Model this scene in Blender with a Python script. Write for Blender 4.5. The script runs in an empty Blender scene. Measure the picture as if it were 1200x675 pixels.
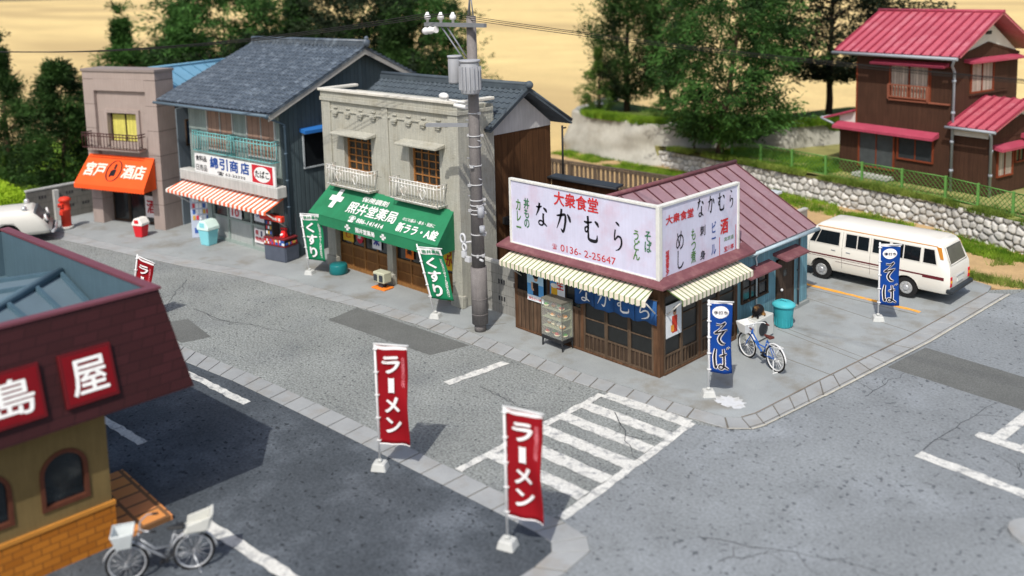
import bpy, bmesh, math, random
from mathutils import Vector, Matrix, noise
C = bpy.context.scene
COL = C.collection
rnd = random.Random(7)
# ------------------------------------------------------------------ camera
cam_d = bpy.data.cameras.new("camera"); cam = bpy.data.objects.new("camera", cam_d); COL.objects.link(cam)
C.camera = cam
PITCH, ROLL, TH = .125, .025, -.803
cp, sp, cr, sr = math.cos(PITCH), math.sin(PITCH), math.cos(ROLL), math.sin(ROLL)
Mc = Matrix(((cr, sr, 0), (-sr, cr, 0), (0, 0, 1))) @ Matrix(((1, 0, 0), (0, -sp, -cp), (0, cp, -sp)))
Wm = Matrix(((math.cos(TH), -math.sin(TH), 0), (math.sin(TH), math.cos(TH), 0), (0, 0, 1)))
R = Mc @ Wm
rot = Matrix((R[0], -R[1], -R[2])).transposed().to_4x4()
cam.matrix_world = Matrix.Translation((13.4846, -17.9622, 10.0)) @ rot
cam_d.sensor_width = 36; cam_d.lens = 1077 / 1200 * 36
cam_d.shift_y = -220.8 / 1200
cam_d.clip_end = 5000
cam_d.dof.use_dof = True; cam_d.dof.focus_distance = 26.0; cam_d.dof.aperture_fstop = .0323 / .14
# ------------------------------------------------------------------ light
SUN = Vector((-.375, .67, -1.0)).normalized()            # the way the light travels
sd = bpy.data.lights.new("sun", 'SUN'); sun = bpy.data.objects.new("sun", sd); COL.objects.link(sun)
sun.rotation_euler = SUN.to_track_quat('-Z', 'Y').to_euler()
sun.location = (10, -15, 40)
sd.energy = 3.7; sd.angle = math.radians(.6); sd.color = (1, .955, .88)
world = bpy.data.worlds.new("World"); C.world = world; world.use_nodes = True
wn = world.node_tree; bg = wn.nodes['Background']
sky = wn.nodes.new('ShaderNodeTexSky'); sky.sky_type = 'NISHITA'; sky.sun_disc = False; sky.dust_density = 3.0; sky.ozone_density = .6
sky.sun_elevation = math.asin(-SUN.z); sky.sun_rotation = math.atan2(-SUN.x, -SUN.y)
wn.links.new(sky.outputs[0], bg.inputs[0]); bg.inputs[1].default_value = .15
C.view_settings.view_transform = 'Standard'; C.view_settings.look = 'None'
C.view_settings.exposure = -.07; C.view_settings.gamma = 1

# ------------------------------------------------------------------ materials
def srgb(h):
    if isinstance(h, str):
        h = h.lstrip('#'); v = [int(h[i:i + 2], 16) / 255 for i in (0, 2, 4)]
    else: v = h
    return tuple((c / 12.92 if c <= .04045 else ((c + .055) / 1.055) ** 2.4) for c in v)
MATS = {}
def mat(name, col, rough=.8, var=.15, scale=1.5, bump=.15, bscale=30, streak=0, metal=0, ribs=None, ribdepth=.5, spec=.2, fine=.0, fscale=60, trans=0, alpha=1, tint=None, band=None, stain=None, emit=0):
    """procedural surface; ribs=(axis, spacing) grooves, streak = vertical weather streaks, stain=(colour, amount)"""
    if name in MATS: return MATS[name]
    m = bpy.data.materials.new(name); MATS[name] = m; m.use_nodes = True
    nt = m.node_tree; N = nt.nodes; L = nt.links; b = N['Principled BSDF']
    b.inputs['Roughness'].default_value = rough; b.inputs['Metallic'].default_value = metal
    b.inputs['Specular IOR Level'].default_value = spec
    tc = N.new('ShaderNodeTexCoord'); co = tc.outputs['Object']
    def noi(s, vec=co, det=4, rg=.6):
        n = N.new('ShaderNodeTexNoise'); n.inputs['Scale'].default_value = s; n.inputs['Detail'].default_value = det
        n.inputs['Roughness'].default_value = rg; L.new(vec, n.inputs['Vector']); return n.outputs['Fac']
    def ramp(f, a, bb, lo, hi):
        r = N.new('ShaderNodeMapRange'); r.inputs['From Min'].default_value = a; r.inputs['From Max'].default_value = bb
        r.inputs['To Min'].default_value = lo; r.inputs['To Max'].default_value = hi; L.new(f, r.inputs['Value']); return r.outputs['Result']
    def mul(c, f):
        x = N.new('ShaderNodeVectorMath'); x.operation = 'MULTIPLY'; L.new(c, x.inputs[0]); L.new(f, x.inputs[1]); return x.outputs[0]
    rgb = N.new('ShaderNodeRGB'); rgb.outputs[0].default_value = (*srgb(col), 1) if isinstance(col, str) else (*col, 1)
    c = rgb.outputs[0]
    if stain:
        mx = N.new('ShaderNodeMix'); mx.data_type = 'RGBA'; L.new(ramp(noi(stain[2] if len(stain) > 2 else 2.2, det=6), .5, .68, 0, stain[1]), mx.inputs['Factor'])
        L.new(c, mx.inputs['A']); mx.inputs['B'].default_value = (*srgb(stain[0]), 1); c = mx.outputs['Result']
    if var: c = mul(c, ramp(noi(scale), .3, .7, 1 - var, 1 + var))
    if fine: c = mul(c, ramp(noi(fscale, det=2), .35, .65, 1 - fine, 1 + fine))
    if streak:
        mp = N.new('ShaderNodeMapping'); mp.inputs['Scale'].default_value = (9, 9, .7); L.new(co, mp.inputs['Vector'])
        c = mul(c, ramp(noi(1.6, mp.outputs[0], 5), .35, .65, 1 - streak, 1 + streak * .5))
    h = None
    if bump: h = noi(bscale, det=3)
    if ribs:
        sx = N.new('ShaderNodeSeparateXYZ'); L.new(co, sx.inputs[0])
        if ribs[0] == 'h': v = sx.outputs['Z']
        else:
            ad = N.new('ShaderNodeMath'); ad.operation = 'ADD'; L.new(sx.outputs['X'], ad.inputs[0]); L.new(sx.outputs['Y'], ad.inputs[1]); v = ad.outputs[0]
        d = N.new('ShaderNodeMath'); d.operation = 'DIVIDE'; L.new(v, d.inputs[0]); d.inputs[1].default_value = ribs[1]
        fl = N.new('ShaderNodeMath'); fl.operation = 'FLOOR'; L.new(d.outputs[0], fl.inputs[0])
        wn_ = N.new('ShaderNodeTexWhiteNoise'); wn_.noise_dimensions = '1D'; L.new(fl.outputs[0], wn_.inputs['W'])
        c = mul(c, ramp(wn_.outputs['Value'], 0, 1, 1 - ribdepth * .22, 1 + ribdepth * .22))
        fr = N.new('ShaderNodeMath'); fr.operation = 'PINGPONG'; L.new(d.outputs[0], fr.inputs[0]); fr.inputs[1].default_value = .5
        g = ramp(fr.outputs[0], 0, .16, 0, 1)
        c = mul(c, ramp(fr.outputs[0], 0, .1, 1 - ribdepth * .8, 1))
        if h is not None:
            s = N.new('ShaderNodeMath'); s.operation = 'MULTIPLY_ADD'; L.new(h, s.inputs[0]); s.inputs[1].default_value = .12; L.new(g, s.inputs[2]); h = s.outputs[0]
        else: h = g
    if h is not None:
        bp = N.new('ShaderNodeBump'); bp.inputs['Strength'].default_value = max(bump, ribdepth if ribs else 0); bp.inputs['Distance'].default_value = .02
        L.new(h, bp.inputs['Height']); L.new(bp.outputs[0], b.inputs['Normal'])
    L.new(c, b.inputs['Base Color'])
    if trans: b.inputs['Transmission Weight'].default_value = trans
    if alpha < 1: b.inputs['Alpha'].default_value = alpha
    return m
def stripes(name, c1, c2, axis, pitch, duty, off=0, c3=None):
    """woven stripes of an awning, along one object axis"""
    m = bpy.data.materials.new(name); m.use_nodes = True; nt = m.node_tree; N = nt.nodes; L = nt.links; b = N['Principled BSDF']
    b.inputs['Roughness'].default_value = .85
    tc = N.new('ShaderNodeTexCoord'); s = N.new('ShaderNodeSeparateXYZ'); L.new(tc.outputs['Object'], s.inputs[0])
    a = N.new('ShaderNodeMath'); a.operation = 'ADD'; L.new(s.outputs[axis], a.inputs[0]); a.inputs[1].default_value = 100 + off
    f = N.new('ShaderNodeMath'); f.operation = 'MODULO'; L.new(a.outputs[0], f.inputs[0]); f.inputs[1].default_value = pitch
    g = N.new('ShaderNodeMath'); g.operation = 'LESS_THAN'; L.new(f.outputs[0], g.inputs[0]); g.inputs[1].default_value = pitch * duty
    mx = N.new('ShaderNodeMix'); mx.data_type = 'RGBA'; L.new(g.outputs[0], mx.inputs['Factor'])
    mx.inputs['A'].default_value = (*srgb(c1), 1); mx.inputs['B'].default_value = (*srgb(c2), 1)
    n = N.new('ShaderNodeTexNoise'); n.inputs['Scale'].default_value = 5; L.new(tc.outputs['Object'], n.inputs['Vector'])
    r = N.new('ShaderNodeMapRange'); r.inputs['To Min'].default_value = .8; r.inputs['To Max'].default_value = 1.15; L.new(n.outputs['Fac'], r.inputs['Value'])
    v = N.new('ShaderNodeVectorMath'); v.operation = 'MULTIPLY'; L.new(mx.outputs['Result'], v.inputs[0]); L.new(r.outputs[0], v.inputs[1])
    L.new(v.outputs[0], b.inputs['Base Color']); return m

# ------------------------------------------------------------------ mesh builder
def plane(o, ang, tilt=0):
    """frame with u along the wall, d outwards, z up; ang = direction of u"""
    U = Vector((math.cos(ang), math.sin(ang), 0)); D = Vector((math.sin(ang), -math.cos(ang), 0)); Z = Vector((0, 0, 1))
    return Matrix((( U.x, D.x, Z.x, o[0]), (U.y, D.y, Z.y, o[1]), (U.z, D.z, Z.z, o[2] if len(o) > 2 else 0), (0, 0, 0, 1)))
FRONT = plane((0, 0), 0)
SPLIT = {'window_hood', 'porch_hood', 'plinth', 'trim_board', 'stay', 'loop', 'fan_blade', 'flap', 'panel', 'barge_board', 'door_handle', 'window_divider', 'rear_leg', 'pole_clamp', 'kerb_end', 'post', 'foot', 'grip', 'seat_post', 'step_bolt', 'junction_box', 'coping'}
class MB:
    def __init__(s, M=None): s.v = []; s.f = []; s.mi = []; s.M = M; s.sm = []
    def add(s, vs, fs, m=0, smooth=False, M=None):
        k = len(s.v); MM = M if M is not None else s.M
        for p in vs:
            p = Vector(p); s.v.append(MM @ p if MM is not None else p)
        for f in fs: s.f.append([k + i for i in f]); s.mi.append(m); s.sm.append(smooth)
        return s
    def box(s, a0, a1, b0, b1, c0, c1, m=0, M=None):
        vs = [(x, y, z) for x in (a0, a1) for y in (b0, b1) for z in (c0, c1)]
        return s.add(vs, [(0, 1, 3, 2), (4, 6, 7, 5), (0, 4, 5, 1), (2, 3, 7, 6), (0, 2, 6, 4), (1, 5, 7, 3)], m, M=M)
    def hexa(s, vs, m=0):      # 8 points: bottom 4 ccw, top 4 ccw
        return s.add(vs, [(3, 2, 1, 0), (4, 5, 6, 7), (0, 1, 5, 4), (1, 2, 6, 5), (2, 3, 7, 6), (3, 0, 4, 7)], m)
    def slab(s, quad, t, m=0):   # quad of 4 points thickened downwards (z) by t
        q = [Vector(p) for p in quad]; lo = [p - Vector((0, 0, t)) for p in q]
        return s.hexa(lo + q, m)
    def prism(s, poly, z0, z1, m=0, M=None):
        n = len(poly); vs = [(*p, z0) for p in poly] + [(*p, z1) for p in poly]
        fs = [tuple(reversed(range(n))), tuple(range(n, 2 * n))] + [(i, (i + 1) % n, n + (i + 1) % n, n + i) for i in range(n)]
        return s.add(vs, fs, m, M=M)
    def extr(s, poly, d0, d1, m=0, smooth=False):   # polygon in (u,z), from depth d0 to d1
        n = len(poly); vs = [(p[0], d0, p[1]) for p in poly] + [(p[0], d1, p[1]) for p in poly]
        fs = [tuple(reversed(range(n))), tuple(range(n, 2 * n))] + [(i, (i + 1) % n, n + (i + 1) % n, n + i) for i in range(n)]
        return s.add(vs, fs, m)
    def tube(s, pts, r, n=8, m=0, cap=True, smooth=True, closed=False):
        pts = [Vector(p) for p in pts]; rs = r if isinstance(r, (list, tuple)) else [r] * len(pts)
        vs = []; up = None; k = len(pts)
        for i, p in enumerate(pts):
            if closed: t = pts[(i + 1) % k] - pts[i - 1]
            else: t = (pts[min(i + 1, k - 1)] - pts[max(i - 1, 0)])
            if t.length < 1e-9: t = Vector((0, 0, 1))
            t.normalize()
            if up is None: up = Vector((0, 0, 1)) if abs(t.z) < .9 else Vector((1, 0, 0))
            a = t.cross(up)
            if a.length < 1e-6: a = t.orthogonal()
            a.normalize(); b = a.cross(t).normalized(); up = b
            for j in range(n):
                g = 2 * math.pi * j / n; vs.append(p + (a * math.cos(g) + b * math.sin(g)) * rs[i])
        fs = []
        for i in range(k if closed else k - 1):
            i2 = (i + 1) % k
            for j in range(n): fs.append((i * n + j, i * n + (j + 1) % n, i2 * n + (j + 1) % n, i2 * n + j))
        s.add(vs, fs, m, smooth)
        if cap and not closed:
            q = len(s.v) - len(vs); s.f.append([q + j for j in range(n)][::-1]); s.mi.append(m); s.sm.append(False)
            s.f.append([q + (k - 1) * n + j for j in range(n)]); s.mi.append(m); s.sm.append(False)
        return s
    def cyl(s, x, y, z0, z1, r0, r1=None, n=16, m=0): return s.tube([(x, y, z0), (x, y, z1)], [r0, r0 if r1 is None else r1], n, m)
    def lathe(s, x, y, prof, n=20, m=0):
        return s.tube([(x, y, z) for r, z in prof], [r for r, z in prof], n, m) if all(prof[i][1] < prof[i + 1][1] for i in range(len(prof) - 1)) else s._lathe(x, y, prof, n, m)
    def _lathe(s, x, y, prof, n, m):
        vs = [(x + r * math.cos(2 * math.pi * j / n), y + r * math.sin(2 * math.pi * j / n), z) for r, z in prof for j in range(n)]
        fs = [(i * n + j, i * n + (j + 1) % n, (i + 1) * n + (j + 1) % n, (i + 1) * n + j) for i in range(len(prof) - 1) for j in range(n)]
        fs.append(tuple(range(n))[::-1]); fs.append(tuple((len(prof) - 1) * n + j for j in range(n)))
        return s.add(vs, fs, m, True)
    def ball(s, p, r, n=10, m=0, sc=(1, 1, 1)):
        vs = []; fs = []; h = n // 2 + 1
        for i in range(h + 1):
            t = math.pi * i / h
            for j in range(n):
                g = 2 * math.pi * j / n
                vs.append((p[0] + r * sc[0] * math.sin(t) * math.cos(g), p[1] + r * sc[1] * math.sin(t) * math.sin(g), p[2] + r * sc[2] * math.cos(t)))
        for i in range(h):
            for j in range(n): fs.append((i * n + j, (i + 1) * n + j, (i + 1) * n + (j + 1) % n, i * n + (j + 1) % n))
        return s.add(vs, fs, m, True)
    def comps(s):
        par = list(range(len(s.v)))
        def f(a):
            while par[a] != a: par[a] = par[par[a]]; a = par[a]
            return a
        for fc in s.f:
            r0 = f(fc[0])
            for q in fc[1:]: par[f(q)] = r0
        g = {}
        for i, fc in enumerate(s.f): g.setdefault(f(fc[0]), []).append(i)
        return list(g.values())
    def build(s, name, mats, parent=None, bevel=0, label=None):
        if name in SPLIT:
            cs = s.comps()
            if 1 < len(cs) <= 12:
                out = None
                for c in cs:
                    t = MB(); used = {}
                    for i in c:
                        for q in s.f[i]:
                            if q not in used: used[q] = len(t.v); t.v.append(s.v[q])
                        t.f.append([used[q] for q in s.f[i]]); t.mi.append(s.mi[i]); t.sm.append(s.sm[i])
                    o = t.build(name, mats, parent, bevel, label); out = out or o
                return out
        me = bpy.data.meshes.new(name); me.from_pydata([tuple(v) for v in s.v], [], s.f)
        for mm in (mats if isinstance(mats, (list, tuple)) else [mats]): me.materials.append(mm)
        me.polygons.foreach_set('material_index', s.mi); me.polygons.foreach_set('use_smooth', s.sm)
        bm = bmesh.new(); bm.from_mesh(me)
        bmesh.ops.remove_doubles(bm, verts=bm.verts, dist=1e-6) if False else None
        bmesh.ops.recalc_face_normals(bm, faces=bm.faces); bm.to_mesh(me); bm.free(); me.update()
        o = bpy.data.objects.new(name, me); COL.objects.link(o)
        if parent is not None: o.parent = parent
        if bevel:
            b = o.modifiers.new('bevel', 'BEVEL'); b.width = bevel; b.segments = 1; b.limit_method = 'ANGLE'; b.angle_limit = math.radians(50)
        if label: o['label'] = label
        return o
def thing(name, label, cat, loc=(0, 0, 0), rz=0, group=None):
    o = bpy.data.objects.new(name, None); COL.objects.link(o); o.empty_display_size = .2
    o.location = loc if len(loc) == 3 else (*loc, 0); o.rotation_euler = (0, 0, rz); o['label'] = label; o['category'] = cat
    if group: o['group'] = group
    return o
def tag(o, label, cat, group=None):
    o['label'] = label; o['category'] = cat
    if group: o['group'] = group
    return o
def copy_thing(src, loc, rz, label, scale=None):
    def cp_(o, par):
        c = o.copy(); COL.objects.link(c)
        if par is not None: c.parent = par
        for ch in [x for x in o.children]: cp_(ch, c)
        return c
    r = cp_(src, None); r.location = loc if len(loc) == 3 else (*loc, 0); r.rotation_euler = (0, 0, rz); r['label'] = label
    if scale: r.scale = scale
    return r
# ------------------------------------------------------------------ lettering
_tc = {}
def glyphs(s, bold=0, line=1.0):
    key = (s, bold, line)
    if key in _tc: return _tc[key]
    cu = bpy.data.curves.new('lettering', 'FONT'); cu.body = s; cu.size = 1; cu.align_x = 'CENTER'; cu.space_line = line; cu.offset = bold; cu.resolution_u = 3
    o = bpy.data.objects.new('lettering', cu); COL.objects.link(o)
    dg = bpy.context.evaluated_depsgraph_get(); dg.update()
    me = bpy.data.meshes.new_from_object(o.evaluated_get(dg))
    vs = [v.co.copy() for v in me.vertices]; fs = [tuple(p.vertices) for p in me.polygons]
    bpy.data.objects.remove(o); bpy.data.curves.remove(cu); bpy.data.meshes.remove(me)
    if vs:
        x0 = min(v.x for v in vs); x1 = max(v.x for v in vs); y0 = min(v.y for v in vs); y1 = max(v.y for v in vs)
        vs = [((v.x - x0) / max(x1 - x0, 1e-6), (v.y - y0) / max(y1 - y0, 1e-6)) for v in vs]
    _tc[key] = (vs, fs); return _tc[key]
def write(mb, s, u0, u1, v0, v1, fn, m=0, bold=0, vertical=False, slant=0):
    """lay the words s in the rectangle u0..u1, v0..v1 of the surface fn(u,v)->point"""
    if vertical: s = '\n'.join(s)
    vs, fs = glyphs(s, 0, .85 if vertical else 1.0)
    P = [fn(u0 + (u1 - u0) * (a + slant * b), v0 + (v1 - v0) * b) for a, b in vs]
    if mb.M is not None: P = [mb.M @ Vector(p) for p in P]
    uc, vc = (u0 + u1) / 2, (v0 + v1) / 2; e = (u1 - u0) * .05; c0 = Vector(fn(uc, vc)); eu = Vector(fn(uc + e, vc)) - c0; ev = Vector(fn(uc, vc + (v1 - v0) * .05)) - c0
    nrm = eu.cross(ev).normalized(); eu.normalize(); ev.normalize(); idm = Matrix.Identity(4)
    n_ = max(1, len(s.replace('\n', ''))); cell = (Vector(fn(uc, v1)) - Vector(fn(uc, v0))).length / (n_ if vertical else 1); w_ = bold * cell * 1.1
    offs = [(0, 0)] if bold <= 0 else [(0, 0), (w_, 0), (-w_, 0), (0, w_ * .8), (0, -w_ * .8)]
    for k, (a, b) in enumerate(offs): mb.add([Vector(p) + eu * a + ev * b + nrm * (.0007 * k) for p in P], fs, m, M=idm)
def wall_fn(M, d=.006): return lambda u, v: M @ Vector((u, d, v))
def stroke(mb, pts, fn, m=0, w=1.0):
    """brush stroke through (u,v,width) points"""
    P = []
    n = len(pts)
    for i in range(n - 1):      # catmull-rom
        p0 = pts[max(i - 1, 0)]; p1 = pts[i]; p2 = pts[i + 1]; p3 = pts[min(i + 2, n - 1)]
        for k in range(6):
            t = k / 6
            P.append(tuple(.5 * (2 * b + (c - a) * t + (2 * a - 5 * b + 4 * c - d) * t * t + (3 * b - a - 3 * c + d) * t ** 3) for a, b, c, d in zip(p0, p1, p2, p3)))
    P.append(pts[-1])
    vs = []
    for i, p in enumerate(P):
        q0 = P[max(i - 1, 0)]; q1 = P[min(i + 1, len(P) - 1)]
        dx, dy = q1[0] - q0[0], q1[1] - q0[1]; l = math.hypot(dx, dy) or 1; nx, ny = -dy / l, dx / l
        h = max(p[2], .004) * .5 * w
        vs += [(p[0] + nx * h, p[1] + ny * h), (p[0] - nx * h, p[1] - ny * h)]
    mb.add([fn(*v) for v in vs], [(2 * i, 2 * i + 1, 2 * i + 3, 2 * i + 2) for i in range(len(P) - 1)], m)
BRUSH = {   # glyph strokes on a unit square (u right, v up, width)
 'な': [[(.12,.80,.03),(.30,.79,.07),(.52,.86,.03)], [(.36,.98,.07),(.30,.72,.08),(.10,.40,.015)], [(.62,.80,.04),(.78,.72,.09),(.86,.62,.03)],
       [(.62,.56,.07),(.60,.34,.07),(.62,.14,.06),(.50,.03,.05),(.32,.06,.05),(.30,.17,.05),(.46,.22,.05),(.68,.12,.06),(.86,.02,.03)]],
 'か': [[(.05,.66,.03),(.30,.70,.07),(.58,.76,.07),(.62,.55,.08),(.54,.18,.07),(.44,.03,.08),(.32,.14,.02)], [(.38,.98,.07),(.30,.62,.07),(.06,.12,.015)], [(.74,.80,.04),(.86,.66,.09),(.93,.48,.05)]],
 'む': [[(.05,.74,.04),(.26,.72,.07),(.54,.78,.03)], [(.28,.98,.07),(.30,.66,.07),(.28,.40,.06),(.14,.36,.05),(.12,.50,.05),(.27,.54,.05),(.31,.30,.06),(.33,.10,.08),(.55,.04,.09),(.80,.08,.08),(.84,.30,.02)], [(.70,.82,.04),(.84,.74,.09),(.92,.62,.03)]],
 'ら': [[(.34,.98,.05),(.52,.92,.09),(.62,.86,.03)], [(.30,.72,.06),(.24,.48,.06),(.26,.36,.05),(.50,.50,.07),(.74,.46,.08),(.78,.26,.08),(.60,.08,.06),(.32,.0,.02)]],
 'そ': [[(.22,.92,.08),(.50,.90,.07),(.74,.96,.10),(.40,.70,.07),(.14,.52,.08),(.46,.58,.10),(.88,.64,.05)], [(.74,.62,.10),(.46,.42,.12),(.38,.24,.13),(.52,.08,.13),(.76,.02,.05)]],
 'ば': [[(.20,.94,.08),(.14,.55,.12),(.20,.08,.10),(.30,.26,.02)], [(.38,.64,.05),(.58,.66,.11),(.84,.72,.05)], [(.62,.94,.09),(.64,.60,.11),(.62,.22,.11),(.50,.06,.08),(.36,.12,.08),(.44,.24,.08),(.66,.16,.10),(.90,.03,.05)], [(.82,.98,.04),(.88,.90,.07)], [(.92,1.0,.04),(.98,.92,.07)]],
}
def brush(mb, ch, u0, u1, v0, v1, fn, m=0, w=1.0):
    s = min(u1 - u0, v1 - v0)
    for st in BRUSH[ch]:
        stroke(mb, [(u0 + (u1 - u0) * p[0], v0 + (v1 - v0) * p[1], p[2] * s * w) for p in st], fn, m)
# ================================================================== MATERIALS USED
asphalt = mat('old asphalt', '#858987', .92, .16, .35, .9, 22, fine=.36, fscale=19, stain=('#6f7375', .5, .6))
asphalt2 = mat('dark plot asphalt', '#4c5258', .9, .22, .5, .6, 20, fine=.22, fscale=18, stain=('#6a7077', .6, .5))
patch_m = mat('asphalt patch', '#666866', .93, .1, .8, .6, 24, fine=.2, fscale=30)
slab_m = mat('weathered concrete slab', '#94999a', .9, .12, .6, .3, 26, fine=.07, fscale=34, stain=('#7d796f', .75, .8))
kerb_m = mat('kerb concrete', '#999c9d', .88, .1, 1.2, .25, 30, fine=.05, stain=('#8c857a', .5, 1.4))
paint_m = mat('worn road paint', '#cdcdc8', .8, .10, 3, .35, 18, fine=.12, fscale=22, stain=('#84878a', .95, 5))
paint_o = mat('orange road paint', '#e8a33a', .8, .08, 3, .3, 18, stain=('#a9a094', .7, 4))
sand_m = mat('pale sand', '#dec488', .95, .13, .15, .2, 3, fine=.10, fscale=4, stain=('#c2a775', .5, .3))
dirt_m = mat('brown dirt', '#b79a70', .95, .14, 1.2, .5, 14, fine=.12, fscale=30)
crack_m = mat('crack', '#4c4f52', .95, .1, 4, 0)
soil_m = mat('grassy soil', '#5b6b2c', .95, .3, 1.5, .6, 12)

# sand: darker swaths that lie on the ground far away
def _sand():
    nt = sand_m.node_tree; N = nt.nodes; L = nt.links; b = N['Principled BSDF']
    tc = N.new('ShaderNodeTexCoord'); mp = N.new('ShaderNodeMapping'); mp.inputs['Rotation'].default_value = (0, 0, .75); mp.inputs['Scale'].default_value = (.004, .022, 1)
    L.new(tc.outputs['Object'], mp.inputs['Vector']); n = N.new('ShaderNodeTexNoise'); n.inputs['Scale'].default_value = 1; n.inputs['Detail'].default_value = 4; L.new(mp.outputs[0], n.inputs['Vector'])
    r = N.new('ShaderNodeMapRange'); r.inputs['From Min'].default_value = .46; r.inputs['From Max'].default_value = .62; r.inputs['To Min'].default_value = 0; r.inputs['To Max'].default_value = .75
    L.new(n.outputs['Fac'], r.inputs['Value'])
    old = b.inputs['Base Color'].links[0].from_socket; mx = N.new('ShaderNodeMix'); mx.data_type = 'RGBA'
    L.new(r.outputs[0], mx.inputs['Factor']); L.new(old, mx.inputs['A']); mx.inputs['B'].default_value = (*srgb('#b39a6d'), 1); L.new(mx.outputs['Result'], b.inputs['Base Color'])
_sand()
# asphalt: scattered dark pits
def _pits(m, sc, lo, dark, amt=.7):
    nt = m.node_tree; N = nt.nodes; L = nt.links; b = N['Principled BSDF']; tc = N.new('ShaderNodeTexCoord')
    n = N.new('ShaderNodeTexNoise'); n.inputs['Scale'].default_value = sc; n.inputs['Detail'].default_value = 3; n.inputs['Roughness'].default_value = .55; L.new(tc.outputs['Object'], n.inputs['Vector'])
    n2 = N.new('ShaderNodeTexNoise'); n2.inputs['Scale'].default_value = .5; L.new(tc.outputs['Object'], n2.inputs['Vector'])
    a = N.new('ShaderNodeMath'); a.operation = 'MULTIPLY_ADD'; L.new(n2.outputs['Fac'], a.inputs[0]); a.inputs[1].default_value = .12; L.new(n.outputs['Fac'], a.inputs[2])
    r = N.new('ShaderNodeMapRange'); r.inputs['From Min'].default_value = lo; r.inputs['From Max'].default_value = lo + .05; r.inputs['To Max'].default_value = amt; L.new(a.outputs[0], r.inputs['Value'])
    old = b.inputs['Base Color'].links[0].from_socket; mx = N.new('ShaderNodeMix'); mx.data_type = 'RGBA'
    L.new(r.outputs[0], mx.inputs['Factor']); L.new(old, mx.inputs['A']); mx.inputs['B'].default_value = (*srgb(dark), 1); L.new(mx.outputs['Result'], b.inputs['Base Color'])
asphalt3 = mat('smooth bluish asphalt', '#7f8487', .9, .16, .30, .5, 20, fine=.15, fscale=16, stain=('#92989d', .6, .45))
_pits(asphalt3, 7, .672, '#45494d', .75); _pits(asphalt, 9, .675, '#404346', .8); _pits(asphalt2, 8, .672, '#1e2226', .8)

def struct(name, mb, m, bevel=0):
    o = mb.build(name, m, None, bevel); o['kind'] = 'structure'; return o
# ================================================================== GROUND
g = MB(); n = 40
g.add([(-2500, -2500, -.30), (2500, -2500, -.30), (2500, 2500, -.30), (-2500, 2500, -.30)], [(0, 1, 2, 3)]); struct('ground', g, sand_m)
struct('road', MB().prism([(-60, -40), (60, -40), (60, 13.2), (4.5, 13.2), (3.3, 12), (3.0, 2), (3.0, -.4), (2.5, -1.0), (-.6, -1.5), (-7, -1.5), (-12, -2.2), (-16, -3), (-24.5, -5.1), (-60, -14)], -.25, 0), asphalt)
def edge_line(name, P, w, z, m):
    mb = MB()
    for a, b in zip(P, P[1:]):
        a = Vector((*a, z)); b = Vector((*b, z)); n_ = Vector((-(b - a).y, (b - a).x, 0)).normalized() * w * rnd.uniform(.6, 1.2); mb.add([a, b, b + n_, a + n_], [(0, 1, 2, 3)])
    return struct(name, mb, m)
# far side: slab, with its rounded corner and bent street edge
inner = [(-60, -13.2), (-27, -5.3), (-24.2, -4.7), (-18.46, -3.3), (-16.6, -2.72), (-14.71, -2.2), (-12, -1.9), (-9.8, -1.55), (-7.7, -1.27), (-6.0, -1.15), (-1.68, -1.08), (-.63, -1.0), (1.57, -.78), (2.35, -.68), (2.65, -.45), (2.78, -.05), (3.0, 2.55), (3.4, 6.6), (3.72, 12.0)]
outer = [(-60, -14.0), (-27, -6.0), (-24.5, -5.38), (-18.76, -4.02), (-16.9, -3.4), (-15.1, -2.95), (-12.14, -2.52), (-9.8, -2.08), (-7.58, -1.83), (-5.8, -1.75), (-1.5, -1.62), (-.5, -1.50), (1.7, -1.26), (2.7, -1.10), (3.08, -.75), (3.2, -.37), (3.46, 1.85), (3.95, 6.8), (4.24, 12.3)]
struct('pavement', MB().prism(inner + [(3.6, 12.7), (1.8, 13.3), (-6, 14.6), (-27, 12), (-30.4, -2.5), (-30.2, -6.05), (-34, -6.9), (-60, -12.6)], -.2, .03), slab_m)
def kerb_strip(name, A, B, z, step=.62, gap=.022):
    """row of kerb blocks between two polylines"""
    mb = MB()
    for i in range(len(A) - 1):
        a0, a1, b0, b1 = [Vector((*p, 0)) for p in (A[i], A[i + 1], B[i], B[i + 1])]
        L_ = (a1 - a0).length; k = max(1, round(L_ / step))
        for j in range(k):
            t0 = j / k; t1 = (j + 1) / k; e = gap / max(L_, .01)
            q = [a0.lerp(a1, t0 + e), a0.lerp(a1, t1 - e * .2), b0.lerp(b1, t1 - e * .2), b0.lerp(b1, t0 + e)]
            dz = z + rnd.uniform(-.006, .006)
            c = sum(q, Vector()) / 4
            q = [c + (p - c) * .985 for p in q]
            mb.hexa([p + Vector((0, 0, -.1)) for p in q] + [p + Vector((0, 0, dz)) for p in q])
    return struct(name, mb, kerb_m, .008)
struct('kerb_surface', MB().prism(outer + inner[::-1], -.2, .006), mat('joint dirt', '#6b675f', .95, .1, 3, 0))
kerb_strip('kerb', inner, outer, .022)
edge_line('pavement_line', inner[14:], .032, .0335, mat('rusty joint', '#75624e', .9, .25, 3, 0))
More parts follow.
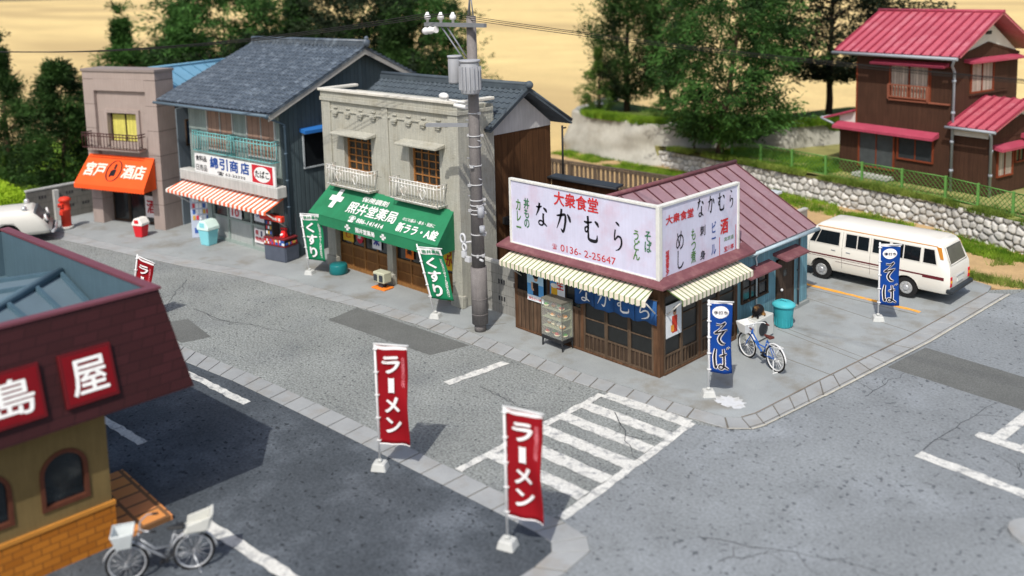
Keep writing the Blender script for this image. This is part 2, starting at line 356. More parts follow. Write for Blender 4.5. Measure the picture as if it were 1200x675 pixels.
# near plot
nroad = [(-30, -8.3), (-18, -8.0), (-11.11, -7.40), (-8.21, -7.02), (-7.02, -6.9), (-4.08, -6.66), (-1.52, -6.52), (1.23, -6.36), (2.5, -6.27), (3.1, -6.32), (3.42, -6.6), (3.5, -7.3), (3.5, -12), (3.5, -20)]
nplot = [(-30, -8.9), (-18, -8.6), (-10.6, -7.92), (-8.0, -7.54), (-6.9, -7.45), (-4.0, -7.24), (-1.5, -7.08), (1.2, -6.92), (2.3, -6.86), (2.75, -6.9), (2.95, -7.1), (3.02, -7.6), (3.02, -12), (3.02, -20)]
struct('plot_ground', MB().prism(nplot + [(-30, -20)], -.2, .015), asphalt2)
struct('kerb_surface', MB().prism(nroad + nplot[::-1], -.2, .006), MATS['joint dirt'])
kerb_strip('kerb', nroad, nplot, .025)
edge_line('kerb_line', outer[13:], -.055, .0285, mat('pale kerb lip', '#b5b2a6', .9, .2, 4, .2)); edge_line('kerb_line', [(x - .07, y) for x, y in outer[14:]], -.02, .029, mat('kerb seam', '#6d6961', .9, .2, 4, 0))
struct('road_surface', MB().prism([(1.95, -1.45), (2.62, -1.13), (3.1, -.75), (3.24, -.37), (3.5, 1.85), (3.99, 6.8), (4.28, 12.3), (4.6, 13.1), (60, 13.1), (60, -40), (3.5, -40), (3.5, -7.3), (3.38, -6.6), (3.05, -6.36), (2.36, -6.22)], .001, .004), asphalt3)
# repaired patches on the road
def sheet(name, poly, z, m, struct_=True):
    mb = MB().prism(poly, z - .003, z); return struct(name, mb, m)
def rough_poly(poly, step=.18, amp=.022):
    out = []
    for i in range(len(poly)):
        a = Vector(poly[i]); b = Vector(poly[(i + 1) % len(poly)]); k = max(1, int((b - a).length / step)); nn = Vector((-(b - a).y, (b - a).x)).normalized()
        for j in range(k):
            p = a.lerp(b, j / k) + nn * rnd.uniform(-amp, amp); out.append((p.x, p.y))
    return out
sheet('road_surface', rough_poly([(-9.9, -3.4), (-10.1, -2.18), (-5.2, -1.82), (-5.5, -3.0)], .3, .012), .008, patch_m)
sheet('road_surface', rough_poly([(-13.6, -7.2), (-13.2, -6.3), (-11.3, -6.5), (-11.5, -7.3)], .3, .012), .008, patch_m)
sheet('road_surface', rough_poly([(3.85, 4.5), (4.05, 6.4), (12, 5.6), (12, 3.9)], .3, .012), .008, patch_m)
# road paint
pm = []
def paint(name, polys, m=paint_m, z=.011):
    mb = MB()
    for p in polys: mb.prism(rough_poly(p), z - .002, z)
    return struct(name, mb, m)
cw = []
for i in range(6):
    t = (i + .02) / 6.15; y = -1.52 - t * 4.75 - .15
    cw.append([(-.42 + .1 * t, y - .10), (-.42 + .1 * t, y + .27), (1.88 + .35 * t, y + .39), (1.88 + .35 * t, y + .02)])
paint('road_markings', cw)
paint('road_markings', [[(-.58, -1.68), (-.46, -6.4), (-.28, -6.4), (-.4, -1.68)], [(1.86, -1.40), (2.26, -6.2), (2.46, -6.2), (2.05, -1.40)]], z=.0135)
paint('road_marking', [[(-3.9, -3.85), (-3.72, -1.93), (-3.46, -1.93), (-3.64, -3.85)]])
paint('road_line', [[(6.2, .82), (11, .5), (11, .22), (6.18, .52)]])
paint('road_lines', [[(-10, -8.10), (-6.5, -7.82), (-6.47, -8.04), (-10, -8.30)], [(-9.5, -10.7), (-6.4, -10.42), (-6.37, -10.64), (-9.5, -10.9)], [(-2.45, -10.86), (1.6, -10.42), (1.64, -10.64), (-2.4, -11.12)]], z=.024)
paint('pavement_line', [[(-1.6, 9.12), (2.9, 8.98), (2.9, 8.82), (-1.6, 8.94)]], paint_o, z=.036)
mb = MB(); Mt = Matrix.Translation((7.75, 3.55, .012)) @ Matrix.Rotation(math.radians(-4), 4, 'Z')
write(mb, '止', -.85, .85, -1.35, 1.35, lambda u, v: Mt @ Vector((u, v, 0)), bold=.02)
struct('road_marking', mb, paint_m)
# cracks
def crack(a, b, wob=.35, w=.05, z=.007, br=2, seed=0):
    r = random.Random(seed); mb = MB(); a = Vector((*a, 0)); b = Vector((*b, 0)); nn = Vector((-(b - a).y, (b - a).x, 0)).normalized()
    def run(p, q, ww, k=12):
        pts = []; off = 0
        for i in range(k + 1):
            off += r.uniform(-wob, wob) * .25; e = min(i, k - i) / k
            pts.append(p.lerp(q, i / k) + nn * off * min(1, e * 4))
        for i in range(k):
            d = (pts[i + 1] - pts[i]).normalized(); s_ = Vector((-d.y, d.x, 0)); w0 = ww * r.uniform(.3, .7) * (1 - i / k * .6); w1 = ww * .5 * (1 - (i + 1) / k * .6)
            mb.add([pts[i] + s_ * w0 * .5 + Vector((0, 0, z)), pts[i] - s_ * w0 * .5 + Vector((0, 0, z)), pts[i + 1] - s_ * w1 * .5 + Vector((0, 0, z)), pts[i + 1] + s_ * w1 * .5 + Vector((0, 0, z))], [(0, 1, 2, 3)])
        return pts
    pts = run(a, b, w)
    for _ in range(br):
        i = r.randrange(2, 9); d = (b - a) * r.uniform(.12, .25) + nn * r.uniform(-.7, .7); run(pts[i], pts[i] + d, w * .6, 5)
    return struct('road_crack', mb, crack_m)
for i, (a, b) in enumerate([((6.2, .9), (6.6, 4.4)), ((4.2, 2.6), (4.3, 4.6)), ((4.6, -4.9), (7.6, -3.6)), ((.35, -2.2), (2.6, -3.7)), ((-14, -5.8), (-9.6, -4.6)), ((8.0, 1.1), (8.3, 2.3)), ((5.2, -5.3), (5.9, -4.2)), ((-3, -3.4), (-1.0, -3.1)), ((-17, -4.6), (-14.6, -6.4))]):
    crack(a, b, seed=i, z=.0155 if i == 3 else .007)
# slab joints and a pale spill
struct('pavement_lines', MB().prism([(-20, 9.0), (-20, 9.03), (2.9, 8.63), (2.9, 8.6)], .031, .034).prism([(.2, 3.4), (3.1, 3.05), (3.1, 3.025), (.2, 3.375)], .031, .034).prism([(.5, 4.9), (3.2, 4.35), (3.2, 4.33), (.5, 4.88)], .031, .034).prism([(.5, 5.15), (3.25, 4.6), (3.25, 4.585), (.5, 5.13)], .031, .034).prism([(-.6, 7.9), (3.4, 7.2), (3.4, 7.18), (-.6, 7.88)], .031, .034).prism([(-6.2, -1.15), (-6.17, -1.15), (-5.6, 0), (-5.63, 0)], .031, .034), mat('joint', '#77746c', .95, .1, 3, 0))
sp_ = [(2.05 + .42 * math.cos(a) * rnd.uniform(.6, 1.15), .05 + .34 * math.sin(a) * rnd.uniform(.6, 1.15)) for a in [k * math.pi / 14 for k in range(28)]]
struct('pavement_surface', MB().prism(sp_, .031, .0345), mat('pale plaster spill', '#c9cccf', .8, .08, 5, .3, 12, stain=('#a9a9a4', .9, 5)))
# dirt and grass ground behind the van
struct('dirt_ground', MB().prism([(1.5, 13.3), (3.7, 12.7), (60, 13), (60, 15), (2, 20), (-22, 24), (-26, 14), (-6, 14.2)], -.2, -.02), dirt_m)

# ================================================================== GRASS
def blades(mb, pts, h, k, spread=.10, r=rnd, w=.014):
    for (x, y, z) in pts:
        for _ in range(k):
            a = r.uniform(0, 6.28); d = r.uniform(0, spread); hh = h * r.uniform(.5, 1.25); bx = x + d * math.cos(a); by = y + d * math.sin(a)
            lx, ly = r.gauss(0, hh * .45), r.gauss(0, hh * .45); g_ = r.uniform(0, 3.14); wx, wy = w * math.cos(g_), w * math.sin(g_)
            mb.add([(bx - wx, by - wy, z - .02), (bx + wx, by + wy, z - .02), (bx + lx, by + ly, z + hh)], [(0, 1, 2)])
def leaf_mat(name, c1, c2, sc=1.2, tl=.25):
    m = bpy.data.materials.new(name); m.use_nodes = True; nt = m.node_tree; N = nt.nodes; L = nt.links; b = N['Principled BSDF']
    b.inputs['Roughness'].default_value = .7; b.inputs['Specular IOR Level'].default_value = .2
    tc = N.new('ShaderNodeTexCoord'); n = N.new('ShaderNodeTexNoise'); n.inputs['Scale'].default_value = sc; n.inputs['Detail'].default_value = 5; L.new(tc.outputs['Object'], n.inputs['Vector'])
    r = N.new('ShaderNodeMapRange'); r.inputs['From Min'].default_value = .36; r.inputs['From Max'].default_value = .64; L.new(n.outputs['Fac'], r.inputs['Value'])
    mx = N.new('ShaderNodeMix'); mx.data_type = 'RGBA'; L.new(r.outputs[0], mx.inputs['Factor']); mx.inputs['A'].default_value = (*srgb(c1), 1); mx.inputs['B'].default_value = (*srgb(c2), 1)
    L.new(mx.outputs['Result'], b.inputs['Base Color'])
    t = N.new('ShaderNodeBsdfTranslucent'); L.new(mx.outputs['Result'], t.inputs[0]); a = N.new('ShaderNodeMixShader'); a.inputs[0].default_value = tl
    out = N['Material Output']; L.new(b.outputs[0], a.inputs[1]); L.new(t.outputs[0], a.inputs[2]); L.new(a.outputs[0], out.inputs[0]); return m
grass_m = leaf_mat('grass', '#4d7318', '#8aa833', 1.0); grass2_m = leaf_mat('dull grass', '#566f26', '#8b9a48', 1.2)
hedge_m = leaf_mat('lime hedge leaf', '#7da01a', '#b4cf3a', 3)
def strip(name, poly2, z, n, h, k, m, spread=.12, zf=None, w=.014):
    """random tufts in a band given as a polyline with a half width"""
    mb = MB(); r = random.Random(len(name) + n)
    for _ in range(n):
        i = r.randrange(len(poly2) - 1); a = Vector(poly2[i][:2]); b = Vector(poly2[i + 1][:2]); t = r.random(); p = a.lerp(b, t); hw = poly2[i][2] * (1 - t) + poly2[i + 1][2] * t
        nn = Vector((-(b - a).y, (b - a).x)).normalized(); p += nn * r.uniform(-hw, hw)
        if noise.noise(Vector((p.x * .7, p.y * .7, z * 3))) < -.28: continue
        blades(mb, [(p.x, p.y, z if zf is None else zf(p.x, p.y))], h, k, spread, r, w)
    o = mb.build(name, m); o['kind'] = 'stuff'; o['label'] = 'low green ' + name.replace('_', ' ') + ' growing in uneven tufts'; o['category'] = 'grass'; return o
# ================================================================== SHARED BUILDING MATERIALS
glass_dark = mat('dark window glass', '#1d2124', .12, .2, 2, 0, spec=.6)
glass_dusty = mat('dusty window glass', '#1c1e1e', .35, .25, 6, .1, 40, fine=.3, fscale=50, spec=.5)
oldwood = mat('weathered timber', '#5f4f40', .85, .22, 2.5, .4, 30, streak=.3)
oldwood_d = mat('dark timber', '#45382e', .85, .25, 2.5, .4, 30, streak=.3)
plank = mat('timber planks', '#5a4738', .85, .2, 2, .4, 30, streak=.35, ribs=('v', .16), ribdepth=.8)
white_trim = mat('white trim', '#d9d9d3', .6, .08, 3, .1, 30, streak=.08)
grey_trim = mat('grey metal trim', '#9aa1a6', .5, .1, 3, .1, 30, streak=.15)
iron = mat('black iron', '#2b2c2e', .55, .2, 5, .1)
ink = mat('ink black lettering', '#1c1c22', .7, .1, 8, 0)
red_ink = mat('red lettering', '#c33335', .7, .15, 8, 0)
green_ink = mat('green lettering', '#4f7d3a', .7, .15, 8, 0)
blue_ink = mat('blue lettering', '#2c4f94', .7, .12, 8, 0)
white_ink = mat('white lettering', '#e8e8e6', .7, .06, 8, 0)
alu = mat('aluminium sash', '#b9bcbc', .45, .08, 4, 0, metal=.3)
curtain = mat('beige curtain', '#b3a597', .9, .1, 3, .2, ribs=('v', .13), ribdepth=.9)
paper = mat('faded paper', '#dcdcda', .8, .08, 6, 0)
def window(par, M, u0, u1, z0, z1, frame, glass=glass_dark, cols=2, rows=1, fw=.05, dep=.04, curt=None, name='window', d=0):
    """frame with panes a little behind it; the glass is a sub-part of the window"""
    mb = MB(M)
    mb.box(u0 - fw, u1 + fw, d, d + dep + .02, z1, z1 + fw); mb.box(u0 - fw, u1 + fw, d, d + dep + .03, z0 - fw, z0); mb.box(u0 - fw, u0, d, d + dep + .02, z0, z1); mb.box(u1, u1 + fw, d, d + dep + .02, z0, z1)
    f = .6 * fw
    for i in range(1, cols): x = u0 + (u1 - u0) * i / cols; mb.box(x - f / 2, x + f / 2, d, d + dep, z0, z1)
    for j in range(1, rows): z = z0 + (z1 - z0) * j / rows; mb.box(u0, u1, d, d + dep - .003, z - f / 2, z + f / 2)
    o = mb.build(name, frame, par)
    if curt:
        c = MB(M); w = (u1 - u0)
        c.box(u0 + .004, u0 + w * .46, d + .002, d + .016, z0 + .002, z1 - .002); c.box(u0 + w * .52, u1 - .004, d + .002, d + .014, z0 + .002, z1 - .002); c.build('curtain', curt, o)
        MB(M).box(u0 + w * .46 + .001, u0 + w * .52 - .001, d + .002, d + .010, z0 + .002, z1 - .002).build('glass', glass, o)
    else: MB(M).box(u0 + .002, u1 - .002, d + .002, d + .012, z0 + .002, z1 - .002).build('glass', glass, o)
    return o
def awning(par, P, name, m, top, bot, val, w0t, w1t, w0b, w1b, scallop=.16, flat=False, t=.02):
    """sloping cloth from (d,z)=top to bot with a hanging valance, in frame P; widths top and bottom"""
    mb = MB(P)
    mb.hexa([(w0t, top[0], top[1] - t), (w1t, top[0], top[1] - t), (w1b, bot[0], bot[1] - t), (w0b, bot[0], bot[1] - t), (w0t, top[0], top[1]), (w1t, top[0], top[1]), (w1b, bot[0], bot[1]), (w0b, bot[0], bot[1])])
    n = max(1, round((w1b - w0b) / scallop)); d0 = bot[0]
    for i in range(n):
        a = w0b + (w1b - w0b) * i / n; b = w0b + (w1b - w0b) * (i + 1) / n; z = bot[1] - .001; e = 0 if flat else .03
        pts = [(a, z), (a, z - val), (a + (b - a) * .25, z - val - e), (a + (b - a) * .75, z - val - e), (b, z - val), (b, z)]
        mb.extr(pts, d0 - .012, d0 + .004)
    return mb.build(name, m, par)
def seam_shade_of(m):
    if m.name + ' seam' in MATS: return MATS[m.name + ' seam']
    c = {'red painted metal roof': '#8c3547', 'glint lightened red metal roof': '#8e3345', 'glint lightened maroon sheet metal': '#5f3d42', 'blue sheet metal roof': '#4f7a92', 'blue grey sheet roof': '#4b6370'}.get(m.name, '#555555')  # darker rib colours paint in the shadow line beside each seam
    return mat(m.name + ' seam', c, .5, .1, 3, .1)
def standing_seam(par, name, m, A, B, Cc, D, n, t=.06, rib=.035, w=.03):
    """metal roof plane: A->B along the ridge, D->C along the eave, n ribs down the slope"""
    A, B, Cc, D = map(Vector, (A, B, Cc, D)); mb = MB(); N = (B - A).cross(D - A).normalized()
    if N.z < 0: N = -N
    lo = [p - N * t for p in (A, B, Cc, D)]
    mb.hexa([lo[3], lo[2], lo[1], lo[0], D, Cc, B, A])
    for i in range(n + 1):
        f = i / n; p = A.lerp(B, f); q = D.lerp(Cc, f); s = (B - A).normalized() * w / 2
        if i == 0: p += s; q += s
        if i == n: p -= s; q -= s
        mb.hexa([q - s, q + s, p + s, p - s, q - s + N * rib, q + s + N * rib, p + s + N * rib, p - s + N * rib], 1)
    return mb.build(name, [m, seam_shade_of(m)], par)
def tile_roof(par, name, m, A, B, Cc, D, pitch=.27, row=.27, amp=.045, t=.08):
    """clay pan tiles modelled as a rippled, stepped surface; A->B ridge, D->C eave"""
    A, B, Cc, D = map(Vector, (A, B, Cc, D)); N = (B - A).cross(D - A).normalized()
    if N.z < 0: N = -N
    W = (B - A).length; H = (D - A).length; nu = max(2, round(W / pitch)); nv = max(2, round(H / row)); mb = MB(); prof = [(0, 0), (.18, .9), (.34, .95), (.5, .1), (.75, -.12)]
    us = [(i + a) / nu for i in range(nu) for a, _ in prof] + [1.0]; hs = [b for i in range(nu) for _, b in prof] + [0]
    vs = []; rows = []
    for j in range(nv):
        rows.append((j / nv + 1e-4, .0)); rows.append(((j + 1) / nv - 1e-4, 1.0))
    for v, st in rows:
        for u, h in zip(us, hs): vs.append(A.lerp(B, u).lerp(D.lerp(Cc, u), v) + N * (amp * h + .03 * st))
    k = len(us); fs = [(j * k + i, j * k + i + 1, (j + 1) * k + i + 1, (j + 1) * k + i) for j in range(len(rows) - 1) for i in range(k - 1)]
    mb.add(vs, fs)
    lo = [p - N * t for p in (A, B, Cc, D)]; up = [p - N * .012 for p in (A, B, Cc, D)]
    mb.hexa([lo[3], lo[2], lo[1], lo[0], up[3], up[2], up[1], up[0]])
    return mb.build(name, m, par)
def railing(par, P, u0, u1, d, z0, z1, m, n, name='balcony_railing', orn=False, d_in=0.0, r=.014, sides=True):
    mb = MB(P)
    loop = [(u0, d_in), (u0, d), (u1, d), (u1, d_in)]
    for z in (z0, z1, z0 + (z1 - z0) * .82):
        mb.tube([(a, b, z) for a, b in loop], r, 5)
    for i in range(n + 1):
        u = u0 + (u1 - u0) * i / n; mb.tube([(u, d, z0), (u, d, z1 if i % 3 else z1 + .04)], r * .8, 4)
    if sides:
        for u in (u0, u1):
            for k in range(1, 3): mb.tube([(u, d_in + (d - d_in) * k / 3, z0), (u, d_in + (d - d_in) * k / 3, z1)], r * .8, 4)
    if orn:
        for c in (.3, .7):
            uc = u0 + (u1 - u0) * c; zc = (z0 + z1) / 2; s = (z1 - z0) * .3
            mb.tube([(uc + s * .8 * math.sin(a) ** 3, d + .01, zc + s * (.8 * math.cos(a) - .3 * math.cos(2 * a) - .12 * math.cos(3 * a))) for a in [k * math.pi / 9 for k in range(18)]], r * .9, 4, closed=True)
    return mb.build(name, m, par)
def fit_rows(mb, rows, fn, M=None):
    for (s, u0, u1, v0, v1, mi, kw) in rows: write(mb, s, u0, u1, v0, v1, fn, mi, **kw)

# ================================================================== RETAINING WALLS AND CLIFF
def stone_wall(name, label, path, zb, zt, lean=.18, cell=.36):
    r = random.Random(3); L_ = 0; segs = []
    for i in range(len(path) - 1):
        a = Vector(path[i]); b = Vector(path[i + 1]); segs.append((L_, a, b)); L_ += (b - a).length
    H = max(zt) ; nx = int(L_ / .045); ny = 34
    pts = {}
    cx = int(L_ / cell) + 2; cy = int(1.6 / (cell * .8)) + 2
    for i in range(-1, cx):
        for j in range(-1, cy): pts[i, j] = ((i + .5 + r.uniform(-.34, .34) + (.5 if j % 2 else 0)) * cell, (j + .5 + r.uniform(-.3, .3)) * cell * .8, r.random())
    mb = MB(); cols = []; vs = []
    for a in range(nx + 1):
        s = a / nx * L_
        for (l0, p, q) in segs:
            if s <= l0 + (q - p).length + 1e-6: break
        t = (s - l0) / (q - p).length; P = p.lerp(q, t); nn = Vector(((q - p).y, -(q - p).x)).normalized()
        k = s / L_ * (len(zt) - 1); i0 = min(int(k), len(zt) - 2); top = zt[i0] + (zt[i0 + 1] - zt[i0]) * (k - i0)
        for b in range(ny + 1):
            z = b / ny * top; ci = int(s / cell); cj = int(z / (cell * .8)); best = []
            for di in (-2, -1, 0, 1, 2):
                for dj in (-2, -1, 0, 1, 2):
                    g = pts.get((ci + di, cj + dj))
                    if g: best.append((math.hypot(g[0] - s, (g[1] - z) * 1.15), g[2]))
            best.sort(); e = best[1][0] - best[0][0]; f = min(1, e / (cell * .42)); bul = (1 - (1 - f) ** 2.2)
            dd = .03 + .13 * bul - lean * z * .5; jit = noise.noise(Vector((s * 6, z * 6, 0))) * .015
            vs.append((P.x + nn.x * (dd + jit), P.y + nn.y * (dd + jit), zb + z))
            if f < .22: cols.append((.16, .14, .11))
            else:
                v = .40 + .26 * best[0][1] + noise.noise(Vector((s * 9, z * 9, 4))) * .05; cols.append((v * 1.02, v, v * .94))
    fs = [(a * (ny + 1) + b, (a + 1) * (ny + 1) + b, (a + 1) * (ny + 1) + b + 1, a * (ny + 1) + b + 1) for a in range(nx) for b in range(ny)]
    mb.add(vs, fs, 0, True)
    m = bpy.data.materials.new('rough stone masonry'); m.use_nodes = True; N = m.node_tree.nodes; at = N.new('ShaderNodeVertexColor'); at.layer_name = 'stone'
    m.node_tree.links.new(at.outputs[0], N['Principled BSDF'].inputs['Base Color']); N['Principled BSDF'].inputs['Roughness'].default_value = .9
    o = mb.build(name, m); ca = o.data.color_attributes.new('stone', 'FLOAT_COLOR', 'POINT')
    for i, c in enumerate(cols): ca.data[i].color = (*c, 1)
    return tag(o, label, 'wall')
SW = [(-17.9, 22.4), (-12, 21.2), (-4.3, 19.6), (-.66, 18.9), (2.2, 17.6), (9, 15.2), (18, 12)]
stone_wall('stone_retaining_wall', 'long low retaining wall of rounded pale stones behind the van, under the green mesh fence', SW, -.25, [1.0, 1.15, 1.2, 1.3, 1.4, 1.5, 1.5])
terr = [(-17.9, 22.5), (-12, 21.35), (-4.3, 19.75), (-.66, 19.1), (2.2, 17.85), (9, 15.5), (18, 12.3), (40, 12.3), (40, 50), (-10, 50), (-10.3, 28), (-12, 25.5), (-16.6, 21.9)]
struct('terrace_ground', MB().prism([(x, y + .12) for x, y in terr], -.3, 1.02), mat('terrace soil', '#93905a', .95, .25, 1.0, .5, 12, stain=('#5f762a', .9, .7)))
cliff_m = mat('smooth grey rock face', '#b0aea4', .9, .12, .8, .5, 5, stain=('#8f897c', .45, .7), streak=.10)
def cliff(name, label, path, z0, z1):
    mb = MB(); vs = []; n = 26; m_ = []
    P = []
    for i in range(len(path) - 1):
        a = Vector(path[i]); b = Vector(path[i + 1]); k = max(2, int((b - a).length / .35))
        for j in range(k): P.append(a.lerp(b, j / k))
    P.append(Vector(path[-1]))
    for i, p in enumerate(P):
        q = P[min(i + 1, len(P) - 1)] - P[max(i - 1, 0)]; nn = Vector((q.y, -q.x)).normalized()
        for j in range(n + 1):
            z = z0 + (z1 - z0) * j / n; d = (1 - j / n) * .55 + noise.noise(Vector((p.x * .5, p.y * .5, z * .9))) * .32 + noise.noise(Vector((p.x * 2, p.y * 2, z * 2.5))) * .05
            vs.append((p.x + nn.x * d, p.y + nn.y * d, z))
        vs.append((p.x - nn.x * 1.5, p.y - nn.y * 1.5, z1 + .05))
    k = n + 2
    mb.add(vs, [(i * k + j, (i + 1) * k + j, (i + 1) * k + j + 1, i * k + j + 1) for i in range(len(P) - 1) for j in range(k - 1)], 0, True)
    return tag(mb.build(name, cliff_m), label, 'rock wall')
CL = [(-27, 30), (-25.2, 25.5), (-24.2, 23.4), (-22, 22.4), (-18, 22.0), (-16.6, 22.3), (-14.5, 23.4), (-11, 26), (-9.4, 29), (-8.6, 33), (-4, 36), (8, 38)]
cliff('rock_face', 'smooth grey rock face with grass and trees growing along its top', CL, -.3, 2.2)
struct('upper_terrace_ground', MB().prism([(x, y + .5) if y < 24 else (x - .2 + .5 * (x > -20), y + .45) for x, y in CL] + [(7, 41), (-6, 39), (-12, 35), (-13.5, 30), (-16.5, 27.5), (-20, 27.6), (-23.5, 28.5)], -.3, 2.12), soil_m)

# ================================================================== RESTAURANT ON THE CORNER
maroon = mat('maroon painted sheet metal', '#754b50', .55, .10, 1.5, .15, 20, streak=.10, stain=('#8f6a68', .5, 3))
maroon_glint = mat('glint lightened maroon sheet metal', '#93747a', .42, .10, 1.2, .15, 20, streak=.08, stain=('#a08a8e', .5, 2.5), spec=.5); seam_m = mat('shaded maroon seam', '#5b383c', .5, .1, 3, .1)  # slope colour lightened for sun glint and sky sheen; seam colour holds rib shadow
RS = thing('corner_restaurant', 'small timber corner restaurant with a maroon metal roof and big white signboards', 'restaurant', (0, 0, 0))
F = plane((0, 0), 0); S = plane((0, 0), math.pi / 2)      # street front (u = x), side (u = y, d = +x)
Mw = mat('blue grey corrugated siding', '#6f99a6', .6, .08, 1.2, .2, 30, streak=.12, ribs=('v', .115), ribdepth=.55)
MB().box(-5.12, -.06, .06, 7.45, .03, 2.5).build('wall_core', oldwood_d, RS)
mb = MB(S); mb.box(3.5, 7.47, -.05, .0, .14, 2.5); mb.M = None; mb.box(-5.14, -.001, 7.45, 7.49, .14, 2.5); mb.box(-5.16, -5.12, .1, 7.45, .14, 2.5); mb.build('siding', Mw, RS)
mb = MB(S); mb.box(3.5, 5.6, 0, .07, .03, .135); mb.box(6.62, 7.5, 0, .09, .03, .135); mb.build('base_sill', mat('grey sill concrete', '#8e9290', .9, .1, 3, .2), RS)
# posts and lattice of the shop front
mb = MB(F)
mb.box(-.17, .02, -.16, .03, .03, 2.5)
for u in (-5.18, -3.86, -2.62): mb.box(u, u + .11, -.04, .03, .03, 2.5)
mb.box(-5.1, -.17, -.02, .045, .03, .09); mb.box(-5.07, -.17, -.02, .025, 2.12, 2.22)
mb.M = S
for u in (1.66, 3.42): mb.box(u, u + .12, -.04, .03, .03, 2.5)
mb.box(.16, 3.42, -.02, .045, .03, .09); mb.box(.16, 3.42, -.02, .025, 2.12, 2.22)
mb.build('posts', mat('brown corner post timber', '#5f4532', .85, .2, 2, .4, 30, streak=.35), RS, .006)
def shopfront(M, u0, u1, panels, kick=.52, ztop=2.12, mid=(.98, 1.45)):
    w = (u1 - u0) / panels; fr = MB(M)
    for i in range(panels):
        a = u0 + i * w; b = a + w
        for (x0, x1) in ((a, a + .05), (b - .05, b)): fr.box(x0, x1, -.01, .03, .09, ztop)
        for z in (.095, kick, ztop - .04): fr.box(a + .05, b - .05, -.01, .026, z, z + .045)
        for z in mid: fr.box(a + .05, b - .05, -.01, .02, z, z + .03)
        for k in range(1, 5): x = a + .05 + (w - .1) * k / 5; fr.box(x - .013, x + .013, -.008, .022, .14, kick)
        k = (a + b) / 2
    d = fr.build('sliding_doors', oldwood, RS)
    MB(M).box(u0, u1, -.03, -.005, .09, kick).build('door_panel', oldwood_d, d)
    MB(M).box(u0, u1, -.03, -.003, kick + .002, ztop).build('glass', glass_dusty, d)
shopfront(F, -2.51, -.17, 3); shopfront(S, .16, 1.66, 2, .50); shopfront(S, 1.78, 3.42, 2, .50)
mb = MB(F); mb.box(-5.07, -3.86, -.03, .012, .09, 1.15); mb.box(-3.75, -2.62, -.03, .012, .09, 1.15); mb.build('plank_panel', plank, RS)
mb = MB(F)
for a, b in ((-5.07, -3.86), (-3.75, -2.62)): mb.box(a, b, -.01, .03, 1.15, 1.22); mb.box((a + b) / 2 - .03, (a + b) / 2 + .03, -.01, .028, .09, 2.12)
o = mb.build('window_frame', oldwood, RS)
MB(F).box(-5.07, -3.86, -.03, .002, 1.22, 2.12).box(-3.75, -2.62, -.03, .002, 1.22, 2.12).build('glass', glass_dark, o)
def poster(par, M, u0, u1, z0, z1, bgc, rows, d=.035, blobs=(), name='poster', label=None):
    mb = MB(M); mats = [mat('poster ' + bgc, bgc, .6, .06, 6, 0)]; mb.box(u0, u1, d, d + .008, z0, z1)
    LF = lambda dd: (lambda u, v: Vector((u, dd, v)))
    fn = LF(d + .011); kk = 0
    for (kind, c, a, b, e, f) in blobs:
        mm = mat('print ' + c, c, .6, .06, 6, 0)
        if mm not in mats: mats.append(mm)
        A, B, E, G_ = u0 + (u1 - u0) * a, u0 + (u1 - u0) * b, z0 + (z1 - z0) * e, z0 + (z1 - z0) * f
        if kind == 'r': pts = [(A, E), (B, E), (B, G_), (A, G_)]
        else: pts = [((A + B) / 2 + (B - A) / 2 * math.cos(t), (E + G_) / 2 + (G_ - E) / 2 * math.sin(t)) for t in [k * math.pi / 10 for k in range(20)]]
        mb.add([fn(*p) for p in pts], [tuple(range(len(pts)))], mats.index(mm)); kk += 1; fn = LF(d + .011 + .0009 * kk)
    for (s, c, a, b, e, f, kw) in rows:
        mm = mat('print ' + c, c, .6, .06, 6, 0)
        if mm not in mats: mats.append(mm)
        write(mb, s, u0 + (u1 - u0) * a, u0 + (u1 - u0) * b, z0 + (z1 - z0) * e, z0 + (z1 - z0) * f, LF(d + .021), mats.index(mm), **kw)
    return mb.build(name, mats, par, label=label)
def poster_thing(name, label, cat, grp=None, **kw):
    o = poster(None, name='wall_poster', **kw); return tag(o, label, cat, grp)
# roof
r_x, r_z = -2.72, 4.02; e0, e1 = .16, -5.6
ra = dict(ridge=r_x)
standing_seam(RS, 'roof_slope', maroon_glint, (r_x, -.0, r_z), (r_x, 7.72, r_z), (e0, 7.72, 2.42), (e0, -.0, 2.42), 13)
standing_seam(RS, 'roof_slope', maroon_glint, (r_x, 0, r_z), (r_x, 7.72, r_z), (e1, 7.72, 2.42), (e1, 0, 2.42), 13)
mb = MB(); mb.tube([(r_x, -.02, r_z + .05), (r_x, 7.76, r_z + .05)], .07, 6)
mb.build('ridge_cap', maroon, RS)
MB(F).extr([(-5.14, 2.38), (-.02, 2.38), (r_x, r_z - .08)], -7.44, -7.2).extr([(-5.14, 2.38), (-.02, 2.38), (r_x, r_z - .08)], -.4, -.3).build('gable_wall', oldwood_d, RS)
mb = MB()
mb.tube([(.22, 3.9, 2.36), (.22, 7.78, 2.33)], .05, 8); mb.box(.12, .2, 3.9, 7.74, 2.30, 2.37); mb.build('gutter', mat('pale blue gutter', '#a9bcc4', .5, .08, 3, .1, streak=.1), RS)
mb = MB(); mb.tube([(.18, 4.35, 2.3), (.06, 4.42, 2.15), (.045, 4.5, 2.0), (.045, 4.5, .2)], .025, 6); mb.build('drain_pipe', mat('white pipe', '#c9d4d8', .5, .06, 3, .1), RS)
mb = MB(); mb.tube([(.18, 6.95, 2.32), (.08, 6.86, 2.2), (.06, 6.85, .05)], .032, 8); [mb.cyl(.06, 6.85, z, z + .04, .045, n=8) for z in (.6, 1.2, 1.8)]; mb.build('drain_pipe', mat('dark pipe', '#55575a', .5, .06, 3, .1), RS)
